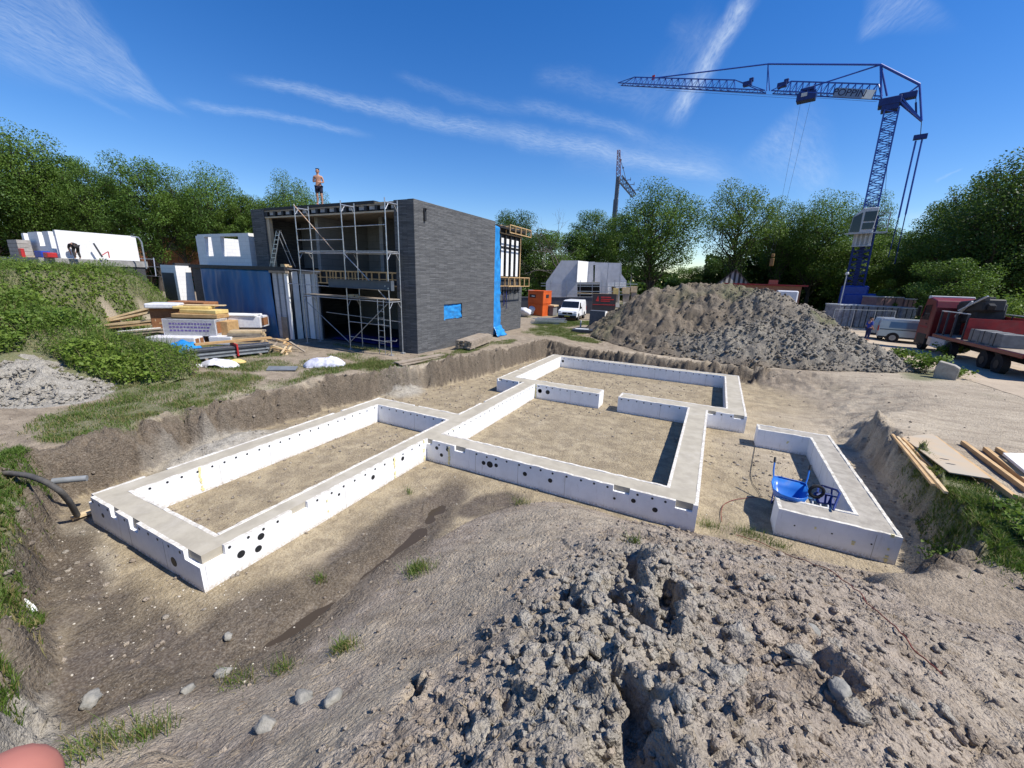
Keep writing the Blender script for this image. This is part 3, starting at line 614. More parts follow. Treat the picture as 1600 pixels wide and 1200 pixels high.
M_gblock = brick_mat('grey_block', ((.40, .41, .42), (.48, .49, .50), (.36, .37, .38)), .9, .4, (.30, .31, .32), .85, .008, .003)
M_dbrick = brick_mat('dark_brick', ((.05, .052, .058), (.085, .085, .09), (.065, .066, .07)), .22, .065, (.03, .03, .03))
M_rbrick = brick_mat('red_brick', ((.30, .105, .055), (.40, .16, .085), (.24, .085, .05)), .22, .065, (.30, .26, .22))
M_black = pm('black_membrane', (.02, .021, .024), .6, (.03, .03, .034), 3)
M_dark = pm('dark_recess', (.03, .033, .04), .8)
M_wood = pm('fresh_timber', (.55, .37, .19), .75, (.44, .28, .13), 3, .003, stretch=(1, 1, 6))
M_wood2 = pm('pale_timber', (.62, .48, .29), .75, (.50, .36, .20), 4, .003, dirt=(.35, .27, .18))
M_oldwood = pm('weathered_timber', (.33, .27, .205), .85, (.23, .19, .15), 5, .006, dirt=(.42, .37, .30))
M_ply = pm('plywood', (.50, .41, .29), .7, (.43, .35, .25), 2, dirt=(.30, .26, .2), dirt_amt=.3)
M_white = pm('white_board', (.78, .78, .77), .6, (.70, .70, .69), 3)
M_galv = pm('galvanised_steel', (.52, .53, .55), .38, (.40, .41, .43), 8, metal=.75)
M_galv2 = pm('dull_galvanised', (.40, .41, .42), .5, (.28, .285, .29), 8, metal=.4)
M_steel = pm('grey_primer_steel', (.085, .10, .12), .45, (.07, .082, .10), 3)
M_film = pm('blue_film', (.02, .20, .52), .32, (.035, .27, .62), 2.2, .02, spec=.5)
M_film2 = pm('blue_tarp', (.012, .088, .235), .42, (.02, .125, .31), 1.1, .02, stretch=(1, 1, .25), spec=.4)
M_conc3 = pm('floor_concrete', (.30, .29, .275), .85)
M_dgrey = pm('dark_grey_panel', (.05, .055, .065), .6)
M_glass = pm('dark_glass', (.012, .016, .02), .08, spec=.6)
HZ = 8.2
house = thing('house', 'two storey grey long brick house shell with open front behind scaffolding', 'house', (-8.6, 11.4, 1.1))
X0, X1, YF, YB = -14.6, -2.67, 7.6, 15.3
m = MB(); wy0, wy1, wz0, wz1 = 9.83, 11.57, 2.53, 3.38
m.box(X1-.35, X1, YF, wy0, .7, HZ); m.box(X1-.35, X1, wy1, YB, .7, HZ); m.box(X1-.35, X1, wy0, wy1, .7, wz0); m.box(X1-.35, X1, wy0, wy1, wz1, HZ)
m.build('wall', M_gbrick, house)
MB().box(-3.85, X1-.352, YF, YF+.5, .7, HZ-.01).build('pier', M_gbrick, house)
MB().box(X0, -13.45, YF, YF+.5, .7, HZ).build('pier', M_gbrick, house)
MB().box(X0, X0+.35, YF+.5, YB, .7, HZ-.02).build('wall', M_gbrick, house)
MB().box(X0+.36, X1-.36, YB-.35, YB-.02, .9, HZ-.03).build('wall', M_gblock, house)
wf = MB(); 
for a in ((wy0, wy0+.05, wz0, wz1), (wy1-.05, wy1, wz0, wz1), (wy0+.05, wy1-.05, wz0, wz0+.05), (wy0+.05, wy1-.05, wz1-.05, wz1)): wf.box(X1-.16, X1-.08, *a)
wo = wf.build('window', M_dgrey, house)
def sheet(name, mat, parent, P00, P10, P11, P01, nu, nv, amp, seed, n, thick=.006, fx=3., fy=3.):
    """wrinkled sheet spanning four corners, displaced along n"""
    P00, P10, P11, P01, n = (np.asarray(p, float) for p in (P00, P10, P11, P01, n)); V = []
    U, Vv = np.meshgrid(np.linspace(0, 1, nu+1), np.linspace(0, 1, nv+1)); d = amp*(ridged(U*fx, Vv*fy, seed, 3)*1.4-.9+.3*fbm(U*fx*3, Vv*fy*3, seed+3, 3))
    B = (P00*(1-U[..., None])+P10*U[..., None])*(1-Vv[..., None])+(P01*(1-U[..., None])+P11*U[..., None])*Vv[..., None]+d[..., None]*n
    i = np.arange((nu+1)*(nv+1)).reshape(nv+1, nu+1); F = np.stack([i[:-1, :-1], i[:-1, 1:], i[1:, 1:], i[1:, :-1]], -1).reshape(-1, 4)
    me = raw_mesh(name, B.reshape(-1, 3)-(ORG[parent.name] if parent else 0), F, mat, smooth=True); o = link_mesh(name, me, parent)
    s = o.modifiers.new('thick', 'SOLIDIFY'); s.thickness = thick; return o
sheet('film', M_film, wo, (X1-.04, wy0+.02, wz0-.04), (X1-.04, wy1+.05, wz0+.03), (X1-.05, wy1-.06, wz1-.03), (X1-.05, wy0+.02, wz1-.02), 26, 14, .09, 3, (1, 0, 0))
MB().box(X1, X1+.09, 8.28, 8.42, 7.35, 7.9).box(X1, X1+.16, 8.31, 8.39, 7.82, 7.9).build('wall_lamp', M_black, house, bevel=.01)
MB().box(X0+.36, X1-.36, YF+.2, YB-.36, 7.80, 8.10).build('roof_deck', [M_oldwood], house)  # ceiling shade put into the colour by a darker timber
m = MB().box(-13.44, -5.1, YF+.02, YF+.5, 8.105, 8.24); m.box(X0+.36, X1-.36, YF+.52, YB-.36, 8.105, 8.15); m.build('roof_membrane', M_black, house)
MB().box(-5.09, -3.86, YF+.06, YF+.4, 8.105, 8.16).build('roof_edge', M_wood2, house)
MB().box(-13.44, -3.86, YF+.04, YF+.18, 7.70, 7.775).build('fascia_board', M_ply, house)
MB().box(-13.44, -3.86, YF+.05, YF+.18, 8.03, 8.10).build('fascia_board', M_oldwood, house)
k = 0; x = -13.35
rr = random.Random(4)
while x < -4.0:
    wd = .42 if k % 2 else .27
    if k % 2: MB().box(x, min(x+wd, -3.88), YF+.12, YF+.19, 7.86, 8.028).build('insulation_block', pm('grey_insulation', (.42, .42, .43), .9), house)
    else: MB().box(x, x+wd*.6, YF+.03, YF+.18, 7.78, 8.028).build('rafter_end', M_black, house)
    x += wd; k += 1
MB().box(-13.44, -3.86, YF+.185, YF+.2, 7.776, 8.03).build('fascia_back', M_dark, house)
MB().box(X0+.36, X1-.36, YF+.35, YB-.36, 4.60, 4.93).build('upper_floor', M_dgrey, house)
MB().box(X0+.36, X1-.36, YF+.1, YB-.36, .8, 1.17).build('ground_floor', M_dgrey, house)
m = MB(); m.box(-9.75, -3.86, YF+.06, YF+.12, 4.88, 4.95); m.box(-9.75, -3.86, YF+.06, YF+.12, 4.25, 4.31); x = -9.72
while x < -3.95: m.box(x, x+.06, YF+.065, YF+.115, 4.311, 4.879); x += rr.choice((.28, .36, .5, .22))
m.box(-9.7, -3.9, YF+.07, YF+.11, 4.56, 4.60); m.build('floor_edge_frame', M_wood, house)
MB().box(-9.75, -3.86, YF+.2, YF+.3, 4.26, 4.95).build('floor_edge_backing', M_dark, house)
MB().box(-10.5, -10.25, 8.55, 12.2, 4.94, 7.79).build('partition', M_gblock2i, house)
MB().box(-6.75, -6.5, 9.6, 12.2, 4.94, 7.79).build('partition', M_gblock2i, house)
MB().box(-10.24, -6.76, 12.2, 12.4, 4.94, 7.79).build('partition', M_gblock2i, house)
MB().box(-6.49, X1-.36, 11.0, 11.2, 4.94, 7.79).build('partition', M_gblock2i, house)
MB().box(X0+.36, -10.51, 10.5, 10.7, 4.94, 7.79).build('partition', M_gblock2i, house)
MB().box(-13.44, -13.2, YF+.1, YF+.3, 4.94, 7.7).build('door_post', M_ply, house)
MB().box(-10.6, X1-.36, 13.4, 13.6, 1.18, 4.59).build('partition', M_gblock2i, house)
sheet('floor_film', pm('dark_blue_film', (.01, .02, .16), .5), house, (-9, 7.8, 1.24), (-3.9, 7.8, 1.24), (-3.9, 9.6, 1.3), (-9, 9.6, 1.3), 24, 10, .12, 9, (0, 0, 1))
# tall grey panels with dark gaps left of the open ground floor
for i, (a, b, mt) in enumerate(((-11.0, -10.62, M_gblock), (-10.5, -10.1, M_white), (-9.98, -9.55, M_gblock))): MB().box(a, b, YF+.02, YF+.1, 1.1, 4.72).build('panel', mt, house)
MB().box(-11.02, -9.5, YF+.12, YF+.2, 1.0, 4.8).build('panel_backing', M_black, house)
MB().box(-11.02, -9.4, YF, YF+.22, 4.72, 4.84).build('panel_top_rail', M_oldwood, house)
# film covered joint and the set back rear part with its bare bay
sheet('film_strip', M_film, house, (X1-.02, YB-.02, 1.15), (X1+.02, 16.3, 1.12), (X1-.12, 16.15, 7.92), (X1-.04, YB+.01, 7.98), 10, 60, .09, 21, (1, 0, 0), fx=2, fy=9)
sheet('film_strip_foot', M_film, house, (X1+.35, YB-.1, 1.08), (X1+.45, 16.55, 1.06), (X1+.02, 16.25, 1.75), (X1, YB+.05, 1.7), 14, 10, .12, 22, (1, 0, 0))
MB().box(-3.2, -2.85, YB+.02, 16.25, .8, 7.95).build('joint_backing', M_black, house)
MB().box(X0+.5, -3.3, 16.26, 20.8, .8, 4.2).build('rear_wall', M_gbrick, house)
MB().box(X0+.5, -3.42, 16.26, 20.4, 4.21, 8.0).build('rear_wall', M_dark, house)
MB().box(X0+.5, -3.0, 15.31, 20.45, 8.0, 8.12).build('rear_roof', M_black, house)
for i in range(4):
    y = 17.35+i*.76; MB().box(-3.40, -3.36, y, y+.46, 4.95, 6.75).build('insulation_panel', M_white, house); MB().box(-3.40, -3.36, y, y+.46, 6.92, 7.45).build('insulation_panel', M_white, house)
for i in range(5):
    y = 17.18+i*.76; MB().box(-3.415, -3.30, y, y+.14, 4.94, 7.9).build('batten', M_black, house)
MB().box(-3.41, -3.28, 20.26, 20.36, 4.9, 7.7).build('corner_post', M_wood, house)
for z0, z1 in ((7.70, 8.22), (4.25, 4.90)):
    m = MB(); ya, yb = 17.0, 20.42
    for z in (z0, z1-.05):
        m.box(-2.56, -2.5, ya, yb, z, z+.05); m.box(-3.28, -3.22, ya, yb, z, z+.05)
    for i in range(5):
        y = ya+i*(yb-ya-.06)/4; m.box(-2.556, -2.504, y, y+.06, z0+.051, z1-.051); m.box(-3.27, -3.23, y, y+.06, z0+.051, z1-.051); m.box(-3.215, -2.565, y+.01, y+.05, z1-.12, z1-.052)
    m.build('eaves_frame', M_wood, house)
m = MB(); 
for y, z in ((17.6, 2.9), (17.75, 3.0), (18.05, 3.2), (18.1, 2.7)): m.path([(-3.24, y, 4.3), (-3.22, y+.03, 3.6), (-3.2, y+.06, z)], .025, 5)
m.build('strap', pm('blue_strap', (.02, .03, .16), .7), house)
m = MB(); rr = random.Random(8)
for i in range(9): y = 16.7+i*.4; m.box(-3.29, -3.2, y, y+.3, 3.9+rr.uniform(-.15, .1), 4.2)
m.build('loose_membrane', M_black, house)
vp = at_y(688, 325, 13.5); m = MB(); m.path([(vp[0], 13.5, 8.13), (vp[0], 13.5, 8.35), (vp[0], 13.5, 8.62)], [.3, .26, .06], 8); m.build('roof_vent', M_black, house)
# ------------------------------------------------------------------ annex with tarp
annex = thing('annex', 'low flat roofed annex of dark brick and grey panels left of the grey house', 'building', (-16, 9.5, .9))
AX0, AX1, AY = -20.3, -11.05, 6.9
MB().box(AX0, -19.1, AY, 13, .2, 4.84).build('wall', M_dbrick, annex)
MB().box(-19.1, AX1, AY+.12, AY+.3, .2, 4.84).build('front_wall', M_black, annex)
MB().box(AX1-.2, AX1, AY+.31, 7.58, .6, 4.84).build('side_wall', M_white, annex)
MB().box(AX0-.1, AX1+.05, AY-.12, 14, 4.85, 5.05).build('roof', M_black, annex)
for a, b, mt in ((-12.3, -11.95, M_gblock), (-11.8, -11.45, M_gblock), (-11.3, -11.06, M_white)): MB().box(a, b, AY+.02, AY+.11, .8, 4.7).build('panel', mt, annex)
MB().box(-11.9, -11.4, AY-.02, AY+.015, .9, 2.3).build('panel', M_oldwood, annex)
MB().box(-12.4, -10.95, AY-.1, AY+.1, 4.72, 4.84).build('top_rail', M_oldwood, annex)
t = sheet('tarpaulin', M_film2, None, (-19.2, AY-.06, .35), (-12.2, AY-.06, .75), (-12.4, AY-.04, 4.86), (-19.25, AY-.04, 4.92), 50, 24, .10, 31, (0, -1, 0), fx=7, fy=1.5)
tag(t, 'dark blue tarpaulin hung across the annex front wall', 'tarpaulin')
MB().box(-11.6, -11.3, 7.0, 7.4, 5.051, 5.2).box(-11.25, -11.05, 6.9, 7.3, 5.051, 5.12).build('timber_offcut', M_wood2, None); tag(bpy.data.objects['timber_offcut'], 'timber offcuts lying on the front corner of the annex roof', 'timber')
# white block walls rising over the annex roof
a = at_y(307, 362, 7.9); b = at_y(398, 362, 7.9)
bw = thing('block_wall', 'white block upper wall with two window openings standing over the annex roof', 'wall', (-18, 7.9, 5.06))
xa, xb = a[0], -15.6; zt = 6.98
def px_x(px, py, Y): return at_y(px, py, Y)[0]
w1a, w1b, w2a, w2b = px_x(320,380,7.9), px_x(331,380,7.9), px_x(345,380,7.9), px_x(373,380,7.9)
m = MB(); Y0, Y1 = 7.9, 8.15
for x0, x1, z0, z1 in ((xa, w1a, 5.06, zt), (w1b, w2a, 5.06, zt), (w2b, xb, 5.06, zt), (w1a, w1b, 5.06, 5.62), (w2a, w2b, 5.06, 5.62), (w1a, w1b, 6.82, zt), (w2a, w2b, 6.82, zt)): m.box(x0, x1, Y0, Y1, z0, z1)
m.build('front_wall', M_block, bw)
MB().box(xb-.25, xb, Y1, 8.7, 5.06, zt).build('return_wall', M_block, bw)
MB().box(xa-1.6, xa-1.35, 8.6, 13.5, 5.06, zt).build('cross_wall', M_block, bw)
MB().box(w2b+.1, w2b+.3, 8.16, 8.3, 5.06, 5.9).build('prop', M_galv2, bw)
# free standing pier of white blocks in front of it
pc = at_y(273, 414, 6.2); pe = at_x(297, 414, pc[0]); pl = at_y(250, 414, 6.2)
bp = thing('block_pier', 'white block wall corner standing behind the weedy mound', 'wall', (pc[0], 6.2, 1.0))
MB().box(pc[0]-.22, pc[0], 6.2, pe[1], .8, pc[2]).build('side_wall', M_block, bp); MB().box(pl[0], pc[0]-.221, 6.2, 6.42, .8, pc[2]-.01).build('front_wall', M_block, bp)
MB().box(pl[0]+.05, pc[0]-.3, 6.19, 6.2, .8, pc[2]-.5).build('dark_strip', M_dgrey, bp)
MB().box(pc[0]-.25, pc[0]+.03, 6.2, pe[1], pc[2]+.002, pc[2]+.12).build('capping', M_dbrick, bp)
# ------------------------------------------------------------------ scaffold, ladder, beam
sc = thing('scaffold', 'light metal scaffold tower with two platforms in front of the grey house', 'scaffold', (-6.2, 6.9, 1.1))
SX = (-9.32, -6.07, -3.36); SY = (6.5, 7.3)
rr = random.Random(2)
for x in SX:
    zb = ground_z(x, 6.5)
    for y in SY:
        MB().tube((x, y, zb+.03), (x, y, 8.1), .026, 8).build('standard', M_galv, sc); MB().box(x-.09, x+.09, y-.09, y+.09, zb-.03, zb+.035).build('base_plate', M_galv2, sc)
    for z in (7.92, 5.78, 3.58):
        m = MB().tube((x, 6.53, z), (x, 7.27, z), .03, 8)
        m.tube((x, 6.53, z-.3), (x, 6.72, z-.02), .018, 6); m.tube((x, 7.27, z-.3), (x, 7.08, z-.02), .018, 6); m.build('frame_head', M_galv, sc)
def ledger(x0, z0, x1, z1, y, r=.02, mt=None): MB().tube((x0, y, z0), (x1, y, z1), r, 7).build('rail', mt or M_galv, sc)
ledger(-9.32, 6.9, -3.36, 6.98, 6.5); ledger(-9.32, 6.38, -6.07, 6.38, 6.5); ledger(-9.32, 5.82, -3.36, 5.78, 6.5); ledger(-9.32, 5.80, -3.36, 5.76, 7.3)
ledger(-9.32, 3.62, -3.36, 3.58, 6.5); ledger(-6.07, 2.5, -3.36, 2.48, 6.5); ledger(-6.07, 1.75, -3.36, 1.7, 6.5); ledger(-8.6, 2.75, -3.4, 2.6, 7.3); ledger(-10.9, 4.95, -8.3, 4.85, 6.9); ledger(-10.4, 4.2, -3.36, 4.12, 6.5)
orange = pm('worn_orange_paint', (.50, .27, .13), .6, (.48, .45, .40), 9)
MB().tube((-9.30, 6.47, 8.05), (-6.75, 6.47, 5.9), .022, 7).build('brace', orange, sc)
MB().tube((-6.05, 6.47, 5.75), (-3.45, 6.47, 3.7), .022, 7).build('brace', M_galv, sc)
MB().tube((-6.0, 6.47, 1.5), (-3.45, 6.47, 3.5), .02, 7).build('brace', M_galv2, sc); MB().tube((-6.1, 6.47, 1.45), (-9.0, 6.47, 3.3), .02, 7).build('brace', M_galv2, sc)
for z, xa_, xb_ in ((3.66, -9.3, -6.1), (3.66, -6.05, -3.38)): MB().box(xa_, xb_, 6.55, 7.25, z, z+.05).build('platform', M_oldwood, sc)
MB().box(-6.05, -3.38, 6.55, 7.25, 5.84, 5.88).build('platform', M_galv2, sc); MB().box(-9.3, -6.1, 6.56, 6.86, 5.86, 5.89).build('platform', M_galv2, sc)
zb = ground_z(-3.9, 6.4); m = MB()
for x in (-4.05, -3.68): m.tube((x, 6.42, zb), (x, 6.46, 3.7), .02, 6)
for i in range(8): m.tube((-4.05, 6.42, zb+.25+i*.3), (-3.68, 6.42, zb+.25+i*.3), .014, 5)
m.build('ladder', M_galv, sc)
MB().tube((-3.68, 6.45, 1.75), (-3.0, 6.45, 1.8), .02, 6).tube((-3.36, 6.9, 1.78), (-3.0, 6.45, 1.8), .02, 6).build('outrigger', M_galv, sc)
bm_ = thing('steel_beam', 'dark grey painted steel beam hanging across the scaffold front', 'beam', (-5.1, 6.38, 4.14))
m = MB().box(-7.15, -3.0, 6.36, 6.38, 4.16, 4.52); m.box(-7.15, -3.0, 6.28, 6.46, 4.143, 4.16); m.box(-7.15, -3.0, 6.28, 6.46, 4.52, 4.537); m.build('web', M_steel, bm_)
MB().box(-3.02, -2.995, 6.27, 6.47, 4.12, 4.56).build('end_plate', M_steel, bm_); m = MB(); m.disc((-3.35, 6.275, 4.32), (0, -1, 0), .03, 8, 0, .02); m.disc((-3.15, 6.275, 4.22), (0, -1, 0), .04, 8, 0, .03); m.build('bolt', M_galv, bm_)
MB().box(-6.2, -5.85, 6.7, 7.0, 3.712, 3.82).box(-5.8, -5.6, 6.75, 6.9, 3.712, 3.78).build('timber_block', M_wood2, None); tag(bpy.data.objects['timber_block'], 'short timber blocks lying on the lower scaffold platform', 'timber')
sl = thing('step_ladder', 'aluminium stepladder standing open on the annex roof', 'ladder', (-13, 7.25, 5.05))
fa = at_y(*(380+140/3.333, 250+555/3.333), 7.0); tp = (fa[0]+.62, 7.2, 6.95)
m = MB()
for o_ in (0, .36): m.bar((fa[0]+o_, 7.0, 5.06), (tp[0]+o_*.75, 7.2, tp[2]), .05, .03)
m.build('rail', M_galv, sl); m = MB()
for i in range(7):
    f = (i+1)/8; m.bar((fa[0]+.62*f, 7.0+.2*f, 5.06+1.89*f), (fa[0]+.62*f+.36-.09*f, 7.0+.2*f, 5.06+1.89*f), .08, .03)
m.build('step', M_galv, sl); m = MB()
for o_ in (0, .3): m.bar((tp[0]+o_, 7.22, tp[2]-.05), (tp[0]+.55+o_, 7.5, 5.06), .025)
m.bar((tp[0]+.35, 7.36, 5.9), (tp[0]+.65, 7.36, 5.9), .02); m.build('support_leg', M_galv2, sl)
MB().box(tp[0]-.02, tp[0]+.3, 7.15, 7.3, tp[2], tp[2]+.04).build('top_cap', M_black, sl)
# ------------------------------------------------------------------ left house shell on its raised floor
lh = thing('house_shell', 'white block house shell on a raised floor beyond the weedy mound', 'house', (-34, 6.5, 5.2))
p1 = at_x(85, 360, -32.); p2 = at_x(207, 366, -32.)
MB().box(-32.3, -32, p1[1], p2[1]+.15, 5.22, 7.12).build('side_wall', M_block, lh)
l0 = at_y(35, 372, p1[1]); 
def seg(px0, px1, z0, z1): x0 = px_x(px0, 380, p1[1]); x1 = px_x(px1, 380, p1[1]); return (x0, x1, p1[1], p1[1]+.25, z0, z1)
m = MB()
for s_ in ((37, 40, 5.22, 7.0), (47, 62, 5.22, 7.05), (70, 79, 5.22, 7.05), (40, 47, 5.22, 5.7), (62, 70, 5.22, 6.05)): m.box(*seg(*s_))
m.box(px_x(79, 380, p1[1]), -32.301, p1[1], p1[1]+.25, 5.22, 5.5); m.build('front_wall', M_block, lh)
MB().box(px_x(37, 380, p1[1])-1.2, px_x(37, 380, p1[1])-.9, p1[1]+.3, p2[1], 5.22, 7.0).build('cross_wall', M_block, lh); xm = px_x(66, 380, p1[1]); MB().box(xm-2.4, xm-2.2, p1[1]+2.2, p2[1], 5.22, 7.0).build('cross_wall', M_block, lh)
MB().box(px_x(0, 400, p1[1])-4, -31.7, p1[1]-1.2, p2[1]+.5, 4.75, 5.2).build('floor_slab', M_conc3, lh)
MB().box(px_x(0, 400, p1[1])-4, -31.8, p1[1]-1.0, p2[1]+.3, .6, 4.74).build('lower_wall', M_dbrick, lh)
m = MB().bar(at_x(146, 380, -31.5), at_x(160, 402, -31.5), .09); m.build('prop', M_dgrey, lh)
m = MB(); red = pm('red_paint', (.45, .03, .03), .5); m.bar(at_x(159, 399, -31.6), at_x(169, 393, -31.6), .05).bar(at_x(169, 393, -31.6), at_x(171, 403, -31.6), .05); m.build('prop_stand', red, lh)
for i, (px, py, lab) in enumerate(((37, 400, 'pallet of grey blocks at the front edge of the raised floor, far left'),)):
    p = at_y(px, py, p1[1]-.6); t_ = thing('block_pallet', lab, 'pallet', (p[0], p1[1]-.6, 5.2)); 
    for k in range(4): MB().box(p[0]-1.0+.04*(k % 2), p[0]+.9, p1[1]-1.0, p1[1]-.3, 5.36+k*.27, 5.36+k*.27+.25).build('block_layer', pm('grey_stone', (.36, .33, .30), .9, dirt=(.5, .46, .4)), t_)
    MB().box(p[0]-1.05, p[0]+.95, p1[1]-1.02, p1[1]-.28, 5.21, 5.35).build('pallet_base', M_oldwood, t_)
MB().box(px_x(66, 395, p1[1]-.5), px_x(76, 395, p1[1]-.5), p1[1]-.9, p1[1]-.4, 5.21, 5.65).build('crate', pm('blue_plastic', (.02, .05, .35), .5), None, bevel=.03); tag(bpy.data.objects['crate'], 'small blue plastic crate before the left white wall', 'crate')
MB().box(px_x(79, 395, p1[1]-.5), px_x(86, 395, p1[1]-.5), p1[1]-.9, p1[1]-.4, 5.21, 5.55).build('container', red, None, bevel=.04); tag(bpy.data.objects['container'], 'small red container before the left white wall', 'container')
MB().box(px_x(32, 395, p1[1]-1.1), px_x(36, 395, p1[1]-1.1), p1[1]-1.19, p1[1]-1.0, 4.7, 5.8).build('barrier_post', red, None, bevel=.02); tag(bpy.data.objects['barrier_post'], 'red barrier post at the edge of the raised floor', 'post')
MB().box(px_x(46, 408, p1[1]-1.6), px_x(88, 408, p1[1]-1.6), p1[1]-1.7, p1[1]-1.3, 3.9, 4.7).build('wrapped_board', M_white, None); tag(bpy.data.objects['wrapped_board'], 'white wrapped board lying under the edge of the raised floor', 'board')
# ------------------------------------------------------------------ trees
def leaf_mat(name, a, b, c):
    t = NT(name); at = t.attr('tone'); oi = t.N('ShaderNodeObjectInfo').outputs['Random']
    col = t.mix(at, a, b); col = t.mix(t.math('MULTIPLY', oi, .75), col, c)
    t.color(col); t.rough(.55); t.b.inputs['Specular IOR Level'].default_value = .25
    tr = t.N('ShaderNodeBsdfTranslucent'); t.L(t.mix(.6, col, (.16, .26, .03)), tr.inputs[0])
    mx = t.N('ShaderNodeMixShader'); mx.inputs[0].default_value = .28; t.L(t.b.outputs[0], mx.inputs[1]); t.L(tr.outputs[0], mx.inputs[2]); t.L(mx.outputs[0], t.out.inputs[0]); return t.m
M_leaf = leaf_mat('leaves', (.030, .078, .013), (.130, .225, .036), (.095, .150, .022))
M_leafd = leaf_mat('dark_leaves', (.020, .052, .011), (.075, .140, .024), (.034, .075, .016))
M_leafl = leaf_mat('bright_leaves', (.060, .120, .016), (.185, .255, .038), (.10, .16, .024))
M_bark = pm('bark', (.075, .062, .048), .9, (.045, .038, .030), 6, .02, stretch=(1, 1, .3))
def leaf_quads(P, N, s, rs, ax=1.0):
    """one diamond-ish leaf-clump face per point"""
    n = len(P); t = rs.normal(size=(n, 3)); a = np.cross(N, t); a /= np.linalg.norm(a, axis=1)[:, None]+1e-9; b = np.cross(N, a)
    s = np.asarray(s).reshape(-1, 1); k = rs.uniform(.55, 1, (n, 1))
    V = np.stack([P-a*s, P-b*s*k*.7+N*s*.15, P+a*s, P+b*s*k], 1).reshape(-1, 3)
    return V, np.arange(4*n).reshape(n, 4)
def make_tree(seed, H, Wd, base=.18, lobes=34, leaves=8500, ls=.22, gap=.5, trunk_r=.3, squash=1.0, mat=None, style='oak'):
    rs = np.random.default_rng(seed); zc = H*(base+(1-base)*.52); rz = H*(1-base)*.50; rx = Wd/2
    L = []; tries = 0
    while len(L) < lobes and tries < 5000:
        tries += 1
        d = unit(rs.normal(size=3)); r = rs.uniform(.12, 1)**.5; sh = 1-.28*max(0, -d[2]) if style == 'oak' else 1-.45*max(0, d[2])
        c = np.array([d[0]*rx*r*sh*.86, d[1]*rx*r*sh*.86, zc+d[2]*rz*r*.86]); q = rs.uniform(.085, .165)*Wd*(.8+.2*squash)
        if all(np.linalg.norm((c-o)/np.array([1, 1, .8])) > gap*(q+p) for o, p in L): L.append((c, q))
    tr = MB(); lean = rs.normal(0, .02, 2)*H; kinks = [np.array([0, 0, -.3]), np.array([lean[0]*.3, lean[1]*.3, H*base*.6]), np.array([lean[0], lean[1], H*.45]), np.array([lean[0]*1.3, lean[1]*1.3, H*.78])]
    tr.path(kinks, [trunk_r*1.25, trunk_r*.9, trunk_r*.55, trunk_r*.15], 8)
    for c, q in L:
        f = np.clip((c[2]/H-.22), base*.6, .7); i = f*H; st = np.array([np.interp(i, [k[2] for k in kinks], [k[j] for k in kinks]) for j in (0, 1)]+[i])
        if c[2] < i: st[2] = max(H*base*.7, c[2]*.7)
        md = (st+c)/2+rs.normal(0, .06, 3)*Wd+np.array([0, 0, -.04*H*.3]); rb = trunk_r*.34
        tr.path([st, md, c], [rb, rb*.6, rb*.2], 5, caps=False)
        for _ in range(3): e = c+unit(rs.normal(size=3))*q*.8; tr.path([md*.4+c*.6, e], [rb*.3, rb*.08], 4, caps=False)
    vol = np.array([q**2 for _, q in L]); cnt = (leaves*vol/vol.sum()).astype(int); PP = []; NN = []; TT = []
    for (c, q), k in zip(L, cnt):
        d = rs.normal(size=(k, 3)); d /= np.linalg.norm(d, axis=1)[:, None]; rad = q*(rs.random(k)**.40)*(1+.18*vnoise(d[:, 0]*2.3+seed, d[:, 1]*2.3+d[:, 2]*1.7, seed)); 
        p = c+d*rad[:, None]*np.array([1.08, 1.08, .78]); n = d*.5+rs.normal(0, .6, (k, 3))+np.array([0, 0, .55]); n /= np.linalg.norm(n, axis=1)[:, None]
        PP.append(p); NN.append(n); TT.append(np.clip(rs.normal(.45, .22)+rs.normal(0, .22, k), 0, 1))
    P = np.concatenate(PP); N = np.concatenate(NN); T = np.concatenate(TT)
    V, F = leaf_quads(P, N, ls*rs.uniform(.6, 1.25, len(P)), rs)
    me = raw_mesh('crown', V, F, mat or M_leaf, attrs=dict(tone=np.repeat(T, 4)))
    return tr, me
TREES = {}
def tree_proto(key, **kw):
    TREES[key] = make_tree(**kw); TREES[key] = (TREES[key][0].build('trunk_src', M_bark).data, TREES[key][1], kw['H'], kw['Wd']); bpy.data.objects.remove(bpy.data.objects['trunk_src'])
tree_proto('oak', seed=1, H=20, Wd=15, base=.16, lobes=72, leaves=32000, ls=.13, gap=.60, trunk_r=.42)
tree_proto('oak2', seed=12, H=22, Wd=13.5, base=.2, lobes=64, leaves=29000, ls=.13, gap=.60, trunk_r=.38)
tree_proto('airy', seed=23, H=20, Wd=13, base=.26, lobes=50, leaves=18000, ls=.125, gap=.72, trunk_r=.36)
tree_proto('tall', seed=34, H=22, Wd=10, base=.1, lobes=60, leaves=26000, ls=.13, gap=.56, trunk_r=.3)
tree_proto('dark', seed=45, H=20, Wd=13, base=.06, lobes=84, leaves=32000, ls=.135, gap=.52, trunk_r=.36, mat=M_leafd)
tree_proto('bushy', seed=56, H=12, Wd=10, base=.02, lobes=56, leaves=19000, ls=.12, gap=.52, trunk_r=.2)
tree_proto('young', seed=67, H=9, Wd=5, base=.05, lobes=24, leaves=4200, ls=.17, gap=.45, trunk_r=.1, mat=M_leafl, style='cone')
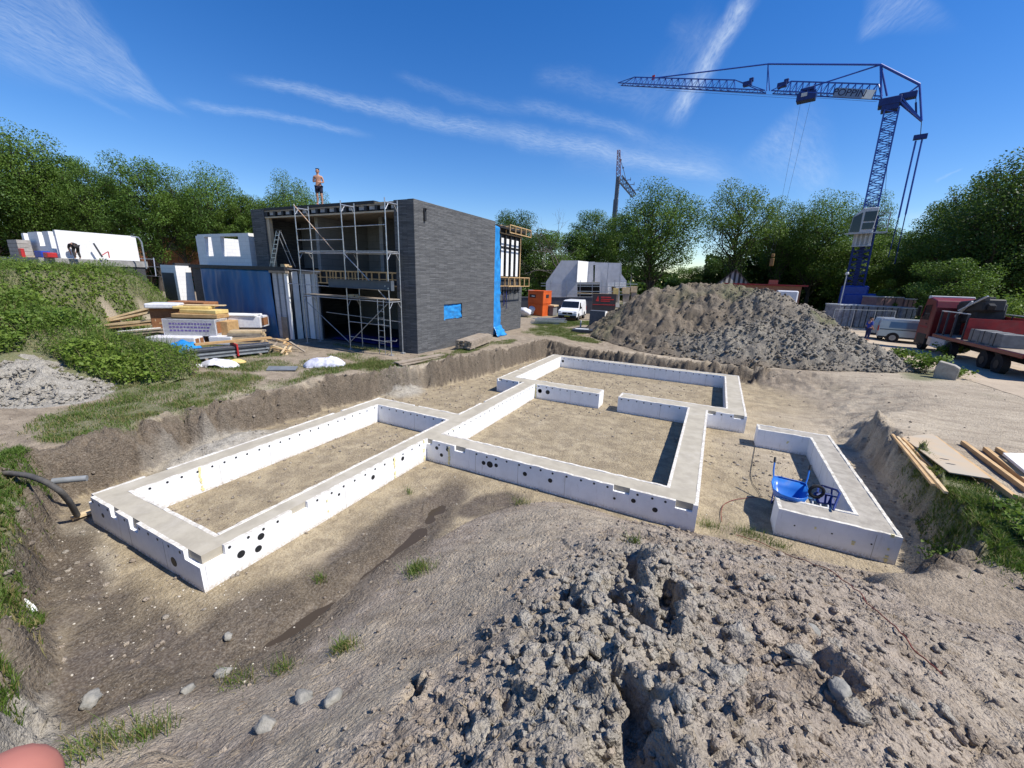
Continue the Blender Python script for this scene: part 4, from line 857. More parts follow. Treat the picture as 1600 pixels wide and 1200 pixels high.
def tree(key, px, top, wpx, D, label, group='trees round the building site', z0=1.0, name='tree', rz=None, ztop=None):
    tm, cm, H, Wd = TREES[key]; r = ray(px, 430); b = CAM+r*D; tp = at_ax(px, top, D)
    # the trunk stands below the crown's middle: follow the vertical through the top pixel
    base = np.array([tp[0], tp[1], z0]); h = max(2., tp[2]-z0); wd = wpx*D/FPX*(math.hypot(r[0], r[1])/1.0)**0
    t = thing(name, label, 'tree', base, group); rs = random.Random(int(px*7+top)); t.rotation_euler = (0, 0, rs.uniform(0, 6.28) if rz is None else rz)
    t.scale = (wd/Wd, wd/Wd, h/H)
    for nm, me in (('trunk', tm), ('crown', cm)): link_mesh(nm, me, t)
    return t
LT = 'trees of the wood behind the buildings'
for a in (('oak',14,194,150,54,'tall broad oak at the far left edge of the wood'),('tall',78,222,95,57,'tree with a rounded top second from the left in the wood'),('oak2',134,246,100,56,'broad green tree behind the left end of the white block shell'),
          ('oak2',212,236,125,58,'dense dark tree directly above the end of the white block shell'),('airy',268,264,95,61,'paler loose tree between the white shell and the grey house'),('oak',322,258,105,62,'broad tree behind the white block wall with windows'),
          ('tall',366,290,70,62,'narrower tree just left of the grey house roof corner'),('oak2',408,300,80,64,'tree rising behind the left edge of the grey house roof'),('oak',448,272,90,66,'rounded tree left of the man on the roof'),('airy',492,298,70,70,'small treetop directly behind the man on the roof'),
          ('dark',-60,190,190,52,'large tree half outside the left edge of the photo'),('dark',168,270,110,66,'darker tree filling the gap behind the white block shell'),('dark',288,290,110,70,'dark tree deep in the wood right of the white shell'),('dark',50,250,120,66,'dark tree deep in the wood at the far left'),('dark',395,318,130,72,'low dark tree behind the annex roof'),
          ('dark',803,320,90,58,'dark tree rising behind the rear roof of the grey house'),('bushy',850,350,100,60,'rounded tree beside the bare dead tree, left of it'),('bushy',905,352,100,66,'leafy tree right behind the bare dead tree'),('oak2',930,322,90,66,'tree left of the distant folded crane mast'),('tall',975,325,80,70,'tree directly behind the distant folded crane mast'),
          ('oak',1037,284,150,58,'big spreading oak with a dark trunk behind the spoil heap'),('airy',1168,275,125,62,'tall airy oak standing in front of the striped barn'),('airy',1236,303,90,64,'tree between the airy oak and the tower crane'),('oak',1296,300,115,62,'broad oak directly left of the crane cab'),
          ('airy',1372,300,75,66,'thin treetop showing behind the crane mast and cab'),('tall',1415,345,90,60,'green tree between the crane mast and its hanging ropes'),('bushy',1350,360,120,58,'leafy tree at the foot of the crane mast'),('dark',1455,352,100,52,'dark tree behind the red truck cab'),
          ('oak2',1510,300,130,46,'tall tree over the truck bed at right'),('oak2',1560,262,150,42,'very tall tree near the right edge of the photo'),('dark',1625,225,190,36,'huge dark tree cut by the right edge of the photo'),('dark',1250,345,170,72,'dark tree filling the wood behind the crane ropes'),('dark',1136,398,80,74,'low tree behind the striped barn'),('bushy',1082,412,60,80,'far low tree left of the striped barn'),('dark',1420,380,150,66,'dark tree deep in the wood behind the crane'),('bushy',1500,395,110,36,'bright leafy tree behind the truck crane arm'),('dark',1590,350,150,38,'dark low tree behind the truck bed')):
    tree(*a, group=LT)
tree('young', 1395, 432, 34, 46, 'small bright conifer shaped tree behind the brick packs')
# bare dead tree
def bare_tree(px, top, D):
    tp = at_ax(px, top, D); H = tp[2]-1; t = thing('bare_tree', 'bare dead tree with forked grey branches left of the distant crane', 'tree', (tp[0], tp[1], 1.0)); m = MB(); rs = np.random.default_rng(3)
    def grow(p, d, L, r, lv):
        e = p+d*L; mid = (p+e)/2+rs.normal(0, .05*L, 3); m.path([p, mid, e], [r, r*.8, r*.55], 5 if lv < 2 else 4, caps=False)
        if lv >= 5: return
        for _ in range(3 if lv else 4): grow(e if rs.random() < .7 else mid, unit(d+rs.normal(0, .55, 3)+np.array([0, 0, .12])), L*rs.uniform(.55, .78), r*.5, lv+1)
    grow(np.array([tp[0], tp[1], .7]), np.array([0.05, 0, 1.]), H*.38, .22, 0); m.build('trunk', pm('dead_bark', (.13, .115, .10), .9), t)
bare_tree(878, 322, 56)
# the dark wood behind reads as one mass
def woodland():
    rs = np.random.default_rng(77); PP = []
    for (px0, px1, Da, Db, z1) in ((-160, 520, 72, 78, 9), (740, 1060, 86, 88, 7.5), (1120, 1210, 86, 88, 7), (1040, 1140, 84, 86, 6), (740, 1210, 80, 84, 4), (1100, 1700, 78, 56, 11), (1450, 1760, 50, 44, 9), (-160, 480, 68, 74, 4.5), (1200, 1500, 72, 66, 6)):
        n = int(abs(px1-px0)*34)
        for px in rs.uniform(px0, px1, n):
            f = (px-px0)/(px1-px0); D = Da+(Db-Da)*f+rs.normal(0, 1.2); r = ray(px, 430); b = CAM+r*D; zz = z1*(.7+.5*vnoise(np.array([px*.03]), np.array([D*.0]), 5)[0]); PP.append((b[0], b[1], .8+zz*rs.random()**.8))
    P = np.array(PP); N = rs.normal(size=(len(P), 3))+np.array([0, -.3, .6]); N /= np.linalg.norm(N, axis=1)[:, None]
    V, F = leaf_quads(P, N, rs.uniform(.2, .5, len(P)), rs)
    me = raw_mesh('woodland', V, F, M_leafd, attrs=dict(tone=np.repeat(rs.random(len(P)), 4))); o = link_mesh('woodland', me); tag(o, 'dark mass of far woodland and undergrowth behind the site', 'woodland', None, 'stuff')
woodland()
# trunks standing in front of the dark undergrowth, left wood
# ------------------------------------------------------------------ weeds, grass
def weed_mound():
    """overgrown earth mound at the left"""
    bx = [-30,-22,-20.5,-19,-17.6,-15.4,-12.6,-9.6,-7.4,-6.2,-5.2]; by = [8.6,7.4,6.0,3.6,.8,-.5,-.7,-.2,.3,-.6,-1.6]
    def zf(x, y):
        wy = y+.5*fbm(x*.45, y*.45, 75, 3); yb = np.interp(x, bx, by); dy = (yb-wy)/(2.0+.06*np.clip(-6-x, 0, 20)); dx = (-6.0-.35*np.abs(y+1)-x)/10.5; d = 1/(1/np.clip(dx, 1e-4, 9)**3+1/np.clip(dy, 1e-4, 9)**3)**(1/3)
        t = np.clip(d, 0, 1); up = sstep(0, .05, d)
        z = 3.45*(t**.8*.55+.45*sstep(0, 1, t))+up*(.30*fbm(x*.45, y*.45, 70, 4)+.22*fbm(x*1.3, y*1.3, 71, 3)+.25*np.exp(-((x+8.6)/1.8)**2-((y+.6)/1.2)**2))
        back = sstep(-30, -23, x); return np.where(d > .001, z*back, -.2)
    root = thing('earth_mound', 'earth mound overgrown with thick green weeds at the left', 'mound', (-15.5, .8, 1.0))
    hx = np.arange(-30, -4.5, .14); hy = np.arange(-11, 7, .14); x, y, F = grid_mesh(hx, hy, None); z = zf(x, y); g, t, d, w = base_ground(x, y)
    keep = z > .03; Fk = F[keep[F].all(1)]; used = np.unique(Fk); re = -np.ones(len(x), int); re[used] = np.arange(len(used)); Fk = re[Fk]; x, y, z, g = (a[used] for a in (x, y, z, g))
    SP = [(-19.6,4.2,.7,.5,60,1),(-18.6,2.0,.5,.35,50,.8)]
    cl = np.clip(patches(x, y, SP), 0, 1); gr = np.clip(1.-cl*1.4, 0, 1); zz = np.zeros(len(x))
    me = raw_mesh('mound_earth', np.c_[x, y, g+z-.04]-ORG[root.name], Fk, M_soil, smooth=True, attrs=dict(grass=gr, clay=cl*.2, mud=zz, sand=cl*.9, bank=zz, floor=zz)); link_mesh('mound_earth', me, root)
    rs = np.random.default_rng(8); n = 300000; px = rs.uniform(-28, -4.8, n); py = rs.uniform(-10.5, 6, n); dc = np.hypot(px-CAM[0], py-CAM[1]); k = rs.random(n) < np.clip((20/dc)**1.6, .3, 1); px, py = px[k], py[k]; z = zf(px, py); n = len(px)
    k = (z > .06) & (rs.random(n) < .7+.3*sstep(.35, .6, vnoise(px*.8, py*.8, 72))) & (patches(px, py, SP) < .4) & (z > 1.0*(1-sstep(.1, 1.05, np.sqrt(((px+10.4)/5.0)**2+((py+3.7)/2.1)**2)))-.12*(((px+10.4)/5.0)**2+((py+3.7)/2.1)**2 > 1)); px, py, z = px[k], py[k], z[k]; g = base_ground(px, py)[0]
    tuft = .10+.55*vnoise(px*.7, py*.7, 73)**1.6+.25*vnoise(px*2.3, py*2.3, 76)**2; P = np.c_[px, py, g+z+tuft*rs.random(len(px))**.7]
    N = rs.normal(0, .8, (len(P), 3))+np.array([.2, -.2, .7]); N /= np.linalg.norm(N, axis=1)[:, None]; sz = rs.uniform(.018, .048, len(P))*(1+.8*(vnoise(px*.4, py*.4, 77) > .62)); V, F = leaf_quads(P, N, sz, rs)
    tone = np.clip(.15+.8*vnoise(px*.45+3, py*.45, 74)+rs.normal(0, .22, len(P)), 0, 1); me = raw_mesh('weeds', V-ORG[root.name], F, M_leafl, attrs=dict(tone=np.repeat(tone, 4))); o = link_mesh('weeds', me, root); o['kind'] = 'stuff'
    hb = rs.random(len(px)) < .42; px, py, z, g = px[hb], py[hb], z[hb], g[hb]
    o = blades('tall_grass', px, py, g+z, .25+.42*rs.random(len(px))**1.5, 68, None, .006); o.parent = root; o.matrix_parent_inverse = Matrix.Translation(-Vector(root.location)); o['kind'] = 'stuff'
    for k_ in ('label', 'category'):
        if k_ in o: del o[k_]
def grass_mat():
    m_ = leaf_mat('grass_blades', (.050, .105, .016), (.13, .20, .035), (.085, .14, .025)); n = m_.node_tree.nodes; l = m_.node_tree.links; b = n['Principled BSDF']; src = b.inputs['Base Color'].links[0].from_socket
    at = n.new('ShaderNodeAttribute'); at.attribute_name = 'dry'; mx = n.new('ShaderNodeMix'); mx.data_type = 'RGBA'; l.new(at.outputs['Fac'], mx.inputs[0]); l.new(src, mx.inputs[6]); mx.inputs[7].default_value = (.27, .215, .10, 1); l.new(mx.outputs[2], b.inputs['Base Color']); return m_
M_grass = grass_mat()
def blades(name, px, py, pz, h, seed, label, w=.008, dry=.12):
    rs = np.random.default_rng(seed); n = len(px); a = rs.uniform(0, 2*math.pi, n); l = rs.normal(0, .45, (n, 2)); hh = h*rs.uniform(.5, 1.25, n)
    B = np.c_[px, py, pz-.01]; s = np.c_[np.cos(a), np.sin(a), np.zeros(n)]*(w*rs.uniform(.7, 1.4, n))[:, None]
    M = B+np.c_[l*hh[:, None]*.35, hh*.6]; T = B+np.c_[l*hh[:, None], hh*.97]
    V = np.stack([B-s, B+s, M+s*.8, M-s*.8, T], 1).reshape(-1, 3); i = np.arange(n)*5
    me = raw_mesh(name, V, [np.stack([i, i+1, i+2, i+3], 1), np.stack([i+3, i+2, i+4], 1)], M_grass, attrs=dict(tone=np.repeat(np.clip(rs.normal(.5, .25, n), 0, 1), 5), dry=np.repeat((rs.random(n) < dry+.35*vnoise(px*.9, py*.9, 88)**2)*rs.uniform(.5, 1, n), 5)))
    o = link_mesh(name, me); tag(o, label, 'grass', None, 'stuff'); return o
weed_mound()
def grass():
    rs = np.random.default_rng(6); n = 1100000; px = rs.uniform(-14, 18, n); py = rs.uniform(-9, 30, n); keep = patches(px, py, GRASS) > .05; px, py = px[keep], py[keep]
    extra = [(rs.normal(cx_, sx_, k), rs.normal(cy_, sy_, k)) for cx_, cy_, sx_, sy_, k in ((15.0,1.9,.34,1.0,14000),(14.9,.2,.35,.5,9000),(15.7,-.2,.5,.3,3500),(.4,-6.85,.7,.22,14000),(1.8,-7.3,.8,.25,14000),(-.6,-6.5,.5,.3,6000),(3.,-7.6,.5,.2,5000),(16.3,2.6,.25,.2,1500),(-2.4,4.4,.7,.5,6000))]
    px = np.concatenate([px]+[e[0] for e in extra]); py = np.concatenate([py]+[e[1] for e in extra])
    z, t, d, w = base_ground(px, py); gr = ground_attrs(px, py, z, t, d, w)[0]; mz_ = mound_full(px, py)[0]; z = np.where(px > 14, np.maximum(z, mz_), z); gr = np.where((mz_ > z+.02) & (px <= 14), 0, gr); gr[-sum(len(e[0]) for e in extra):] += .3; cl = vnoise(px*2.1, py*2.1, 81)
    k = (rs.random(len(px)) < gr*1.25*(.3+cl)) & (t > .1); px, py, z, cl = px[k], py[k], z[k], cl[k]; dc = np.hypot(px-CAM[0], py-CAM[1])
    blades('grass', px, py, z, (.04+.14*cl)*(.8+.3*sstep(12, 6, dc)), 66, 'patchy green grass on the banks and building ground', .0065, .30)
    px = rs.uniform(-2.5, 4.6, 240000); py = rs.uniform(-9, -5.6, 240000); d, w, _ = pit_dist(px, py); z, t, d2, w2 = base_ground(px, py); k = (d > .32+.3*fbm(px*1.3, py*1.3, 83, 3)) & (d < 2.2) & (mound_full(px, py)[0] < z) & (rs.random(len(px)) < .35+.65*vnoise(px*1.4, py*1.4, 84)) & (py < -5.75-.1*px); blades('grass', px[k], py[k], z[k], .05+.10*vnoise(px[k]*1.1, py[k]*1.1, 85), 70, 'dense green grass on the bank at the lower left', .005, .0)
    px = []; py = []                                                  # sparse tufts on the mound and in the wet hollow
    for (x, y, zz, sp, kk) in ((655,885,.3,.14,260),(650,870,.35,.12,160),(535,1010,.5,.10,220),(500,905,0,.06,80),(150,1140,.6,.22,420),(230,1130,.5,.15,220),(370,1050,.2,.14,160),(815,778,.15,.12,120),(640,770,.0,.06,40),(1175,822,.2,.18,260),(1110,806,.25,.12,160),(990,870,1.2,.05,60),(440,1030,.3,.1,120),(1220,840,.2,.1,90)):
        p = at_z(x, y, zz); px += list(rs.normal(p[0], sp, kk)); py += list(rs.normal(p[1], sp*.7, kk))
    px, py = np.array(px), np.array(py); z = gz_arr(px, py); blades('grass_tufts', px, py, z, .11+.08*rs.random(len(px)), 67, 'thin grass tufts along the foot of the soil heap', .0035, .3)
grass()
def leafy_bush(name, px, py, zb, w, h, n, seed, label, ls=.07, mat=None, group=None):
    b = at_z(px, py, zb); zb = ground_z(b[0], b[1]) if abs(b[0]) < 40 else zb; rs = np.random.default_rng(seed); t = thing(name, label, 'bush', (b[0], b[1], zb), group)
    m = MB(); PP = []
    for i in range(14):
        e = np.array([b[0]+rs.normal(0, w*.28), b[1]+rs.normal(0, w*.28), zb+h*rs.uniform(.4, .95)]); m.path([(b[0]+rs.normal(0, w*.12), b[1]+rs.normal(0, w*.12), zb-.05), e], [.014, .005], 4, caps=False)
        k = n//14; PP.append(e+rs.normal(0, 1, (k, 3))*np.array([w*.13, w*.13, h*.15]))
    m.build('stem', M_bark, t); P = np.concatenate(PP); P[:, 2] = np.maximum(P[:, 2], zb+.02); N = rs.normal(0, .7, (len(P), 3))+np.array([0, 0, .8]); N /= np.linalg.norm(N, axis=1)[:, None]
    V, F = leaf_quads(P, N, ls*rs.uniform(.6, 1.3, len(P)), rs); me = raw_mesh('foliage', V-ORG[t.name], F, mat or M_leafl, attrs=dict(tone=np.repeat(rs.random(len(P)), 4))); link_mesh('foliage', me, t); return t
leafy_bush('bush', 1412, 566, .95, 1.1, .6, 700, 1, 'low leafy bush at the foot of the spoil heap by the road'); leafy_bush('bush', 1446, 583, .95, 1.1, .75, 800, 2, 'bright leafy bush directly left of the concrete stump'); leafy_bush('bush', 1478, 560, .9, .8, .7, 400, 3, 'small leafy bush behind the concrete stump'); leafy_bush('bush', 1490, 590, .95, .7, .4, 300, 13, 'low grassy bush at the front of the concrete stump')
leafy_bush('bush', 1585, 541, 1.0, 4.8, 3.4, 4200, 4, 'tall grey green bush behind the end of the truck bed', .11); leafy_bush('bush', 1502, 880, .6, .5, .45, 420, 5, 'small broad leaved bush growing on the face of the right bank', .035); leafy_bush('bush', 1470, 850, .5, .4, .35, 260, 15, 'small leafy sprig low on the right bank face', .03); leafy_bush('bush', 1562, 805, 1.0, .35, .22, 150, 6, 'tiny weed growing in pale sand near the planks', .03)
leafy_bush('bush', 1605, 852, 1.0, .9, .35, 500, 7, 'low dark weed clump at the right edge of the photo', .045)
# ------------------------------------------------------------------ blue tower crane
M_blue = pm('crane_blue', (.014, .055, .30), .42, (.018, .07, .37), 3, spec=.5)
M_dblue = pm('crane_dark_blue', (.010, .025, .13), .5, (.012, .035, .17), 3)
M_rope = pm('steel_rope', (.05, .055, .07), .6)
M_lgrey = pm('light_grey_paint', (.50, .52, .54), .5, (.42, .44, .46), 4)
CB = at_ax(1327, 480, 50.); CB[2] = .95
_vd = unit(np.array([CB[0]-CAM[0], CB[1]-CAM[1], 0])); _sd = np.array([_vd[1], -_vd[0], 0])
def cp(x, y, off=0): return at_pl(x, y, CB+_vd*off, _vd)
crane = thing('tower_crane', 'tall blue tower crane with a long lattice jib and operator cab', 'crane', CB)
def lattice(m, A, B, w0, w1, n, u, v, r=.035, rd=.022, tri=False):
    """four (or three) chords from A to B with zigzag bracing"""
    A, B = np.array(A), np.array(B); C = [(-1, -1), (1, -1), (1, 1), (-1, 1)] if not tri else [(-1, -1), (1, -1), (0, 1)]
    pt = lambda f, c: A+(B-A)*f+(u*c[0]+v*c[1])*(w0+(w1-w0)*f)/2
    for c in C: m.bar(pt(0, c), pt(1, c), r*2)
    for i in range(n):
        f0, f1 = i/n, (i+1)/n
        for j in range(len(C)):
            a, b = C[j], C[(j+1) % len(C)]
            if i % 2: a, b = b, a
            m.bar(pt(f0, a), pt(f1, b), rd*2)
            m.bar(pt(f1, a), pt(f1, b), rd*1.6)
    return m
mb_, mm_, mt_ = cp(1330, 468), cp(1352, 330), cp(1393, 172); ax_ = unit(mt_-mb_); us = unit(np.cross(_vd, ax_)); vs = np.cross(ax_, us)
m = lattice(MB(), mb_, mb_+(mt_-mb_)*.46, 1.75, 1.6, 15, us, vs, .085, .05); m.build('lower_mast', M_dblue, crane)
m = lattice(MB(), mb_+(mt_-mb_)*.42, mt_, 1.25, 1.2, 22, us, vs, .06, .035); m.build('upper_mast', M_blue, crane)
m = MB(); m.obox(mb_+(mt_-mb_)*.25, ax_*3.6, us*.22, vs*.22); m.build('inner_ram', M_dblue, crane)
# slewing head
hd = cp(1392, 160); m = MB(); m.obox(hd-us*.1, us*.95, ax_*.38, vs*.7).obox(hd+us*1.3+ax_*.3, us*.75, ax_*.3, vs*.45).obox(hd-ax_*.6, us*.72, ax_*.28, vs*.65); m.build('slewing_head', M_dblue, crane, bevel=.06)
# jib: triangular lattice, two sections with a knuckle
jr, jk1, jk0, jt = cp(1378, 153), cp(1200, 141.5), cp(1196, 141.5), cp(966, 130.5)
up_ = np.array((0, 0, 1.)); jd = unit(jt-jr); ju = unit(np.cross(jd, _sd*0+_vd)); jv = unit(_vd-jd*np.dot(_vd, jd)); ju = unit(np.cross(jv, jd)); ju = ju*np.sign(ju[2])
def jib(name, A, B, h0, h1, n, seg_top=(0, 1)):
    m = MB(); A, B = np.array(A), np.array(B); P = lambda f, s: A+(B-A)*f+jv*s*.55
    T = lambda f: A+(B-A)*f+ju*(h0+(h1-h0)*f)
    for s in (-1, 1): m.bar(P(0, s), P(1, s), .11)
    m.bar(T(seg_top[0]), T(seg_top[1]), .12)
    for i in range(n):
        f0, fm, f1 = i/n, (i+.5)/n, (i+1)/n
        for s in (-1, 1):
            if seg_top[0]-.01 <= fm <= seg_top[1]+.01: m.bar(P(f0, s), T(fm), .055).bar(T(fm), P(f1, s), .055)
        m.bar(P(f0, -1), P(f0, 1), .05).bar(P(f0, -1), P(f1, 1), .045)
    for s in (-1, 1): m.bar(P(0, s), T(seg_top[0]), .08).bar(P(1, s), T(seg_top[1]), .08)
    m.build(name, M_blue, crane)
jib('inner_jib', jr, cp(1206, 144), 1.25, 1.2, 17, (.08, .86)); jib('outer_jib', cp(1196, 143.5), cp(968, 131.5), 1.15, .95, 22, (.20, .90))
apex, mid, back, low = cp(1376, 101), cp(1200, 100), cp(1437, 132), cp(1440, 189)
def ties(name, pairs, r, mat=M_blue):
    m = MB()
    for a, b in pairs: m.tube(a, b, r, 6)
    m.build(name, mat, crane)
ties('tie_bar', [(apex, mid)], .10); ties('tie_bar', [(mid, cp(1026, 121.5))], .085); ties('tie_bar', [(apex+us*.1, cp(1264, 137))], .075); ties('tie_bar', [(apex, back)], .13); ties('tie_bar', [(back, low)], .10)
ties('jib_post', [(mid, cp(1198, 142, -.5)), (mid, cp(1202.5, 142, .5))], .06); ties('a_frame', [(apex, cp(1377, 153, -.6)), (apex, cp(1386, 150, .6))], .10)
ties('back_strut', [(back, cp(1407, 156)), (back+np.array((0, 0, -.1)), cp(1409, 152))], .07)
m = MB(); A, B, C_ = cp(1404, 158), cp(1408, 154), low
for s in (-.4, .4): m.bar(A+_vd*s, C_+_vd*s*.4, .14); m.bar(B+_vd*s, C_+_vd*s*.4, .12)
for i in range(1, 6): f = i/6; m.bar(A+(C_-A)*f-_vd*.3, A+(C_-A)*f+_vd*.3, .06); m.bar(A+(C_-A)*f, B+(C_-B)*(f-.1), .06)
m.build('rear_boom', M_blue, crane)
ties('rear_jack', [(cp(1431, 160), cp(1431.5, 178))], .09, M_dblue); ties('rear_jack', [(cp(1432, 140), cp(1431, 160))], .03, M_rope)
yk = cp(1438, 214); ties('rope', [(low, yk)], .035, M_rope); m = MB().obox(yk, us*.55, ax_*.22, vs*.25); m.build('yoke', M_dblue, crane)
ties('rope_bar', [(cp(1431, 220), cp(1404, 340)), (cp(1441, 217), cp(1415, 335))], .085); ties('rope_bar', [(cp(1404, 340), cp(1388, 402)), (cp(1415, 335), cp(1398, 412))], .05, M_dblue)
ties('rope', [(cp(1390, 205), cp(1380, 345))], .018, M_rope); ties('rope', [(cp(968, 133), cp(1370, 159)), (cp(1040, 141), cp(1260, 155))], .016, M_rope)
tl = cp(1260, 152); m = MB().obox(tl, us*.95, up_*.45, vs*.6).obox(tl+up_*.75, us*.7, up_*.16, vs*.5); m.build('trolley', M_dblue, crane, bevel=.05); m = MB().obox(tl+up_*.9+us*.3, us*.35, up_*.10, vs*.3).obox(tl+up_*.15-us*.2, us*.3, up_*.2, vs*.62); m.build('trolley_drum', M_lgrey, crane)
hookp = cp(1207, 404); ties('hoist_rope', [(cp(1251, 160), cp(1205, 396)), (cp(1266, 160), cp(1209, 396))], .014, M_rope)
m = MB(); yl = pm('worn_yellow', (.26, .16, .06), .6); m.obox(hookp+up_*.4, us*.18, up_*.22, vs*.15).obox(hookp-up_*.45, us*.24, up_*.5, vs*.1); m.build('hook_block', yl, crane, bevel=.05)
ph = cp(1150, 131); m = MB().obox(cp(1021, 121), us*.2, up_*.28, vs*.05); m.build('warning_flag', red, crane)
for p in (cp(1168, 131), cp(1222, 133)): m = MB().obox(p, us*.5, up_*.25, vs*.3).obox(p+us*.4+up_*.35, us*.25, up_*.2, vs*.2); m.build('pulley_frame', M_dblue, crane, bevel=.04)
# cab on the mast
cc = cp(1351, 346, -1.3); cu = unit(us*.95+_vd*.0); m = MB()
R_ = lambda a, b, c_: cc+us*a+ax_*b+vs*c_
prof = [(-1.25, -1.3), (.9, -1.3), (1.05, 1.35), (-.3, 1.35), (-1.1, .5)]
for s in (-1, 1): pass
V = [R_(a, b, -.8) for a, b in prof]+[R_(a, b, .8) for a, b in prof]; n = 5
m.add(V, [tuple(range(n)), tuple(range(2*n-1, n-1, -1))]+[(i, i+n, (i+1) % n+n, (i+1) % n) for i in range(n)]); m.build('cab', M_lgrey, crane, bevel=.05)
m = MB(); m.add([R_(a, b, -.83) for a, b in ((-.15, -.95), (.78, -.95), (.88, -.25), (-.12, -.25))], [(0, 1, 2, 3)]); m.build('cab_window', M_glass, crane); m = MB(); m.add([R_(a, b, -.83) for a, b in ((-.12, -.1), (.9, -.1), (.98, .95), (-.08, .95))], [(0, 1, 2, 3)]); m.build('cab_window', M_glass, crane)
m = MB(); m.add([R_(a, b, c_) for a, b, c_ in ((-1.29, -1.2, -.75), (-1.14, .46, -.75), (-1.14, .46, .75), (-1.29, -1.2, .75))], [(0, 1, 2, 3)]); m.add([R_(a, b, -.83) for a, b in ((-1.2, -1.2), (-.3, -1.2), (-.3, .9), (-1.05, .45))], [(0, 1, 2, 3)]); m.build('cab_windscreen', M_glass, crane)
m = MB()
for b in (-1.3, -.6, .1, .7): m.bar(R_(1.1, b, -.8), R_(2.1, b, -.8), .05).bar(R_(1.1, b, .8), R_(2.1, b, .8), .05).bar(R_(2.1, b, -.8), R_(2.1, b, .8), .05)
m.bar(R_(2.1, -1.3, -.8), R_(2.1, .7, -.8), .05).bar(R_(2.1, -1.3, .8), R_(2.1, .7, .8), .05).bar(R_(-1.6, -1.35, -.8), R_(2.2, -1.35, -.8), .1); m.build('cab_railing', M_lgrey, crane)
g_ = cp(1348, 371, -1.2); m = MB()
for i in range(4): m.obox(g_+us*(-.55+.4*i), us*.08, ax_*.95, vs*.1)
m.obox(g_+ax_*.95, us*.9, ax_*.06, vs*.2).obox(g_-ax_*.95, us*.9, ax_*.06, vs*.2).obox(g_+vs*.2, us*.85, ax_*.9, vs*.05); m.build('winch_grille', M_lgrey, crane)
# base carrier
m = MB(); b0 = cp(1345, 470); m.obox(CB+np.array((0, 0, 1.0))+us*1.2, us*3.2, up_*.55, _vd*1.3).obox(b0+us*.2+up_*.1, us*1.9, up_*.75, _vd*1.1).obox(cp(1333, 462), us*1.3, up_*1.2, _vd*1.0); m.build('carrier', M_blue, crane, bevel=.15)
m = MB()
for a in (-1.5, .5, 2.5): m.path([CB+us*a-_vd*1.4+up_*.5, CB+us*a-_vd*1.0+up_*.5], .5, 14)
m.build('wheel', M_black, crane)
# company board on the jib
bd0, bd1 = cp(1304, 144, -.75), cp(1366, 148, -.75); bx = unit(bd1-bd0); bz = unit(np.cross(bx, _vd)); bz *= np.sign(bz[2]); Lb = np.linalg.norm(bd1-bd0); bc = (bd0+bd1)/2
MB().obox(bc, bx*Lb/2, bz*.45, _vd*.03).build('board', pm('pale_board', (.17, .24, .38), .4, (.13, .20, .34), 2), crane); MB().obox(bc+bx*Lb*.36-_vd*.035, bx*Lb*.12, bz*.43, _vd*.004).build('board_glare', M_white, crane)  # white patch painted over the board's end for its glare
def text_obj(name, body, c, ex, ey, nrm, size, mat, parent, ext=.006):
    cu_ = bpy.data.curves.new(name, 'FONT'); cu_.body = body; cu_.size = size; cu_.align_x = 'CENTER'; cu_.align_y = 'CENTER'; cu_.extrude = ext
    to = bpy.data.objects.new(name, cu_); COL.objects.link(to); bpy.context.view_layer.update(); me = bpy.data.meshes.new_from_object(to.evaluated_get(bpy.context.evaluated_depsgraph_get())); bpy.data.objects.remove(to)
    V = np.empty(len(me.vertices)*3); me.vertices.foreach_get('co', V); V = V.reshape(-1, 3); W = np.asarray(c)+V[:, :1]*np.asarray(ex)+V[:, 1:2]*np.asarray(ey)+V[:, 2:]*np.asarray(nrm)-(ORG[parent.name] if parent is not None else 0)
    me.vertices.foreach_set('co', W.ravel()); me.materials.clear(); me.materials.append(mat); me.update(); return link_mesh(name, me, parent)
text_obj('lettering', 'POPPIN', bc-bx*Lb*.12-_vd*.045, bx, bz, -_vd, .95, pm('lettering_dark', (.01, .015, .06), .6), crane)
# ------------------------------------------------------------------ distant folded crane
FB = at_ax(958, 410, 78.); FB[2] = 1.0; fv = unit(np.array([FB[0]-CAM[0], FB[1]-CAM[1], 0])); fs = np.array([fv[1], -fv[0], 0])
fp = lambda x, y: at_pl(x, y, FB, fv)
fc = thing('folding_crane', 'distant slim telescopic crane mast with a short folded jib', 'crane', FB)
M_fc = pm('crane_grey', (.16, .16, .19), .5, (.12, .12, .15), 3); M_fo = pm('rust_orange', (.38, .16, .07), .7); M_fl = pm('pale_pipe', (.55, .5, .4), .6)
a, b = fp(952, 460), fp(956, 380); MB().bar(a, b, .9).build('mast_foot', M_fc, fc); MB().bar(fp(949, 460), fp(952.5, 382), .14).build('foot_pipe', M_fo, fc); MB().bar(fp(957.5, 460), fp(960, 378), .2).build('foot_pipe', M_fo, fc)
MB().bar(fp(956.5, 385), fp(962.5, 312), .75).build('middle_mast', M_fc, fc); MB().bar(fp(962.5, 315), fp(966, 276), .62).build('top_mast', M_fc, fc); MB().bar(fp(959.5, 378), fp(967.5, 285), .12).build('mast_pipe', M_fl, fc); MB().tube(fp(959, 340), fp(963, 280), .05, 5).build('rope', M_rope, fc)
l_ = lattice(MB(), fp(966.2, 275), fp(966.8, 235), .75, .45, 9, fs, fv, .05, .03); l_.build('upright_jib', pm('faded_red', (.32, .10, .09), .6, (.2, .09, .1)), fc)
l_ = lattice(MB(), fp(968.5, 278), fp(991, 306), 1.0, .8, 9, unit(np.cross(fv, fp(991, 306)-fp(968.5, 278))), fv, .06, .04); l_.build('folded_jib', M_fc, fc)
m = MB()
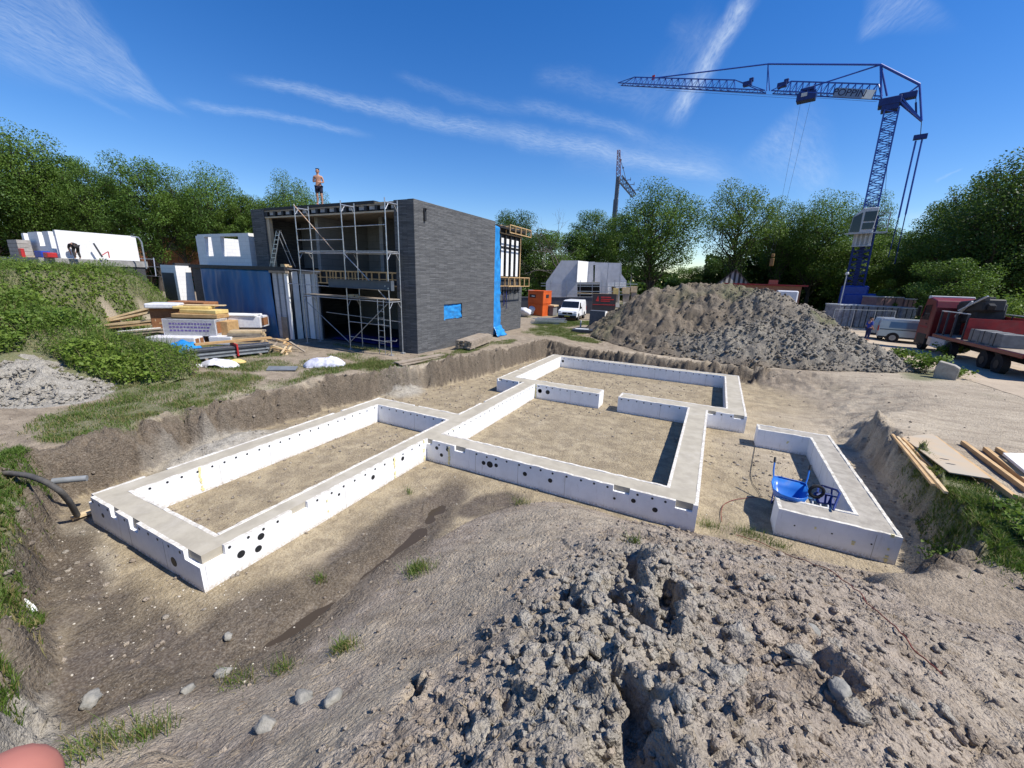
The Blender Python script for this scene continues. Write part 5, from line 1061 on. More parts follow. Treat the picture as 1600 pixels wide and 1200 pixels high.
for f in (.25, .5, .8): p = fp(968.5+22.5*f, 278+28*f); m.bar(p+fs*.2+up_*.3, p+fs*1.3+up_*.45, .1).bar(p+fs*1.2+up_*.2, p+fs*1.2+up_*.8, .08)
m.build('jib_bracket', M_fc, fc); m = MB(); m.path([fp(967.2, 240), fp(971, 255), fp(975, 268), fp(980, 290)], .05, 5); m.build('rope', M_rope, fc)
for (x, y) in ((970, 250), (973.5, 262)): MB().obox(fp(x, y), fs*.15, up_*.12, fv*.1).build('pulley', M_fc, fc)
# ------------------------------------------------------------------ vehicles
M_vwhite = pm('white_car_paint', (.78, .79, .80), .22, (.74, .75, .76), 2, spec=.6); M_silver = pm('silver_paint', (.40, .42, .43), .25, (.36, .38, .39), 2, metal=.35, spec=.6)
M_rubber = pm('tyre_rubber', (.018, .018, .02), .85); M_rim = pm('wheel_rim', (.30, .31, .33), .35, metal=.6); M_trim = pm('black_plastic', (.022, .023, .026), .55); M_red = pm('truck_red', (.17, .011, .013), .4, (.13, .010, .012), 3, spec=.5, dirt=(.12, .05, .04)); M_dred = pm('dull_red', (.34, .03, .03), .6, (.26, .028, .028), 3, dirt=(.16, .12, .1))
M_lamp = pm('lamp_glass', (.6, .62, .65), .1, spec=.7); M_tail = pm('tail_lamp', (.45, .01, .01), .2); M_plate = pm('number_plate', (.75, .60, .08), .5); M_glass2 = pm('sky_glass', (.10, .15, .20), .06, (.12, .18, .24), 1, spec=.9)  # blue pane colour of the last glass stands in for reflected sky
def wheel(parent, x, y, r, w=.2):
    """wheel in the thing's local frame, axle along y"""
    s = 1 if y > 0 else -1; m = MB()
    m.path([(x, y-s*w, r), (x, y-s*w*.9, r), (x, y, r)], [r*.93, r, r*.96], 20, sm=False); o = m.build('wheel', M_rubber, parent, local=True); m = MB(); m.disc((x, y, r), (0, s, 0), r*.62, 14, 0, .012); m.disc((x, y+s*.012, r), (0, s, 0), r*.2, 8, 0, .015)
    for k in range(5): a = k*2*math.pi/5; m.obox((x+math.cos(a)*r*.36, y+s*.014, r+math.sin(a)*r*.36), (math.cos(a)*r*.22, 0, math.sin(a)*r*.22), (0, .006, 0), (-math.sin(a)*r*.07, 0, math.cos(a)*r*.07))
    m.build('rim', M_rim, o, local=True)
def shell(parent, name, prof, hw, mat, tuck=.12, zt=1.0, bevel=.05):
    """body side profile (x,z) lofted across y with the upper part leaning inwards"""
    n = len(prof); V = []
    zs = max(p[1] for p in prof)
    ys = lambda z: hw-(tuck*max(0, (z-zt)/(zs-zt)) if z > zt else 0)
    for s in (-1, 1): V += [(x, s*ys(z), z) for x, z in prof]
    F = [tuple(range(n)), tuple(range(2*n-1, n-1, -1))]+[(i, n+i, n+(i+1) % n, (i+1) % n) for i in range(n)]
    m = MB().add(V, F); o = m.build(name, mat, parent, local=True, bevel=bevel, seg=2); bm = bmesh.new(); bm.from_mesh(o.data); bmesh.ops.recalc_face_normals(bm, faces=bm.faces); bm.to_mesh(o.data); bm.free(); return o, ys
def van(name, label, loc, heading, paint, L=4.5, hw=.92, H_=1.85, glass=None):
    t = thing(name, label, 'van', loc); t.rotation_euler = (0, 0, heading); g = glass or M_glass; x1 = L/2
    prof = [(-x1, .35), (-x1-.02, .9), (-x1+.06, H_-.12), (-x1+.25, H_), (.35, H_), (.75, H_-.06), (1.35, 1.12), (x1-.12, .95), (x1, .75), (x1, .35)]
    o, ys = shell(t, 'body', prof, hw, paint)
    def sidepane(nm, pts, mt):
        for s in (-1, 1): m = MB(); m.add([(x, s*(ys(z)+.006), z) for x, z in (pts if s < 0 else pts[::-1])], [tuple(range(len(pts)))]); m.build(nm, mt, t, local=True)
    sidepane('side_window', [(.35, 1.08), (1.22, 1.08), (.80, H_-.2), (.35, H_-.2)], g); sidepane('door_seam', [(.28, .45), (.30, .45), (.30, H_-.15), (.28, H_-.15)], M_trim); sidepane('sill', [(-x1+.1, .3), (x1-.3, .3), (x1-.3, .42), (-x1+.1, .42)], M_trim)
    if glass: sidepane('rear_side_window', [(-1.55, 1.08), (.15, 1.08), (.15, H_-.22), (-1.5, H_-.22)], g); sidepane('trim_strip', [(-x1+.1, .92), (.2, .92), (.2, .97), (-x1+.1, .97)], M_trim)
    w0, w1 = (.82, H_-.10), (1.30, 1.16); m = MB(); d = unit((w1[0]-w0[0], 0, w1[1]-w0[1])); nn = np.array((-d[2], 0, d[0])); nn *= np.sign(nn[0])
    m.add([np.array((w0[0], -hw+.14, w0[1]))+nn*.012, np.array((w1[0], -hw+.07, w1[1]))+nn*.012, np.array((w1[0], hw-.07, w1[1]))+nn*.012, np.array((w0[0], hw-.14, w0[1]))+nn*.012], [(0, 1, 2, 3)]); m.build('windscreen', g, t, local=True)
    MB().box(x1-.04, x1+.05, -hw+.04, hw-.04, .28, .52).build('front_bumper', M_trim, t, local=True, bevel=.03); MB().box(x1-.03, x1+.03, -.48, .48, .60, .80).build('grille', M_trim, t, local=True, bevel=.02); MB().disc((x1+.03, 0, .7), (1, 0, 0), .075, 14, 0, .012).build('badge', M_galv, t, local=True)
    MB().box(x1+.05, x1+.06, -.26, .26, .40, .50).build('number_plate', M_plate, t, local=True)
    for s in (-1, 1):
        MB().obox((x1-.14, s*(hw-.17), .84), (.11, 0, -.03), (0, .14, 0), (.0, 0, .075)).build('headlight', M_lamp, t, local=True, bevel=.02); MB().box(.98, 1.12, s*hw, s*(hw+.18), 1.12, 1.30).build('mirror', M_trim, t, local=True, bevel=.03); MB().box(-x1-.03, -x1+.05, s*(hw-.14), s*(hw-.02), .8, 1.2).build('tail_lamp', M_tail, t, local=True)
        for x in (-x1+.95, x1-.85):
            m = MB(); m.disc((x, s*(hw+.003), .34), (0, s, 0), .39, 18, 0, .002); m.build('wheel_arch', M_trim, t, local=True); wheel(t, x, s*(hw-.0+.012), .33)
    return t
vp_ = at_z(890, 499, 1.05); van('van', 'small white panel van parked beside the orange site boxes', (vp_[0], vp_[1]+.8, 1.04), math.atan2(CAM[1]-vp_[1], CAM[0]-vp_[0])-math.radians(13), M_vwhite)
gv = at_ax(1424, 531, 31.); _q = unit(np.array([gv[0]-CAM[0], gv[1]-CAM[1], 0])); _hd = math.atan2(-_q[0], _q[1]); van('van', 'silver grey van parked behind the truck cab', (gv[0]+.5*_q[0], gv[1]+.5*_q[1], .93), _hd+.12, M_silver, L=4.3, hw=.9, H_=1.75, glass=M_glass2)
# silver covered trailer behind the van
tp_ = at_ax(1377, 525, 33.); t = thing('trailer', 'small silver covered trailer standing at the rear of the silver van', 'trailer', (tp_[0], tp_[1], .93), rz=_hd+.05); t.scale = (.72, .72, .92)
shell(t, 'body', [(-1.0, .5), (-1.0, 1.3), (-.8, 1.9), (.75, 1.95), (.8, 1.5), (.55, .5)], .8, M_silver, .15, 1.2, .06); MB().box(-1.0, .6, -.75, .75, .35, .5).build('chassis', M_trim, t, local=True); MB().box(-1.06, -1.0, -.7, .7, .42, .54).build('light_bar', M_tail, t, local=True); wheel(t, -.1, -.82, .3); wheel(t, -.1, .82, .3)
# red flatbed truck with a loader crane
TR = thing('truck', 'red flatbed truck with loader crane parked on the road at right', 'truck', (24.4, 27, .93))
tth = math.pi/2; tf = np.array((23.15, 30.4, .93)); TR.location = tf; TR.rotation_euler = (0, 0, tth); ORG[TR.name] = tf
# local frame: +x forward, the visible (left-hand) side is +y or -y depending on the camera
S = 1.0; YC = -S*1.25
def tb(name, x0, x1, y0, y1, z0, z1, mat, bevel=.03): return MB().box(x0, x1, S*y0+YC, S*y1+YC, z0, z1).build(name, mat, TR, local=True, bevel=bevel)
m = MB(); cab_p = [(-1.9, .9), (-1.9, 2.9), (-1.75, 3.35), (-.9, 3.52), (-.35, 3.42), (-.02, 2.3), (.05, 1.5), (.02, .55), (-.5, .45), (-1.5, .75)]
V = [(x, YC-1.22, z) for x, z in cab_p]+[(x, YC+1.22, z) for x, z in cab_p]; n = len(cab_p); m.add(V, [tuple(range(n)), tuple(range(2*n-1, n-1, -1))]+[(i, n+i, n+(i+1) % n, (i+1) % n) for i in range(n)]); co = m.build('cab', M_red, TR, local=True, bevel=.06, seg=2)
bm = bmesh.new(); bm.from_mesh(co.data); bmesh.ops.recalc_face_normals(bm, faces=bm.faces); bm.to_mesh(co.data); bm.free()
m = MB(); m.add([(x, S*1.232+YC, z) for x, z in ((-1.35, 2.05), (-.22, 2.0), (-.45, 3.0), (-1.35, 3.05))], [(0, 1, 2, 3)]); m.build('side_window', M_glass, TR, local=True); m = MB(); m.add([(-.035+.012, YC-1.05, 2.35), (-.035+.012, YC+1.05, 2.35), (-.33, YC+1.0, 3.45), (-.33, YC-1.0, 3.45)], [(0, 1, 2, 3)]); m.build('windscreen', M_glass, TR, local=True)
tb('fender', -1.65, -.25, .95, 1.245, .42, 1.12, M_trim, .04); tb('door_handle', -1.3, -1.1, 1.225, 1.25, 1.75, 1.8, M_trim, 0); tb('sun_visor', -.42, -.05, -1.1, 1.1, 3.42, 3.62, M_lgrey); tb('mirror', .0, .12, 1.25, 1.45, 2.2, 2.9, M_trim); tb('step', -1.0, -.3, 1.1, 1.26, .35, .6, M_trim); tb('front_bumper', -.3, .12, -1.2, 1.2, .3, .75, M_trim, .05); tb('door_panel_stripe', -1.5, -.3, 1.222, 1.23, 1.5, 1.62, M_dred, 0); tb('headlight', .0, .06, .8, 1.1, .85, 1.05, M_lamp)
tb('chassis', -11.5, -.4, -.5, .5, .65, 1.0, M_trim); tb('flatbed', -11.8, -2.7, -1.25, 1.25, 1.1, 1.25, M_dred); tb('deck', -11.78, -2.72, -1.22, 1.22, 1.253, 1.28, M_oldwood, 0); tb('edge_rail', -11.8, -2.7, 1.252, 1.30, 1.06, 1.27, M_red); tb('toolbox', -4.4, -2.6, .75, 1.27, .42, 1.04, M_lgrey); tb('fuel_tank', -2.8, -1.9, .7, 1.2, .45, 1.0, M_galv)
def stan(x, y, z1=2.7): tb('stanchion', x-.04, x+.04, y-.04, y+.04, 1.283, z1, M_dgrey, 0)
for x in (-2.85, -3.7, -4.7, -6.0): stan(x, 1.17); stan(x, -1.17)
for a, b in ((-2.95, -4.65), (-4.75, -5.95)): tb('side_board', b, a, -1.19, -1.15, 1.3, 2.6, M_dred, 0)
tb('top_rail', -6.05, -2.8, 1.13, 1.21, 2.7, 2.75, M_lgrey, 0); tb('top_rail', -6.05, -2.8, -1.21, -1.13, 2.7, 2.75, M_lgrey, 0); tb('headboard', -2.78, -2.72, -1.2, 1.2, 1.283, 2.7, M_red); tb('rear_board', -6.1, -6.02, -1.15, 1.15, 1.283, 2.5, M_dred, 0)
for i, x in enumerate((-6.9, -7.95, -9.0)):
    t = thing('concrete_block', ('pale concrete block nearest the red side boards on the truck bed', 'middle pale concrete block on the truck bed', 'last pale concrete block towards the right end of the truck bed')[i], 'block', TR.location, 'concrete blocks on the truck bed', rz=tth); MB().box(x-.48, x+.48, S*.2+YC, S*1.1+YC, 1.284, 1.95).build('block', pm('grey_block_load', (.20, .20, .20), .85), t, local=True, bevel=.02); MB().box(x+.1, x+.16, S*.19+YC, S*1.11+YC, 1.285, 1.965).build('strap', M_black, t, local=True)
def tbar(m, a, b, w, h=None): m.bar((a[0], S*a[1]+YC, a[2]), (b[0], S*b[1]+YC, b[2]), w, h)
m = MB(); tbar(m, (-2.3, 0, 1.1), (-2.3, 0, 3.0), .5); tbar(m, (-2.3, 0, 2.9), (-4.6, -.1, 3.5), .42); tbar(m, (-2.4, .3, 3.0), (-4.9, .2, 3.6), .28); tbar(m, (-4.2, -.1, 3.4), (-5.2, 0, 3.1), .3); m.build('loader_crane', M_trim, TR, local=True, bevel=.03); m = MB(); tbar(m, (-2.6, .5, 2.3), (-4.2, .5, 3.4), .09); tbar(m, (-3.2, .6, 2.8), (-5.6, .5, 3.75), .07); m.build('crane_ram', M_lgrey, TR, local=True)
m = MB(); tbar(m, (-2.1, -.4, 2.5), (-4.3, -.4, 2.8), 1.3, 1.1); tbar(m, (-2.6, .0, 3.0), (-4.9, -.2, 3.25), 1.0, .7); tbar(m, (-2.0, .3, 1.2), (-2.0, .3, 2.6), .5, 1.6); m.build('crane_housing', M_black, TR, local=True, bevel=.08)
for x in (-.95, -4.9, -8.6, -9.9):
    for s in (1, -1): m = MB(); y = s*S*1.2+YC; wheel_o = None; wheel(TR, x, s*1.2, .5, .3) if False else None; sg = 1 if s*S > 0 else -1; m.path([(x, y-sg*.3, .5), (x, y-sg*.28, .5), (x, y, .5)], [.46, .5, .48], 20, sm=False); o = m.build('wheel', M_rubber, TR, local=True); MB().disc((x, y, .5), (0, sg, 0), .22, 14, 0, .02).build('rim', M_trim, o, local=True)
# ------------------------------------------------------------------ small things
def G(px, py, z=1.05):
    p = at_z(px, py, z)
    for _ in range(4): p = at_z(px, py, ground_z(p[0], p[1]))
    return np.array(p)
# --- building material pile left of the house; local axes: a along the packs, b towards the house
M_wrap = pm('white_wrap', (.70, .70, .71), .35, (.60, .59, .62), 7, .01, spec=.5); M_brown = pm('brown_boards', (.30, .135, .06), .8, (.22, .10, .045), 9); M_ylw = pm('yellow_boards', (.66, .50, .20), .8, (.55, .40, .15), 5); M_tan = pm('tan_boards', (.46, .30, .14), .8, (.36, .22, .1), 6); M_gprof = pm('metal_profile', (.45, .47, .50), .35, (.33, .35, .38), 6, metal=.6)
M_print = pm('printed_marks', (.16, .11, .34), .5)
def pixbox(px, py, D): return at_ax(px, py, D)
VX = unit(np.array([_R[0], _R[1], 0])); VY = np.array([-VX[1], VX[0], 0])     # across and away from the camera
def yawv(d): a = math.radians(d); return VX*math.cos(a)+VY*math.sin(a), -VX*math.sin(a)+VY*math.cos(a)
def pack(name, label, px, py, D, L, Wd, Hh, yaw, mat, cat='pack', group=None, ends=None, bottom=None, print_=False, bev=.03):
    """box-like pack whose lower front middle is seen at (px,py) at axial depth D"""
    c = at_ax(px, py, D); ea, eb = yawv(yaw); zb = c[2] if bottom is None else bottom; ctr = np.array([c[0], c[1], zb+Hh/2])+eb*Wd/2
    t = thing(name, label, cat, (ctr[0], ctr[1], zb), group); MB().obox(ctr, ea*L/2, eb*Wd/2, (0, 0, Hh/2)).build('wrapping' if ends else 'body', mat, t, bevel=bev, seg=2)
    if ends:
        for s in (-1, 1):
            for k in range(ends): e = ctr+ea*s*(L/2+.004)+eb*((k+.5)/ends-.5)*Wd*.92; o = MB(); o.obox(e, ea*.006, eb*Wd*.36/ends, (0, 0, Hh*.34)); o.build('open_end', M_brown, t, bevel=.004)
    if print_:
        rs = random.Random(int(px)); mk = []
        for r in range(3):
            x = -.42
            while x < .42: w = rs.uniform(.03, .07); mk.append((ctr-eb*(Wd/2+.006)+ea*(x+w/2)*L*.9+np.array((0, 0, Hh*(.22-.2*r))), ea*w*L*.42, (0, 0, Hh*.045))); x += w+.02
        m = MB().obox(ctr, ea*L/2, eb*Wd/2, (0, 0, Hh/2)); 
        for c_, e_, z_ in mk: m.obox(c_, e_, eb*.004, z_, 1)
        old = t.children[0]; bpy.data.objects.remove(old); m.build('wrapping', [mat, M_print], t)
    return t
def zt(t): return max((t.matrix_basis@Vector((0, 0, 0)))[2]+max(v.co[2] for v in ch.data.vertices) for ch in t.children)
gz_ = 1.05
p1_ = pack('board_pack', 'white wrapped board pack lying lowest at the front of the material pile', 268, 545, 20.3, 2.3, 1.1, .42, 4, M_wrap, 'pack', 'wrapped packs in the material pile', 3, gz_)
p2_ = pack('board_pack', 'white wrapped pack with purple print in the middle of the pile', 300, 535, 20.9, 2.5, 1.1, .85, 6, M_wrap, 'pack', 'wrapped packs in the material pile', 2, gz_+.42, True)
p3_ = pack('board_pack', 'white wrapped pack with brown end at the right rear of the pile', 368, 516, 22.2, 2.6, 1.2, .62, 10, M_wrap, 'pack', 'wrapped packs in the material pile', 1, 1.75)
MB().obox(np.array([*at_ax(368, 516, 22.8)[:2], 1.38]), yawv(10)[0]*1.2, yawv(10)[1]*.5, (0, 0, .36)).build('pallet_stack', M_oldwood, None); tag(bpy.data.objects['pallet_stack'], 'pallet stack under the rear wrapped pack', 'pallet')
p4_ = pack('board_pack', 'brown ended pack with torn white wrap at the left of the pile', 268, 520, 22.0, 1.6, 1.2, 1.25, 20, M_brown, 'pack', 'wrapped packs in the material pile', None, gz_+.42); 
MB().obox(np.array([*at_ax(262, 490, 22.0)[:2], zt(p4_)+.13]), yawv(20)[0]*.75, yawv(20)[1]*.6, (0, 0, .13)).build('wrapped_bundle', M_wrap, None, bevel=.05); tag(bpy.data.objects['wrapped_bundle'], 'torn white wrapped bundle on top of the brown pack', 'bundle')
p5_ = pack('board_stack', 'tan and yellow insulation boards stacked on the printed pack', 305, 505, 21.0, 2.3, 1.0, .22, 3, M_tan, 'boards', None, None, zt(p2_)+.005)
p6_ = pack('board_stack', 'yellow insulation boards on top of the tan boards', 310, 497, 21.1, 2.0, .9, .2, -4, M_ylw, 'boards', None, None, zt(p5_)+.005); p7_ = pack('board_stack', 'thin yellow boards lying askew at the top of the pile', 300, 494, 21.3, 1.7, .7, .14, 12, M_ylw, 'boards', None, None, zt(p6_)+.005)
p8_ = pack('board_stack', 'reddish brown board stack topmost on the pile', 292, 487, 22.4, 2.2, 1.0, .3, -6, M_brown, 'boards', None, None, zt(p4_)+.01); p9_ = pack('loose_board', 'light board lying slanted over the yellow boards', 320, 489, 21.6, 1.9, .35, .06, 14, M_wood2, 'board', None, None, zt(p7_)+.01)
p10_ = pack('board_stack', 'short brown board ends right of the printed pack', 348, 528, 21.4, .7, .9, .72, 0, M_tan, 'boards', None, None, gz_+.42); pk_ = pack('board_pack', 'low white wrapped pack at the foot of the short brown boards', 345, 541, 20.9, 1.1, .9, .42, 4, M_wrap, 'pack', 'wrapped packs in the material pile', 1, gz_)
p11_ = pack('loose_board', 'white board sheets slumped on the rear pack', 365, 499, 22.0, 2.2, .9, .10, 8, M_white, 'boards', None, None, zt(p3_)+.005)
def heap_of_bars(name, label, cat, A, B, n, spread, hgt, sec, mat, seed, part='bar', group=None, jitter=.25, sh=None):
    rs = random.Random(seed); A, B = np.array(A), np.array(B); t = thing(name, label, cat, (A+B)/2, group); d = unit((B-A)*np.array((1, 1, 0))); sd_ = np.array((-d[1], d[0], 0)); per = max(1, int(spread/(sec[0]*1.25)))
    for i in range(n):
        lv, k = divmod(i, per); o = sd_*((k-(per-1)/2)*sec[0]*1.2+rs.uniform(-.2, .2)*sec[0]); z = np.array((0, 0, lv*sec[1]*1.06+sec[1]/2)); e0, e1 = rs.uniform(-jitter, jitter), rs.uniform(-jitter, jitter)
        MB().bar(A+o+z+d*e0+sd_*rs.uniform(-.03, .03), B+o+z+d*e1+sd_*rs.uniform(-.03, .03), sec[0], sec[1]).build(part, rs.choice(mat) if isinstance(mat, list) else mat, t)
    return t
A = G(300, 566); B = G(418, 552); A[2] = B[2] = max(A[2], B[2])+.12
prof_ = heap_of_bars('profile_bundle', 'bundle of galvanised metal profiles tied with red tape at the front of the pile', 'metal profiles', A, B, 30, .75, .5, (.10, .07), [M_gprof, M_galv, M_gprof, M_dgrey], 3, 'profile')
dd = unit(B-A); Mi = A+(B-A)*.55; sdd = np.array((-dd[1], dd[0], 0)); MB().obox(Mi+np.array((0, 0, .24)), dd*.03, sdd*.47, (0, 0, .26)).build('tape', red, prof_)
for f in (.15, .5, .85): MB().obox(A+(B-A)*f-np.array((0, 0, .06)), dd*.05, sdd*.5, (0, 0, .055)).build('bearer', M_oldwood, prof_)
pl_ = heap_of_bars('plank', 'thick tan plank lying over the metal profiles', 'plank', A+np.array((-.05, .1, .52))-sdd*0, B+np.array((0, .1, .56)), 1, .3, .1, (.30, .08), M_tan, 5, 'board')
t0 = at_ax(156, 503, 22.5); t1 = at_ax(258, 492, 23.5)
for k, (lab, a0, a1, n, mt, sec) in enumerate((('fan of pale timber beams leaning on the pile at the left', (150, 507, 21.5), (256, 484, 22.5), 7, M_wood2, (.12, .1)), ('lower bundle of darker timber beams at the left of the pile', (166, 513, 21.5), (258, 504, 22.0), 8, M_wood, (.12, .1)), ('grey boards at the bottom of the timber bundles', (200, 523, 21.0), (255, 517, 21.8), 6, M_oldwood, (.18, .06)))):
    A_, B_ = at_ax(*a0), at_ax(*a1); heap_of_bars('timber_bundle', lab, 'timber', A_, B_, n, .6, .3, sec, [mt, M_wood2] if k < 2 else [M_galv2, M_oldwood, M_white], 10+k, 'beam', 'timber bundles in the material pile', .5)
for k, (px, py, D) in enumerate(((205, 527, 21.5), (245, 522, 22.0))): p = at_ax(px, py, D); MB().box(p[0]-.5, p[0]+.5, p[1]-.3, p[1]+.3, .8, p[2]+.02).build('timber_bearer', M_oldwood, None); tag(bpy.data.objects['timber_bearer' if k == 0 else 'timber_bearer.001'], ('left', 'right')[k]+' support block under the grey boards of the pile', 'support')
def crumple(name, label, cat, px, py, z, rx, ry, h, seed, mat, yaw=0, n=40, amp=.5):
    """crumpled sheet or bag resting on the ground"""
    b = G(px, py, z); rs = np.random.default_rng(seed); U, V_ = np.meshgrid(np.linspace(-1, 1, n), np.linspace(-1, 1, n)); r = np.sqrt(U**2+V_**2); edge = 1+.22*fbm(np.arctan2(V_, U)*1.3+seed, r*0+2, seed, 3); ea, eb = yawv(yaw)
    hz = h*np.clip(1-(r/edge)**2.2, 0, 1)**.6*(.55+amp*ridged(U*1.6+seed, V_*1.6, seed, 4)); rr_ = np.minimum(1, edge/np.maximum(r, 1e-6)*.98); U2, V2 = U*np.where(r > edge, rr_, 1), V_*np.where(r > edge, rr_, 1)
    X = b[0]+U2*rx*ea[0]+V2*ry*eb[0]; Y = b[1]+U2*rx*ea[1]+V2*ry*eb[1]; Z = gz_arr(X.ravel(), Y.ravel()).reshape(X.shape)+.015+hz; i = np.arange(n*n).reshape(n, n); F = np.stack([i[:-1, :-1], i[:-1, 1:], i[1:, 1:], i[1:, :-1]], -1).reshape(-1, 4)
    o = link_mesh(name, raw_mesh(name, np.c_[X.ravel(), Y.ravel(), Z.ravel()], F, mat, smooth=True)); tag(o, label, cat); return o
crumple('tarpaulin', 'bright blue crumpled tarpaulin at the front left of the material pile', 'tarpaulin', 286, 557, 1.05, 1.15, .55, .78, 3, M_film, -10)
crumple('plastic_bag', 'white torn plastic lying in front of the metal profiles', 'plastic', 345, 573, 1.05, .75, .35, .35, 4, M_wrap, 5); crumple('plastic_bag', 'yellowish plastic scrap beside the torn white plastic', 'plastic', 370, 567, 1.05, .38, .2, .16, 5, M_ylw, 12); crumple('plastic_bag', 'flat white scrap left of the torn plastic in the grass', 'plastic', 308, 574, 1.05, .35, .15, .12, 6, M_wrap, 5)
crumple('sack', 'big crumpled white sack lying on the ground before the scaffold', 'sack', 507, 572, 1.05, .82, .36, .42, 7, pm('grey_white_sack', (.66, .66, .72), .5, (.42, .42, .52), 5, .02), 18)
M_slate = pm('grey_sheet', (.20, .22, .24), .5, (.14, .15, .17), 3)
def flat_on_ground(name, label, cat, corners, th, mat, z=1.05, lift=.02):
    P = [G(x, y, z) for x, y in corners]; _g = [(P[0]*(1-a)+P[1]*a)*(1-b)+(P[3]*(1-a)+P[2]*a)*b for a in np.linspace(0, 1, 9) for b in np.linspace(0, 1, 9)]; zz = float(np.percentile(gz_arr(np.array([q[0] for q in _g]), np.array([q[1] for q in _g])), 97))+lift; m = MB(); Q = [np.array((p[0], p[1], (zz or p[2]+lift))) for p in P]; m.add([q for q in Q]+[q+np.array((0, 0, th)) for q in Q], [(3, 2, 1, 0), (4, 5, 6, 7), (0, 1, 5, 4), (1, 2, 6, 5), (2, 3, 7, 6), (3, 0, 4, 7)]); o = m.build(name, mat, None)
    bm = bmesh.new(); bm.from_mesh(o.data); bmesh.ops.recalc_face_normals(bm, faces=bm.faces); bm.to_mesh(o.data); bm.free(); return tag(o, label, cat)
flat_on_ground('metal_sheet', 'flat grey metal sheet lying in the sparse grass', 'sheet', ((416, 580), (462, 581), (466, 575), (420, 574)), .03, M_slate)
A, B = G(618, 571), G(688, 556); 
for k, (lab, o_, zz, w) in enumerate((('upper wide board of the two lying by the pit corner', .05, .09, .34), ('lower narrow board under the wide board by the pit corner', .28, .02, .22), ('thin board sticking out below the wide board by the pit corner', -.22, .02, .2))):
    z_ = max(A[2], B[2])+zz; a_ = np.array((A[0]+o_, A[1], z_)); b_ = np.array((B[0]+o_*.7+.1, B[1], z_)); tag(MB().bar(a_, b_, w, .045).build('board', M_oldwood, None), lab, 'board', 'boards lying by the pit corner')
A, B = G(724, 547), G(782, 526); z_ = max(A[2], B[2]); t = thing('plank_stack', 'stack of weathered planks on bearers along the grey brick wall', 'planks', (A[0], A[1], z_)); d = unit((B-A)*np.array((1, 1, 0))); sd_ = np.array((d[1], -d[0], 0)); rr = random.Random(3); Ls = min(3.2, np.linalg.norm(B-A))
for f in (.15, .85): MB().obox(A*[1, 1, 0]+np.array((0, 0, z_+.03))+d*Ls*f, d*.05, sd_*.45, (0, 0, .06)).build('bearer', M_oldwood, t)
for lv in range(5):
    for k in range(4): MB().obox(A*[1, 1, 0]+np.array((0, 0, z_+.12+lv*.085))+d*(Ls/2+rr.uniform(-.12, .12))+sd_*(-.33+.22*k+rr.uniform(-.02, .02)), d*Ls/2, sd_*.1, (0, 0, .037)).build('plank', M_oldwood, t)
# offcut heap right of the profiles
rr = random.Random(9); oc = G(428, 551); t = thing('offcut_heap', 'loose heap of timber offcuts right of the metal profiles', 'timber', oc)
for i in range(16): a = np.array((oc[0]+rr.uniform(-.5, .8), oc[1]+rr.uniform(-.2, 1.0), oc[2]+.06+rr.random()*.55*(1-i/30))); an = rr.uniform(-.9, .6); e = np.array((math.cos(an), math.sin(an), rr.uniform(-.35, .15)))*rr.uniform(.35, .8); b = a+e; b[2] = max(b[2], oc[2]+.05); MB().bar(a-e*.5, b, .09, .05).build('offcut', rr.choice([M_wood, M_oldwood, M_wood2]), t)
pk2 = heap_of_bars('pallet', 'wooden pallet stack between the profiles and the rear wrapped pack', 'pallet', at_ax(362, 527, 21.3)*[1, 1, 0]+[0, 0, 1.06], at_ax(412, 524, 21.6)*[1, 1, 0]+[0, 0, 1.06], 30, .9, .5, (.14, .11), [M_oldwood, M_wood2], 12, 'slat', None, .05)
# --- middle distance: boxes, sign, cabinets
M_orange = pm('orange_paint', (.62, .11, .02), .5, (.54, .09, .018), 2, dirt=(.3, .08, .03)); M_sign = pm('dark_sign', (.035, .03, .035), .5)
ob = at_ax(848, 484, 42.); ea, eb = yawv(-33)
for k, (lab, z0, z1, sc_) in enumerate((('lower orange site box under another orange box', .98, 2.28, .96), ('upper orange site box with a dark label stacked on another', 2.285, 3.62, 1.0))):
    t = thing('site_box', lab, 'container', (ob[0], ob[1], z0), 'orange site boxes'); c = np.array((ob[0], ob[1], (z0+z1)/2))-ea*.92+eb*.92; MB().obox(c, ea*.92*sc_, eb*.92*sc_, (0, 0, (z1-z0)/2)).build('body', M_orange, t, bevel=.04)
    MB().obox(c+np.array((0, 0, (z1-z0)/2-.05)), ea*.95*sc_, eb*.95*sc_, (0, 0, .03)).build('lid_edge', M_orange, t)
    if k: MB().obox(c-eb*.93-ea*.35+np.array((0, 0, .1)), ea*.36, eb*.01, (0, 0, .17)).build('label', M_black, t); MB().obox(c-eb*.945-ea*.28+np.array((0, 0, .1)), ea*.18, eb*.004, (0, 0, .04)).build('label_mark', M_white, t); MB().obox(c+ea*.93-eb*.05+np.array((0, 0, .12)), ea*.01, eb*.3, (0, 0, .17)).build('label', M_black, t)
sb = at_ax(942, 492, 40.); sb[2] = 1.0; ea, eb = yawv(0); t = thing('site_board', 'dark site board with red lettering beside the spoil heap', 'sign', sb); MB().obox(sb+np.array((0, 0, 1.75)), ea*1.15, eb*.04, (0, 0, .85)).build('panel', M_sign, t); 
for s in (-1, 1): MB().bar(sb+ea*s*.95-np.array((0, 0, .3)), sb+ea*s*.95+np.array((0, 0, 2.5))+eb*.1, .09).build('post', M_galv2, t)
rl = pm('red_lettering', (.42, .03, .03), .5); m = MB(); c = sb+np.array((0, 0, 2.15))-eb*.05; m.add([c+ea*a+np.array((0, 0, b)) for a, b in ((-.85, -.28), (-.5, -.28), (-.62, .25))], [(0, 1, 2)]); 
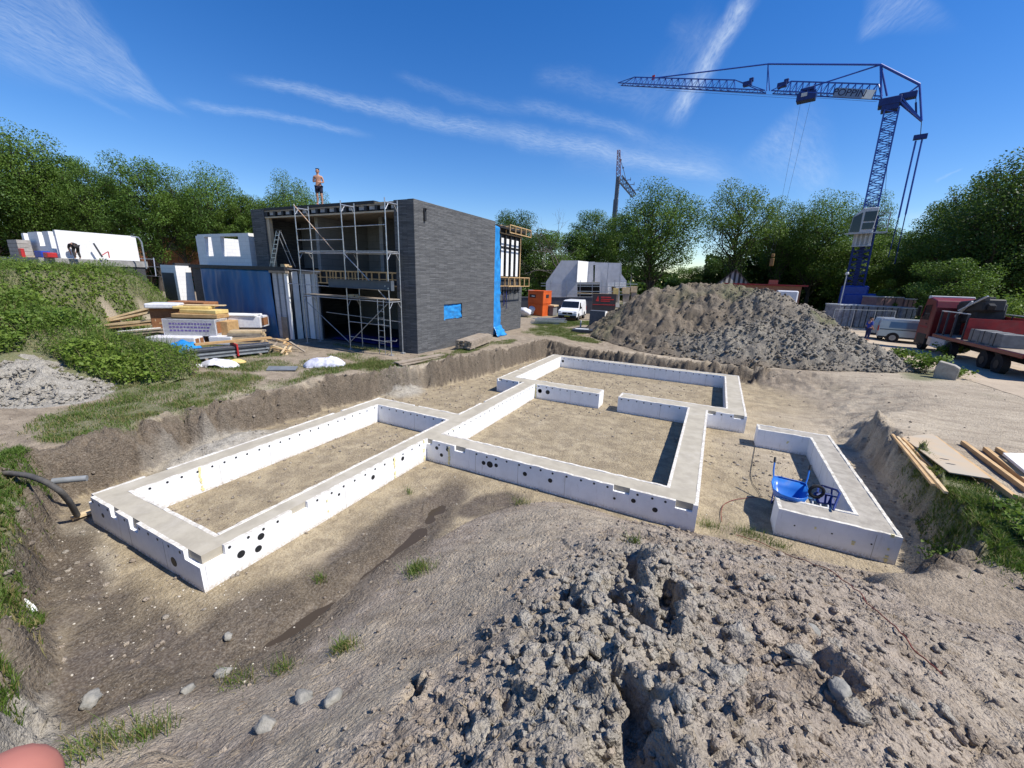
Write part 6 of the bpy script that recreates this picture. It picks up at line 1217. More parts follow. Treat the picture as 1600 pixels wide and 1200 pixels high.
for r, w in ((.12, .55), (-.08, .7), (-.25, .5)): m.obox(c+ea*(w-.4)+np.array((0, 0, r)), ea*w*.9, eb*.004, (0, 0, .05))
m.build('red_emblem', rl, t); MB().obox(sb+np.array((0, 0, 1.55))-eb*.05, ea*1.1, eb*.004, (0, 0, .03)).build('line', rl, t)
cb = at_ax(933, 512, 33.); cb[2] = ground_z(cb[0], cb[1]); ea, eb = yawv(-28); t = thing('utility_cabinet', 'grey utility cabinet with a white side in the grass below the sign', 'cabinet', cb); MB().obox(cb+np.array((0, 0, .85)), ea*.62, eb*.3, (0, 0, .62)).build('body', pm('cabinet_grey', (.12, .13, .15), .5), t, bevel=.02); MB().obox(cb+np.array((0, 0, .85))+ea*.63, ea*.012, eb*.29, (0, 0, .6)).build('side_panel', M_white, t)
for s in (-1, 1): MB().obox(cb+np.array((0, 0, .1))+ea*s*.5, ea*.04, eb*.1, (0, 0, .15)).build('leg', M_trim, t)
pb = G(910, 519); t = thing('pallet', 'dark slab of panels lying in the grass before the cabinet', 'pallet', pb); MB().obox(pb+np.array((0, 0, .12)), yawv(-12)[0]*.75, yawv(-12)[1]*.5, (0, 0, .1)).build('slab', M_dgrey, t); MB().obox(pb+np.array((-.05, 0, .24)), yawv(-12)[0]*.5, yawv(-12)[1]*.3, (0, 0, .015)).build('cover', M_lgrey, t)
sp = G(907, 511); MB().path([sp+np.array((0, 0, -.1)), sp+np.array((0, 0, .55))], .07, 8).build('standpipe', M_lgrey, None); tag(bpy.data.objects['standpipe'], 'short grey standpipe in the grass behind the dark slab', 'pipe')
a, b = G(902, 524), G(925, 525); _lath = MB().bar(a+np.array((0, 0, .05)), b+np.array((0, 0, .05)), .09, .05).build('lath', M_wood2, None); tag(_lath, 'pale lath lying in the grass before the dark slab', 'lath')
bx_ = at_ax(856, 497, 44.); t = thing('mortar_tub', 'grey mortar box with a wooden top near the white van', 'box', (bx_[0], bx_[1], 1.0)); MB().box(bx_[0]-1.0, bx_[0]+.8, bx_[1]-.6, bx_[1]+.6, 1.02, 2.0).build('body', pm('mid_grey', (.20, .20, .21), .7), t, bevel=.03); MB().box(bx_[0]-1.1, bx_[0]+.9, bx_[1]-.7, bx_[1]+.7, 2.002, 2.14).build('top', M_wood2, t)
ts = G(858, 506); t = thing('trestle_stack', 'stack of grey metal trestles and rails on the ground by the house', 'trestles', ts); rr = random.Random(4)
for i in range(12): o_ = np.array((rr.uniform(-.3, .3), rr.uniform(-.5, .5), .06+i*.04)); MB().bar(ts+o_-VX*1.3, ts+o_+VX*1.2+np.array((0, 0, rr.uniform(-.05, .05))), .07).build('rail', M_galv2 if i % 2 else M_galv, t)
for k, (px, D, h, lab) in enumerate(((820, 41., 1.3, 'white bulk bag standing against the rear corner of the grey house'), (831, 43., 1.25, 'white bulk bag right of the house corner with a blue tint'))):
    p = at_ax(px, 492, D); p[2] = 1.0; t = thing('bulk_bag', lab, 'bag', p, 'white bulk bags'); V, F = lump_variants(3, 3, 950+k, .28)[k]; link_mesh('bag', raw_mesh('bag', V*np.array((.62, .62, .85))+np.array((0, 0, .55)), F, M_wrap), t)
# --- white gable house with its scaffold
WH = at_ax(918, 462, 50.); WH[2] = 1.0; wv = unit(np.array([WH[0]-CAM[0], WH[1]-CAM[1], 0])); ws = np.array([wv[1], -wv[0], 0])
wp = lambda x, y, o=0: at_pl(x, y, WH+wv*o, wv)
t = thing('gable_house', 'white block house shell with steep gables behind the white van', 'house', WH)
def slab(name, pts, th, mat=None, o=0):
    P = [wp(x, y, o) for x, y in pts]; m = MB(); n = len(P); m.add(P+[p+wv*th for p in P], [tuple(range(n)), tuple(range(2*n-1, n-1, -1))]+[(i, (i+1) % n, n+(i+1) % n, n+i) for i in range(n)]); ob_ = m.build(name, mat or M_gblock2, t); bm = bmesh.new(); bm.from_mesh(ob_.data); bmesh.ops.recalc_face_normals(bm, faces=bm.faces); bm.to_mesh(ob_.data); bm.free(); return ob_
M_gblock2 = pm('pale_grey_block', (.52, .51, .53), .85, (.46, .455, .47), 2)
slab('gable', ((853, 441), (877, 407), (904, 407), (902, 441), (902, 480), (853, 480)), .3)
e0, e1 = wp(904, 407.5), wp(902, 480); m = MB(); dpt = ws*1.0+wv*3.0; P = [wp(904, 407.5), wp(904, 407.5)+(wp(919.5, 409, 3)-wp(904, 407.5)), wp(917, 441, 3), wp(902, 441)]; m.add(P+[p-ws*.05-wv*.25 for p in P], [(0, 1, 2, 3), (7, 6, 5, 4), (0, 4, 5, 1), (1, 5, 6, 2), (2, 6, 7, 3), (3, 7, 4, 0)]); m.build('lit_return_wall', M_white, t)  # sunlight put into this wall's colour, whiter than the shaded gables
slab('rear_wall', ((919, 409), (927, 409), (927, 446), (917, 446)), .3, None, 3.2); slab('rear_wall', ((930, 410), (971, 411), (971, 446), (929, 446)), .3, None, 3.2); slab('lintel', ((927, 409), (930, 409), (930, 414), (927, 414)), .3, None, 3.2)
slab('small_gable', ((937, 446), (939, 423), (950, 441), (950, 480), (937, 480)), .3, None, -.5); slab('side_gable', ((970, 446), (970, 427), (979, 439), (979, 446)), .3, None, .3)
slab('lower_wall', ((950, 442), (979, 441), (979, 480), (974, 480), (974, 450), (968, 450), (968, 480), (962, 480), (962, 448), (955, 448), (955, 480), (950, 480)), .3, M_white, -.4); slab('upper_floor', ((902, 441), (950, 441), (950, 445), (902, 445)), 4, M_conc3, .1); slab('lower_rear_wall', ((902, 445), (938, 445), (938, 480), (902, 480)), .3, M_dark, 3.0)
ws_ = thing('house_scaffold', 'light scaffold rails round the white gable house', 'scaffold', WH-wv*1.5)
for y in (443, 447, 455, 459.5): MB().bar(wp(845 if y < 450 else 850, y-.5, -1.6), wp(996 if y < 450 else 985, y+1, -1.6), .07).build('rail', M_galv, ws_)
for x in (860, 885, 906, 925, 940, 960, 978): MB().bar(wp(x, 474, -1.6), wp(x+.6, 438, -1.6), .07).build('standard', M_galv, ws_)
MB().bar(wp(945, 474, -2.0), wp(951, 411, -2.0), .06).build('tall_pole', M_galv, ws_); MB().bar(wp(966, 474, -2.0), wp(970, 410, -2.0), .06).build('tall_pole', M_galv, ws_)
MB().bar(wp(902, 458, -1.5), wp(962, 460, -1.5), .6, .08).build('deck', M_wood2, ws_)
for k, (x, y, w, lab) in enumerate(((962, 455, 5, 'yellow plank stack on the scaffold of the white gable house'), (978, 454, 7, 'pale plank stack right of the yellow one by the white gable house'), (990, 452, 6, 'light boards at the right end of the white house scaffold'))): tag(MB().obox(wp(x, y, -1.3), ws*w*.06, wv*.5, (0, 0, .35)).build('plank_stack', (M_ylw, M_wood2, M_wood2)[k], None), lab, 'planks'); tag(MB().obox(wp(x, y+9, -1.3), ws*w*.05, wv*.45, (0, 0, .62)).build('plank_support', M_oldwood, None), 'timber support under the '+('yellow', 'pale', 'light')[k]+' planks by the white gable house', 'support')
fw = wp(850, 470, -6); gw = thing('garden_wall', 'dark low wall running behind the orange boxes and white van', 'wall', fw); a_, b_ = wp(800, 470, -4), wp(945, 470, -4); MB().obox((a_+b_)/2*[1, 1, 0]+np.array((0, 0, 1.6)), (b_-a_)/2, wv*.1, (0, 0, 1.2)).build('wall', pm('dark_wall', (.07, .07, .08), .8, (.10, .10, .11), 2), gw); MB().obox((a_+b_)/2*[1, 1, 0]+np.array((0, 0, 2.83)), (b_-a_)/2, wv*.14, (0, 0, .025)).build('coping', M_galv2, gw)
wbk = wp(833, 448, -3.6); tag(MB().obox(wbk*[1, 1, 0]+np.array((0, 0, 3.1)), ws*.5, wv*.3, (0, 0, .4)).merge(MB().obox(wbk*[1, 1, 0]+np.array((0, 0, 1.8)), ws*.5, wv*.3, (0, 0, .88))).build('block_stack', M_block, None), 'stack of white blocks rising over the dark low wall', 'blocks')
# --- barn, roofs, low brick building
def gabled(name, label, px0, px1, pyb, pytop, D, depth, mat, roofmat, cat='house', eave=None):
    a, b = at_ax(px0, pyb, D), at_ax(px1, pyb, D); c = (a+b)/2; v = unit(np.array([c[0]-CAM[0], c[1]-CAM[1], 0])); s = unit((b-a)*np.array((1, 1, 0))); w = np.linalg.norm((b-a)[:2])/2; zt_ = at_ax((px0+px1)/2, pytop, D)[2]; ze = at_ax(px1, eave or (pyb*.75+pytop*.25), D)[2]; z0 = .8; c = np.array((c[0], c[1], 0.)); t = thing(name, label, cat, (c[0], c[1], 1.0)); m = MB()
    P = [c-s*w+np.array((0, 0, z0)), c+s*w+np.array((0, 0, z0)), c+s*w+np.array((0, 0, ze)), c+np.array((0, 0, zt_)), c-s*w+np.array((0, 0, ze))]; Q = [p+v*depth for p in P]; m.add(P+Q, [(0, 1, 2, 3, 4), (9, 8, 7, 6, 5), (0, 5, 6, 1), (1, 6, 7, 2), (0, 4, 9, 5)]); m.build('wall', mat, t); up3 = np.array((0, 0, .12))
    for e, q in ((2, 3), (4, 3)): A_, B_ = P[e]-v*.25+(P[e]-P[q])*.08, P[q]-v*.25; m = MB(); m.add([A_+up3*.1, B_+up3*.1, B_+v*(depth+.5)+up3*.1, A_+v*(depth+.5)+up3*.1, A_+up3*1.3, B_+up3*1.3, B_+v*(depth+.5)+up3*1.3, A_+v*(depth+.5)+up3*1.3], [(0, 1, 2, 3), (7, 6, 5, 4), (0, 4, 5, 1), (1, 5, 6, 2), (2, 6, 7, 3), (3, 7, 4, 0)]); m.build('roof', roofmat, t)
    return t
def stripe_mat():
    t = NT('striped_boards'); v = t.N('ShaderNodeNewGeometry').outputs['Position']; s = t.N('ShaderNodeSeparateXYZ'); t.L(v, s.inputs[0]); f = t.math('FRACT', t.math('MULTIPLY', t.math('ADD', s.outputs[0], t.math('MULTIPLY', s.outputs[1], .1)), 1.55)); t.color(t.mix(t.math('GREATER_THAN', f, .5), (.42, .40, .38), (.06, .055, .055))); t.rough(.8); return t.m
M_rtile = pm('red_roof_tiles', (.42, .13, .06), .8, (.32, .10, .05), 2, .02)
gabled('barn', 'barn gable of dark and pale vertical boards behind the big spoil heap', 1119, 1171, 452, 422, 58, 12, stripe_mat(), M_black, 'barn', 446)
gabled('roofed_house', 'small house with an orange tiled roof between the two big oaks', 1078, 1104, 440, 427, 84, 9, M_rbrick, M_rtile, 'house', 434)
lb = at_ax(1190, 462, 52.); lv_ = unit(np.array([lb[0]-CAM[0], lb[1]-CAM[1], 0])); ls_ = np.array([lv_[1], -lv_[0], 0]); zt2 = at_ax(1190, 446, 52.)[2]; t = thing('brick_shed', 'low red brown brick building just over the spoil heap', 'building', (lb[0], lb[1], 1)); MB().obox((lb[0], lb[1], zt2/2+.4), ls_*3.9, lv_*2.5, (0, 0, zt2/2-.4)).build('wall', M_rbrick, t); MB().obox((lb[0], lb[1], zt2+.1), ls_*4.5, lv_*2.8, (0, 0, .08)).build('roof', M_dred, t)
MB().obox((lb[0]+ls_[0]*1., lb[1]+ls_[1]*1., zt2+.45), ls_*.5, lv_*.4, (0, 0, .26)).build('chimney', M_rbrick, t)
wc = at_ax(1229, 462, 33.); t = thing('wrapped_pallet', 'white wrapped pallet seen just over the top of the spoil heap', 'pallet', (wc[0], wc[1], 1)); z9 = at_ax(1229, 454, 33.)[2]; MB().obox((wc[0], wc[1], z9/2+.5), ls_*.75, lv_*.5, (0, 0, z9/2-.5)).build('load', M_wrap, t, bevel=.08)
for k, (x0, x1, y0, y1, lab) in enumerate(((-12, 27, 366, 402, 'orange brick house at the far left behind the trees'), (222, 262, 378, 404, 'brick house behind the trees right of the white shell'), (262, 330, 376, 412, 'brick house behind the trees next to the white wall'))):
    a, b = at_ax(x0, y1, 72), at_ax(x1, y1, 72); c = (a+b)/2; v = unit(np.array([c[0]-CAM[0], c[1]-CAM[1], 0])); s = np.array([v[1], -v[0], 0]); w = np.linalg.norm((b-a)[:2])/2; zt_ = at_ax((x0+x1)/2, y0, 72)[2]; t = thing('brick_house', lab, 'house', (c[0], c[1], 1), 'brick houses behind the wood'); MB().obox((c[0], c[1], zt_/2+.4), s*w, v*3, (0, 0, zt_/2-.4)).build('wall', M_rbrick, t); MB().obox((c[0], c[1], zt_+.12), s*(w+.3), v*3.3, (0, 0, .12)).build('roof', M_dgrey, t)
    for q in (-.5, .35): MB().obox(np.array((c[0], c[1], zt_-1.3))+s*w*q-v*3.01, s*w*.18, v*.03, (0, 0, .6)).build('window', M_glass, t)
# --- block and brick packs right
M_gpack = pm('grey_pack', (.30, .30, .33), .6, (.17, .17, .20), 3, .02, dirt=(.4, .4, .42)); M_ppack = pm('pink_brick_pack', (.34, .20, .18), .7, (.27, .16, .15), 3)
def rpack(px0, px1, pyb, pyt, D, dep, mat, lab, ztop_=None, grp='packs of blocks near the crane', capm=None):
    a, b = at_ax(px0, pyb, D), at_ax(px1, pyb, D); c = (a+b)/2; s = unit((b-a)*np.array((1, 1, 0))); v = np.array((-s[1], s[0], 0)); w = np.linalg.norm((b-a)[:2])/2; zt_ = at_ax((px0+px1)/2, pyt, D)[2]; t = thing('block_pack', lab, 'pack', (c[0], c[1], 1), grp); z0 = .98
    MB().obox((c[0]+v[0]*dep/2, c[1]+v[1]*dep/2, (z0+zt_)/2), s*w, v*dep/2, (0, 0, (zt_-z0)/2)).build('load', mat, t, bevel=.04); MB().obox((c[0]+v[0]*dep/2, c[1]+v[1]*dep/2, zt_+.03), s*(w+.03), v*(dep/2+.03), (0, 0, .06)).build('cover', capm or M_lgrey, t, bevel=.02)
    for q in (-.4, .4): MB().obox((c[0]+s[0]*w*q-v[0]*.012, c[1]+s[1]*w*q-v[1]*.012, (z0+zt_)/2), s*.04, v*.01, (0, 0, (zt_-z0)/2-.02)).build('strap', M_black, t)
rpack(1308, 1333, 498, 477, 42, 2, M_gpack, 'single dark pack with a pale cover at the foot of the crane', capm=M_lgrey)
for k, (a, b, lab) in enumerate(((1337, 1359, 'grey block pack at the left end of the grey row'), (1360, 1382, 'second grey block pack in the row behind the man in blue'), (1383, 1405, 'third grey block pack above the silver trailer'), (1406, 1429, 'grey block pack at the right end of the row above the silver van'))): rpack(a, b, 500, 478+k*1.3, 42-.2*k, 2, M_gpack, lab)
rpack(1364, 1406, 492, 464.5, 46, 2, M_ppack, 'long pink brown brick pack standing behind the grey packs', grp='brick packs near the crane'); rpack(1408, 1427, 492, 467.5, 46, 2, M_ppack, 'short dark red brick pack at the right of the pink one', grp='brick packs near the crane')
# temporary fence
def fence(name, lab, pts, D, h, grp=None):
    P = [at_ax(x, y, D) for x, y in pts]; t = thing(name, lab, 'fence', (P[0][0], P[0][1], 1.0)); 
    for i, p in enumerate(P): g = 1.0; MB().bar((p[0], p[1], g), (p[0], p[1], g+h), .05).build('post', M_galv, t)
    for a, b in zip(P[:-1], P[1:]):
        for z in (1.15, 1+h): MB().bar((a[0], a[1], z), (b[0], b[1], z), .045).build('rail', M_galv, t)
        m = MB(); n = 9
        for k in range(1, n): q = a+(b-a)*k/n; m.bar((q[0], q[1], 1.15), (q[0], q[1], 1+h), .012)
        m.build('mesh_panel', M_galv2, t)
fence('site_fence', 'temporary metal mesh fence in front of the grey block packs', [(1300, 505), (1330, 508), (1362, 512), (1392, 515)], 37, 2.0)
lp = at_ax(1309, 490, 47.); lt = at_ax(1319.5, 430, 47.); t = thing('lamp_post', 'slim white lamp post left of the crane foot', 'lamp post', (lp[0], lp[1], 1)); MB().path([(lp[0], lp[1], .9), (lp[0], lp[1], lt[2])], [.07, .05], 8).build('pole', M_lgrey, t); MB().path([(lp[0], lp[1], lt[2]), (lp[0], lp[1], lt[2]+.1), (lp[0], lp[1], lt[2]+.32)], [.1, .2, .12], 10).build('lamp_head', M_white, t)
wl_ = at_ax(983, 409, 70); t = thing('lamp_post', 'street lamp with a flat white head behind the white gable house', 'lamp post', (wl_[0], wl_[1], 1)); MB().path([(wl_[0]+.6, wl_[1], .9), (wl_[0]+.6, wl_[1], wl_[2])], .07, 8).build('pole', M_galv, t); MB().obox((wl_[0], wl_[1], wl_[2]), (.8, 0, .04), (0, .15, 0), (0, 0, .08)).build('lamp_head', M_lgrey, t)
# left fence and curved tube rail by the white shell
tag(MB().path([at_x(205, 369, -30.5), at_x(216, 371, -30.5), at_x(221, 378, -30.5), at_x(229, 420, -30.5)], .05, 7).build('curved_rail', M_galv, None), 'curved galvanised tube rail at the right end of the white shell', 'rail')
t = thing('site_fence', 'metal fence panels behind the block wall corner at the left', 'fence', at_ax(240, 425, 38)); 
for a, b, c, d in ((217, 403, 240, 420), (240, 404, 300, 424)):
    p, q = at_ax(a, c if c > 300 else 424, 38), at_ax(b if b < 330 else 240, 424, 38)
for x in (217, 240): MB().bar(at_ax(x, 403, 36), at_ax(x+4, 432, 36), .06).build('post', M_galv, t)
MB().bar(at_ax(215, 416, 36), at_ax(272, 418, 36), .05).build('rail', M_galv, t); MB().bar(at_ax(218, 404, 36), at_ax(241, 405, 36), .05).build('rail', M_galv, t); MB().bar(at_ax(221, 430, 36), at_ax(262, 433, 36), .05).build('rail', M_galv, t)
# --- stump of concrete at the road
cs_ = at_ax(1475, 592, 18.4); cz = ground_z(cs_[0], cs_[1]); t = thing('concrete_stump', 'broken concrete block standing on edge by the road', 'block', (cs_[0], cs_[1], cz)); m = MB(); m.prism([(-.36, -.2), (.36, -.2), (.40, .55), (.22, .66), (-.30, .78), (-.38, .5)], 1, 0, .4); m.xform(Matrix.Translation((cs_[0], cs_[1], cz))@Matrix.Rotation(-.4, 4, 'Z')); m.build('block', M_conc2, t, bevel=.03)
# ------------------------------------------------------------------ wheelbarrows
def barrow(name, label, loc, rz, flip=None):
    t = thing(name, label, 'wheelbarrow', loc); t.rotation_euler = (0, 0, rz) if flip is None else flip
    Mb = pm('barrow_blue', (.015, .13, .48), .35, (.02, .16, .52), 3, spec=.5, dirt=(.35, .33, .28), dirt_amt=.55); Md = pm('barrow_frame', (.012, .03, .16), .45)
    # tray: rim loop and floor loop, local +x towards the wheel
    rim = [(-.52, -.22), (-.48, -.31), (-.1, -.34), (.35, -.30), (.56, -.16), (.60, 0), (.56, .16), (.35, .30), (-.1, .34), (-.48, .31), (-.52, .22)]; flo = [(-.24, -.15), (-.22, -.19), (0, -.20), (.16, -.16), (.22, -.08), (.24, 0), (.22, .08), (.16, .16), (0, .20), (-.22, .19), (-.24, .15)]
    n = len(rim); rz_ = [.60+.06*max(0, x)/.6 for x, y in rim]; V = [(x, y, z) for (x, y), z in zip(rim, rz_)]+[((x+X)/2*1.04, (y+Y)/2*1.04, .42) for (x, y), (X, Y) in zip(rim, flo)]+[(x, y, .27) for x, y in flo]
    F = [(i+k*n, (i+1) % n+k*n, (i+1) % n+(k+1)*n, i+(k+1)*n) for k in range(2) for i in range(n)]+[tuple(range(2*n, 3*n))]
    m = MB().add(V, F, 0, True); o = m.build('tray', Mb, t, local=True); s = o.modifiers.new('thick', 'SOLIDIFY'); s.thickness = .012; m = MB(); m.path(V[:n]+[V[0]], .012, 6, caps=False); m.build('rim', Mb, t, local=True)
    for s_ in (-1, 1):
        MB().path([(.62, s_*.07, .19), (.2, s_*.16, .25), (-.4, s_*.26, .32), (-.66, s_*.33, .66), (-.82, s_*.345, .90)], .018, 7).build('handle', Mb, t, local=True); MB().path([(-.77, s_*.34, .82), (-.84, s_*.346, .93)], .024, 8).build('grip', M_trim, t, local=True); MB().path([(-.1, s_*.2, .26), (-.28, s_*.25, .0), (-.45, s_*.25, .0), (-.48, s_*.25, .30)], .016, 6).build('leg', Md, t, local=True)
    w = MB(); c = []
    for k in range(20): a = 2*math.pi*k/20; c.append((.66+.155*math.cos(a), 0, .19+.155*math.sin(a)))
    w.path(c+[c[0]], .042, 8, caps=False); wo_ = w.build('wheel', M_rubber, t, local=True); MB().path([(.66, -.05, .19), (.66, .05, .19)], .10, 12).build('rim', M_rim, wo_, local=True)
    return t
wb = at_z(1233, 771, .5); wb = np.array((wb[0], wb[1]+.05, .0)); barrow('wheelbarrow', 'blue wheelbarrow standing upright inside the U shaped foundation', wb, math.radians(-97))
# overturned barrow frame leaning against the inner wall
ol = at_z(1300, 790, .05); t = thing('wheelbarrow', 'dark blue tipped wheelbarrow frame leaning in the corner of the U foundation', 'wheelbarrow', (ol[0], ol[1], 0)); Md = pm('barrow_frame', (.012, .03, .16), .45); Md2 = pm('barrow_frame_light', (.05, .20, .45), .45)
q = lambda x, y, X: at_x(x, y, X)
def fr(pts, r, mat, nm): MB().path(pts, r, 7).build(nm, mat, t)
f0, f1, f2, f3, f4 = at_x(1277, 770, 12.75), at_x(1279, 760, 12.85), at_x(1308, 766, 13.12), at_x(1312, 771, 13.12), at_x(1302, 797, 12.95)
fr([f0, f1, at_x(1284, 758.5, 12.95), at_x(1305, 765, 13.1), f2, f3, f4], .022, Md, 'frame'); fr([at_x(1280, 771, 12.85), at_x(1309, 777, 13.05)], .018, Md, 'cross_bar'); fr([at_x(1286, 760, 12.95), at_x(1284, 772, 12.9)], .018, Md, 'cross_bar'); fr([at_x(1300, 764, 13.08), at_x(1297, 794, 12.95)], .018, Md, 'cross_bar')
MB().obox(at_x(1288, 779, 12.9), np.array((.16, .05, 0)), np.array((-.03, .12, .06)), np.array((.01, -.03, .03))).build('tray', Md, t, bevel=.02)
for k in range(4): a = at_z(1257+12*k, 777+3.4*k, .42-.02*k); fr([a, a+np.array((.03, -.28, -.28))], .02, pm('galvanised_bar', (.62, .66, .72), .4), 'tray_rib'); fr([a+np.array((.0, -.02, 0)), a+np.array((.14, .02, 0))], .012, Md2, 'rib_tip')
c = []; wc_ = at_x(1276, 768, 12.72)
for k in range(18): a = 2*math.pi*k/18; c.append(wc_+np.array((.125*math.cos(a), .03*math.cos(a), .125*math.sin(a))))
MB().path(c+[c[0]], .032, 8, caps=False).build('wheel', M_rubber, t)
# ------------------------------------------------------------------ right: planks and sheets
def plank(name, label, a, b, w, h, mat, zoff=.0, cat='plank', grp=None, z=1.05):
    A, B = G(*a, z), G(*b, z); zz = np.array((0, 0, h/2+.015+zoff)); o = MB().bar(A+zz, B+zz, w, h).build(name, mat, None, bevel=.003); return tag(o, label, cat, grp)
GP = 'planks lying on the pale sand at right'
for k, (a, b, zo, lab) in enumerate((((1393, 684), (1456, 764), .05, 'leftmost long batten of the fanned bundle at right'), ((1401, 688), (1476, 776), .05, 'longest batten of the fanned bundle reaching into the grass'), ((1409, 689), (1480, 760), .03, 'batten at the right side of the fanned bundle'), ((1412, 690), (1474, 768), .0, 'batten crossing under the longest one in the fan'), ((1406, 689), (1468, 767), .02, 'thin batten in the middle of the fanned bundle'))): plank('batten', lab, a, b, .06, .05, M_wood2 if k % 2 else M_wood, zo, 'batten', GP)
for k, (a, b, lab) in enumerate((((1458, 687), (1584, 783), 'long plank on edge right of the plywood sheet'), ((1503, 695), (1605, 772), 'long plank second to the right of the plywood sheet'), ((1538, 705), (1612, 765), 'plank partly under the white panel at the right edge'), ((1557, 705), (1590, 726), 'short plank at the upper left of the white panel'))): plank('plank', lab, a, b, .09, .10, M_wood, 0, 'plank', GP)
flat_on_ground('plywood_sheet', 'grey beige plywood sheet with two hand holes lying on sand', 'plywood', ((1408, 688), (1455, 684), (1545, 760), (1480, 748)), .02, pm('formwork_ply', (.40, .355, .28), .7, (.45, .36, .25), 1.2, dirt=(.48, .34, .20), dirt_amt=.5), 1.05, .03)
for x, y in ((1482, 724), (1474, 726)): pass
ps = bpy.data.objects['plywood_sheet']
for x, y in ((1473, 725), (1482, 735)):
    p = G(x, y); m = MB(); c_ = np.array((p[0], p[1], max(v.co.z for v in ps.data.vertices)+.001)); m.add([c_+np.array((.09*math.cos(a), .03*math.sin(a), 0)) for a in np.linspace(0, 2*math.pi, 14)[:-1]], [tuple(range(13))]); m.build('hand_hole', M_dark, ps)
flat_on_ground('white_panel', 'white foam panel lying on planks at the right edge', 'panel', ((1562, 722), (1605, 724), (1625, 760), (1598, 752)), .06, M_white, 1.05, .16)
# ------------------------------------------------------------------ left: pipes
M_pipe = pm('grey_drain', (.085, .08, .075), .75, (.06, .057, .054), 5, dirt=(.3, .26, .2)); M_pvc = pm('pale_pvc', (.24, .25, .255), .5, (.19, .2, .2), 4)
pts = [at_z(-25, 738, 1.10), at_z(10, 739, 1.12), at_z(45, 743, 1.12), at_z(72, 753, 1.05), at_z(95, 768, .85), at_z(110, 786, .5), at_z(121, 806, .12)]
P = []
for i in range(len(pts)-1):
    for k in range(14): P.append(pts[i]+(pts[i+1]-pts[i])*k/14)
P.append(pts[-1]); P = np.array(P); Q = P.copy()
for _ in range(10): Q[1:-1] = (Q[:-2]+Q[1:-1]*2+Q[2:])/4
rr_ = [.052 if i % 2 else .044 for i in range(len(Q))]; tag(MB().path(list(Q), rr_, 12).build('drain_hose', M_pipe, None), 'dark ribbed drain hose running down into the pit at left', 'hose')
a, b = at_z(82, 752, .75), at_z(136, 747, .72); tag(MB().tube(a, b, .06, 14).build('plastic_pipe', M_pvc, None), 'straight pale grey plastic pipe sticking from the left bank', 'pipe')
a = at_z(112, 812, .05); b = at_z(146, 800, .05); tag(MB().bar(a+np.array((0, 0, .03)), b+np.array((0, 0, .03)), .12, .05).build('timber_offcut', M_wood2, None), 'timber offcut at the end of the drain hose', 'timber')
crumple('paper_scrap', 'white paper scrap lying in the grass near the left edge', 'paper', 22, 880, 1.0, .075, .05, .035, 14, M_white, 10, 12)
# red cable over the soil heap
cps = [(1150, 838), (1190, 850), (1225, 866), (1262, 880), (1300, 897), (1330, 918), (1350, 940), (1372, 962), (1400, 985), (1420, 1010), (1445, 1035), (1472, 1062)]
def onm(x, y, n=14):
    p = at_z(x, y, .3)
    lo, hi = 0., 3.5
    for _ in range(26):
        md = (lo+hi)/2; p = at_z(x, y, md)
        if ground_z(p[0], p[1]) > md: lo = md
        else: hi = md
    return at_z(x, y, (lo+hi)/2)
C_ = [onm(*c) for c in cps]; PP = []
for i in range(len(C_)-1):
    for k in range(10): f = k/10; x, y = C_[i][0]+(C_[i+1][0]-C_[i][0])*f, C_[i][1]+(C_[i+1][1]-C_[i][1])*f; PP.append((x, y, ground_z(x, y)+.035))
PP = np.array(PP); 
for _ in range(3): PP[1:-1] = (PP[:-2]+PP[1:-1]*2+PP[2:])/4
PP[:, 2] = np.maximum(PP[:, 2], np.array([ground_z(x, y) for x, y in PP[:, :2]])+.02)
M_cable = pm('red_cable', (.20, .045, .03), .6, (.15, .04, .03), 12); tag(MB().path(list(PP), .0065, 6).build('cable', M_cable, None), 'thin red cable lying down the right flank of the soil heap', 'cable')
C2 = [at_z(x, y, .03) for x, y in ((1128, 815), (1126, 800), (1130, 788), (1145, 781), (1165, 778), (1195, 776))]; P2 = []
for i in range(len(C2)-1):
    for k in range(8): P2.append(C2[i]+(C2[i+1]-C2[i])*k/8)
P2 = np.array(P2)
for _ in range(8): P2[1:-1] = (P2[:-2]+P2[1:-1]*2+P2[2:])/4
tag(MB().path(list(P2), .008, 6).build('cable', M_cable, None), 'curved end of a red cable on the floor beside the U foundation', 'cable')
C3 = [at_z(x, y, .02) for x, y in ((1180, 697), (1176, 720), (1172, 742), (1176, 756), (1186, 768), (1190, 778))]; P3 = []
for i in range(len(C3)-1):
    for k in range(8): P3.append(C3[i]+(C3[i+1]-C3[i])*k/8)
P3 = np.array(P3)
for _ in range(8): P3[1:-1] = (P3[:-2]+P3[1:-1]*2+P3[2:])/4
tag(MB().path(list(P3), .007, 6).build('cable', M_trim, None), 'thin dark cable curling on the floor left of the wheelbarrow', 'cable')
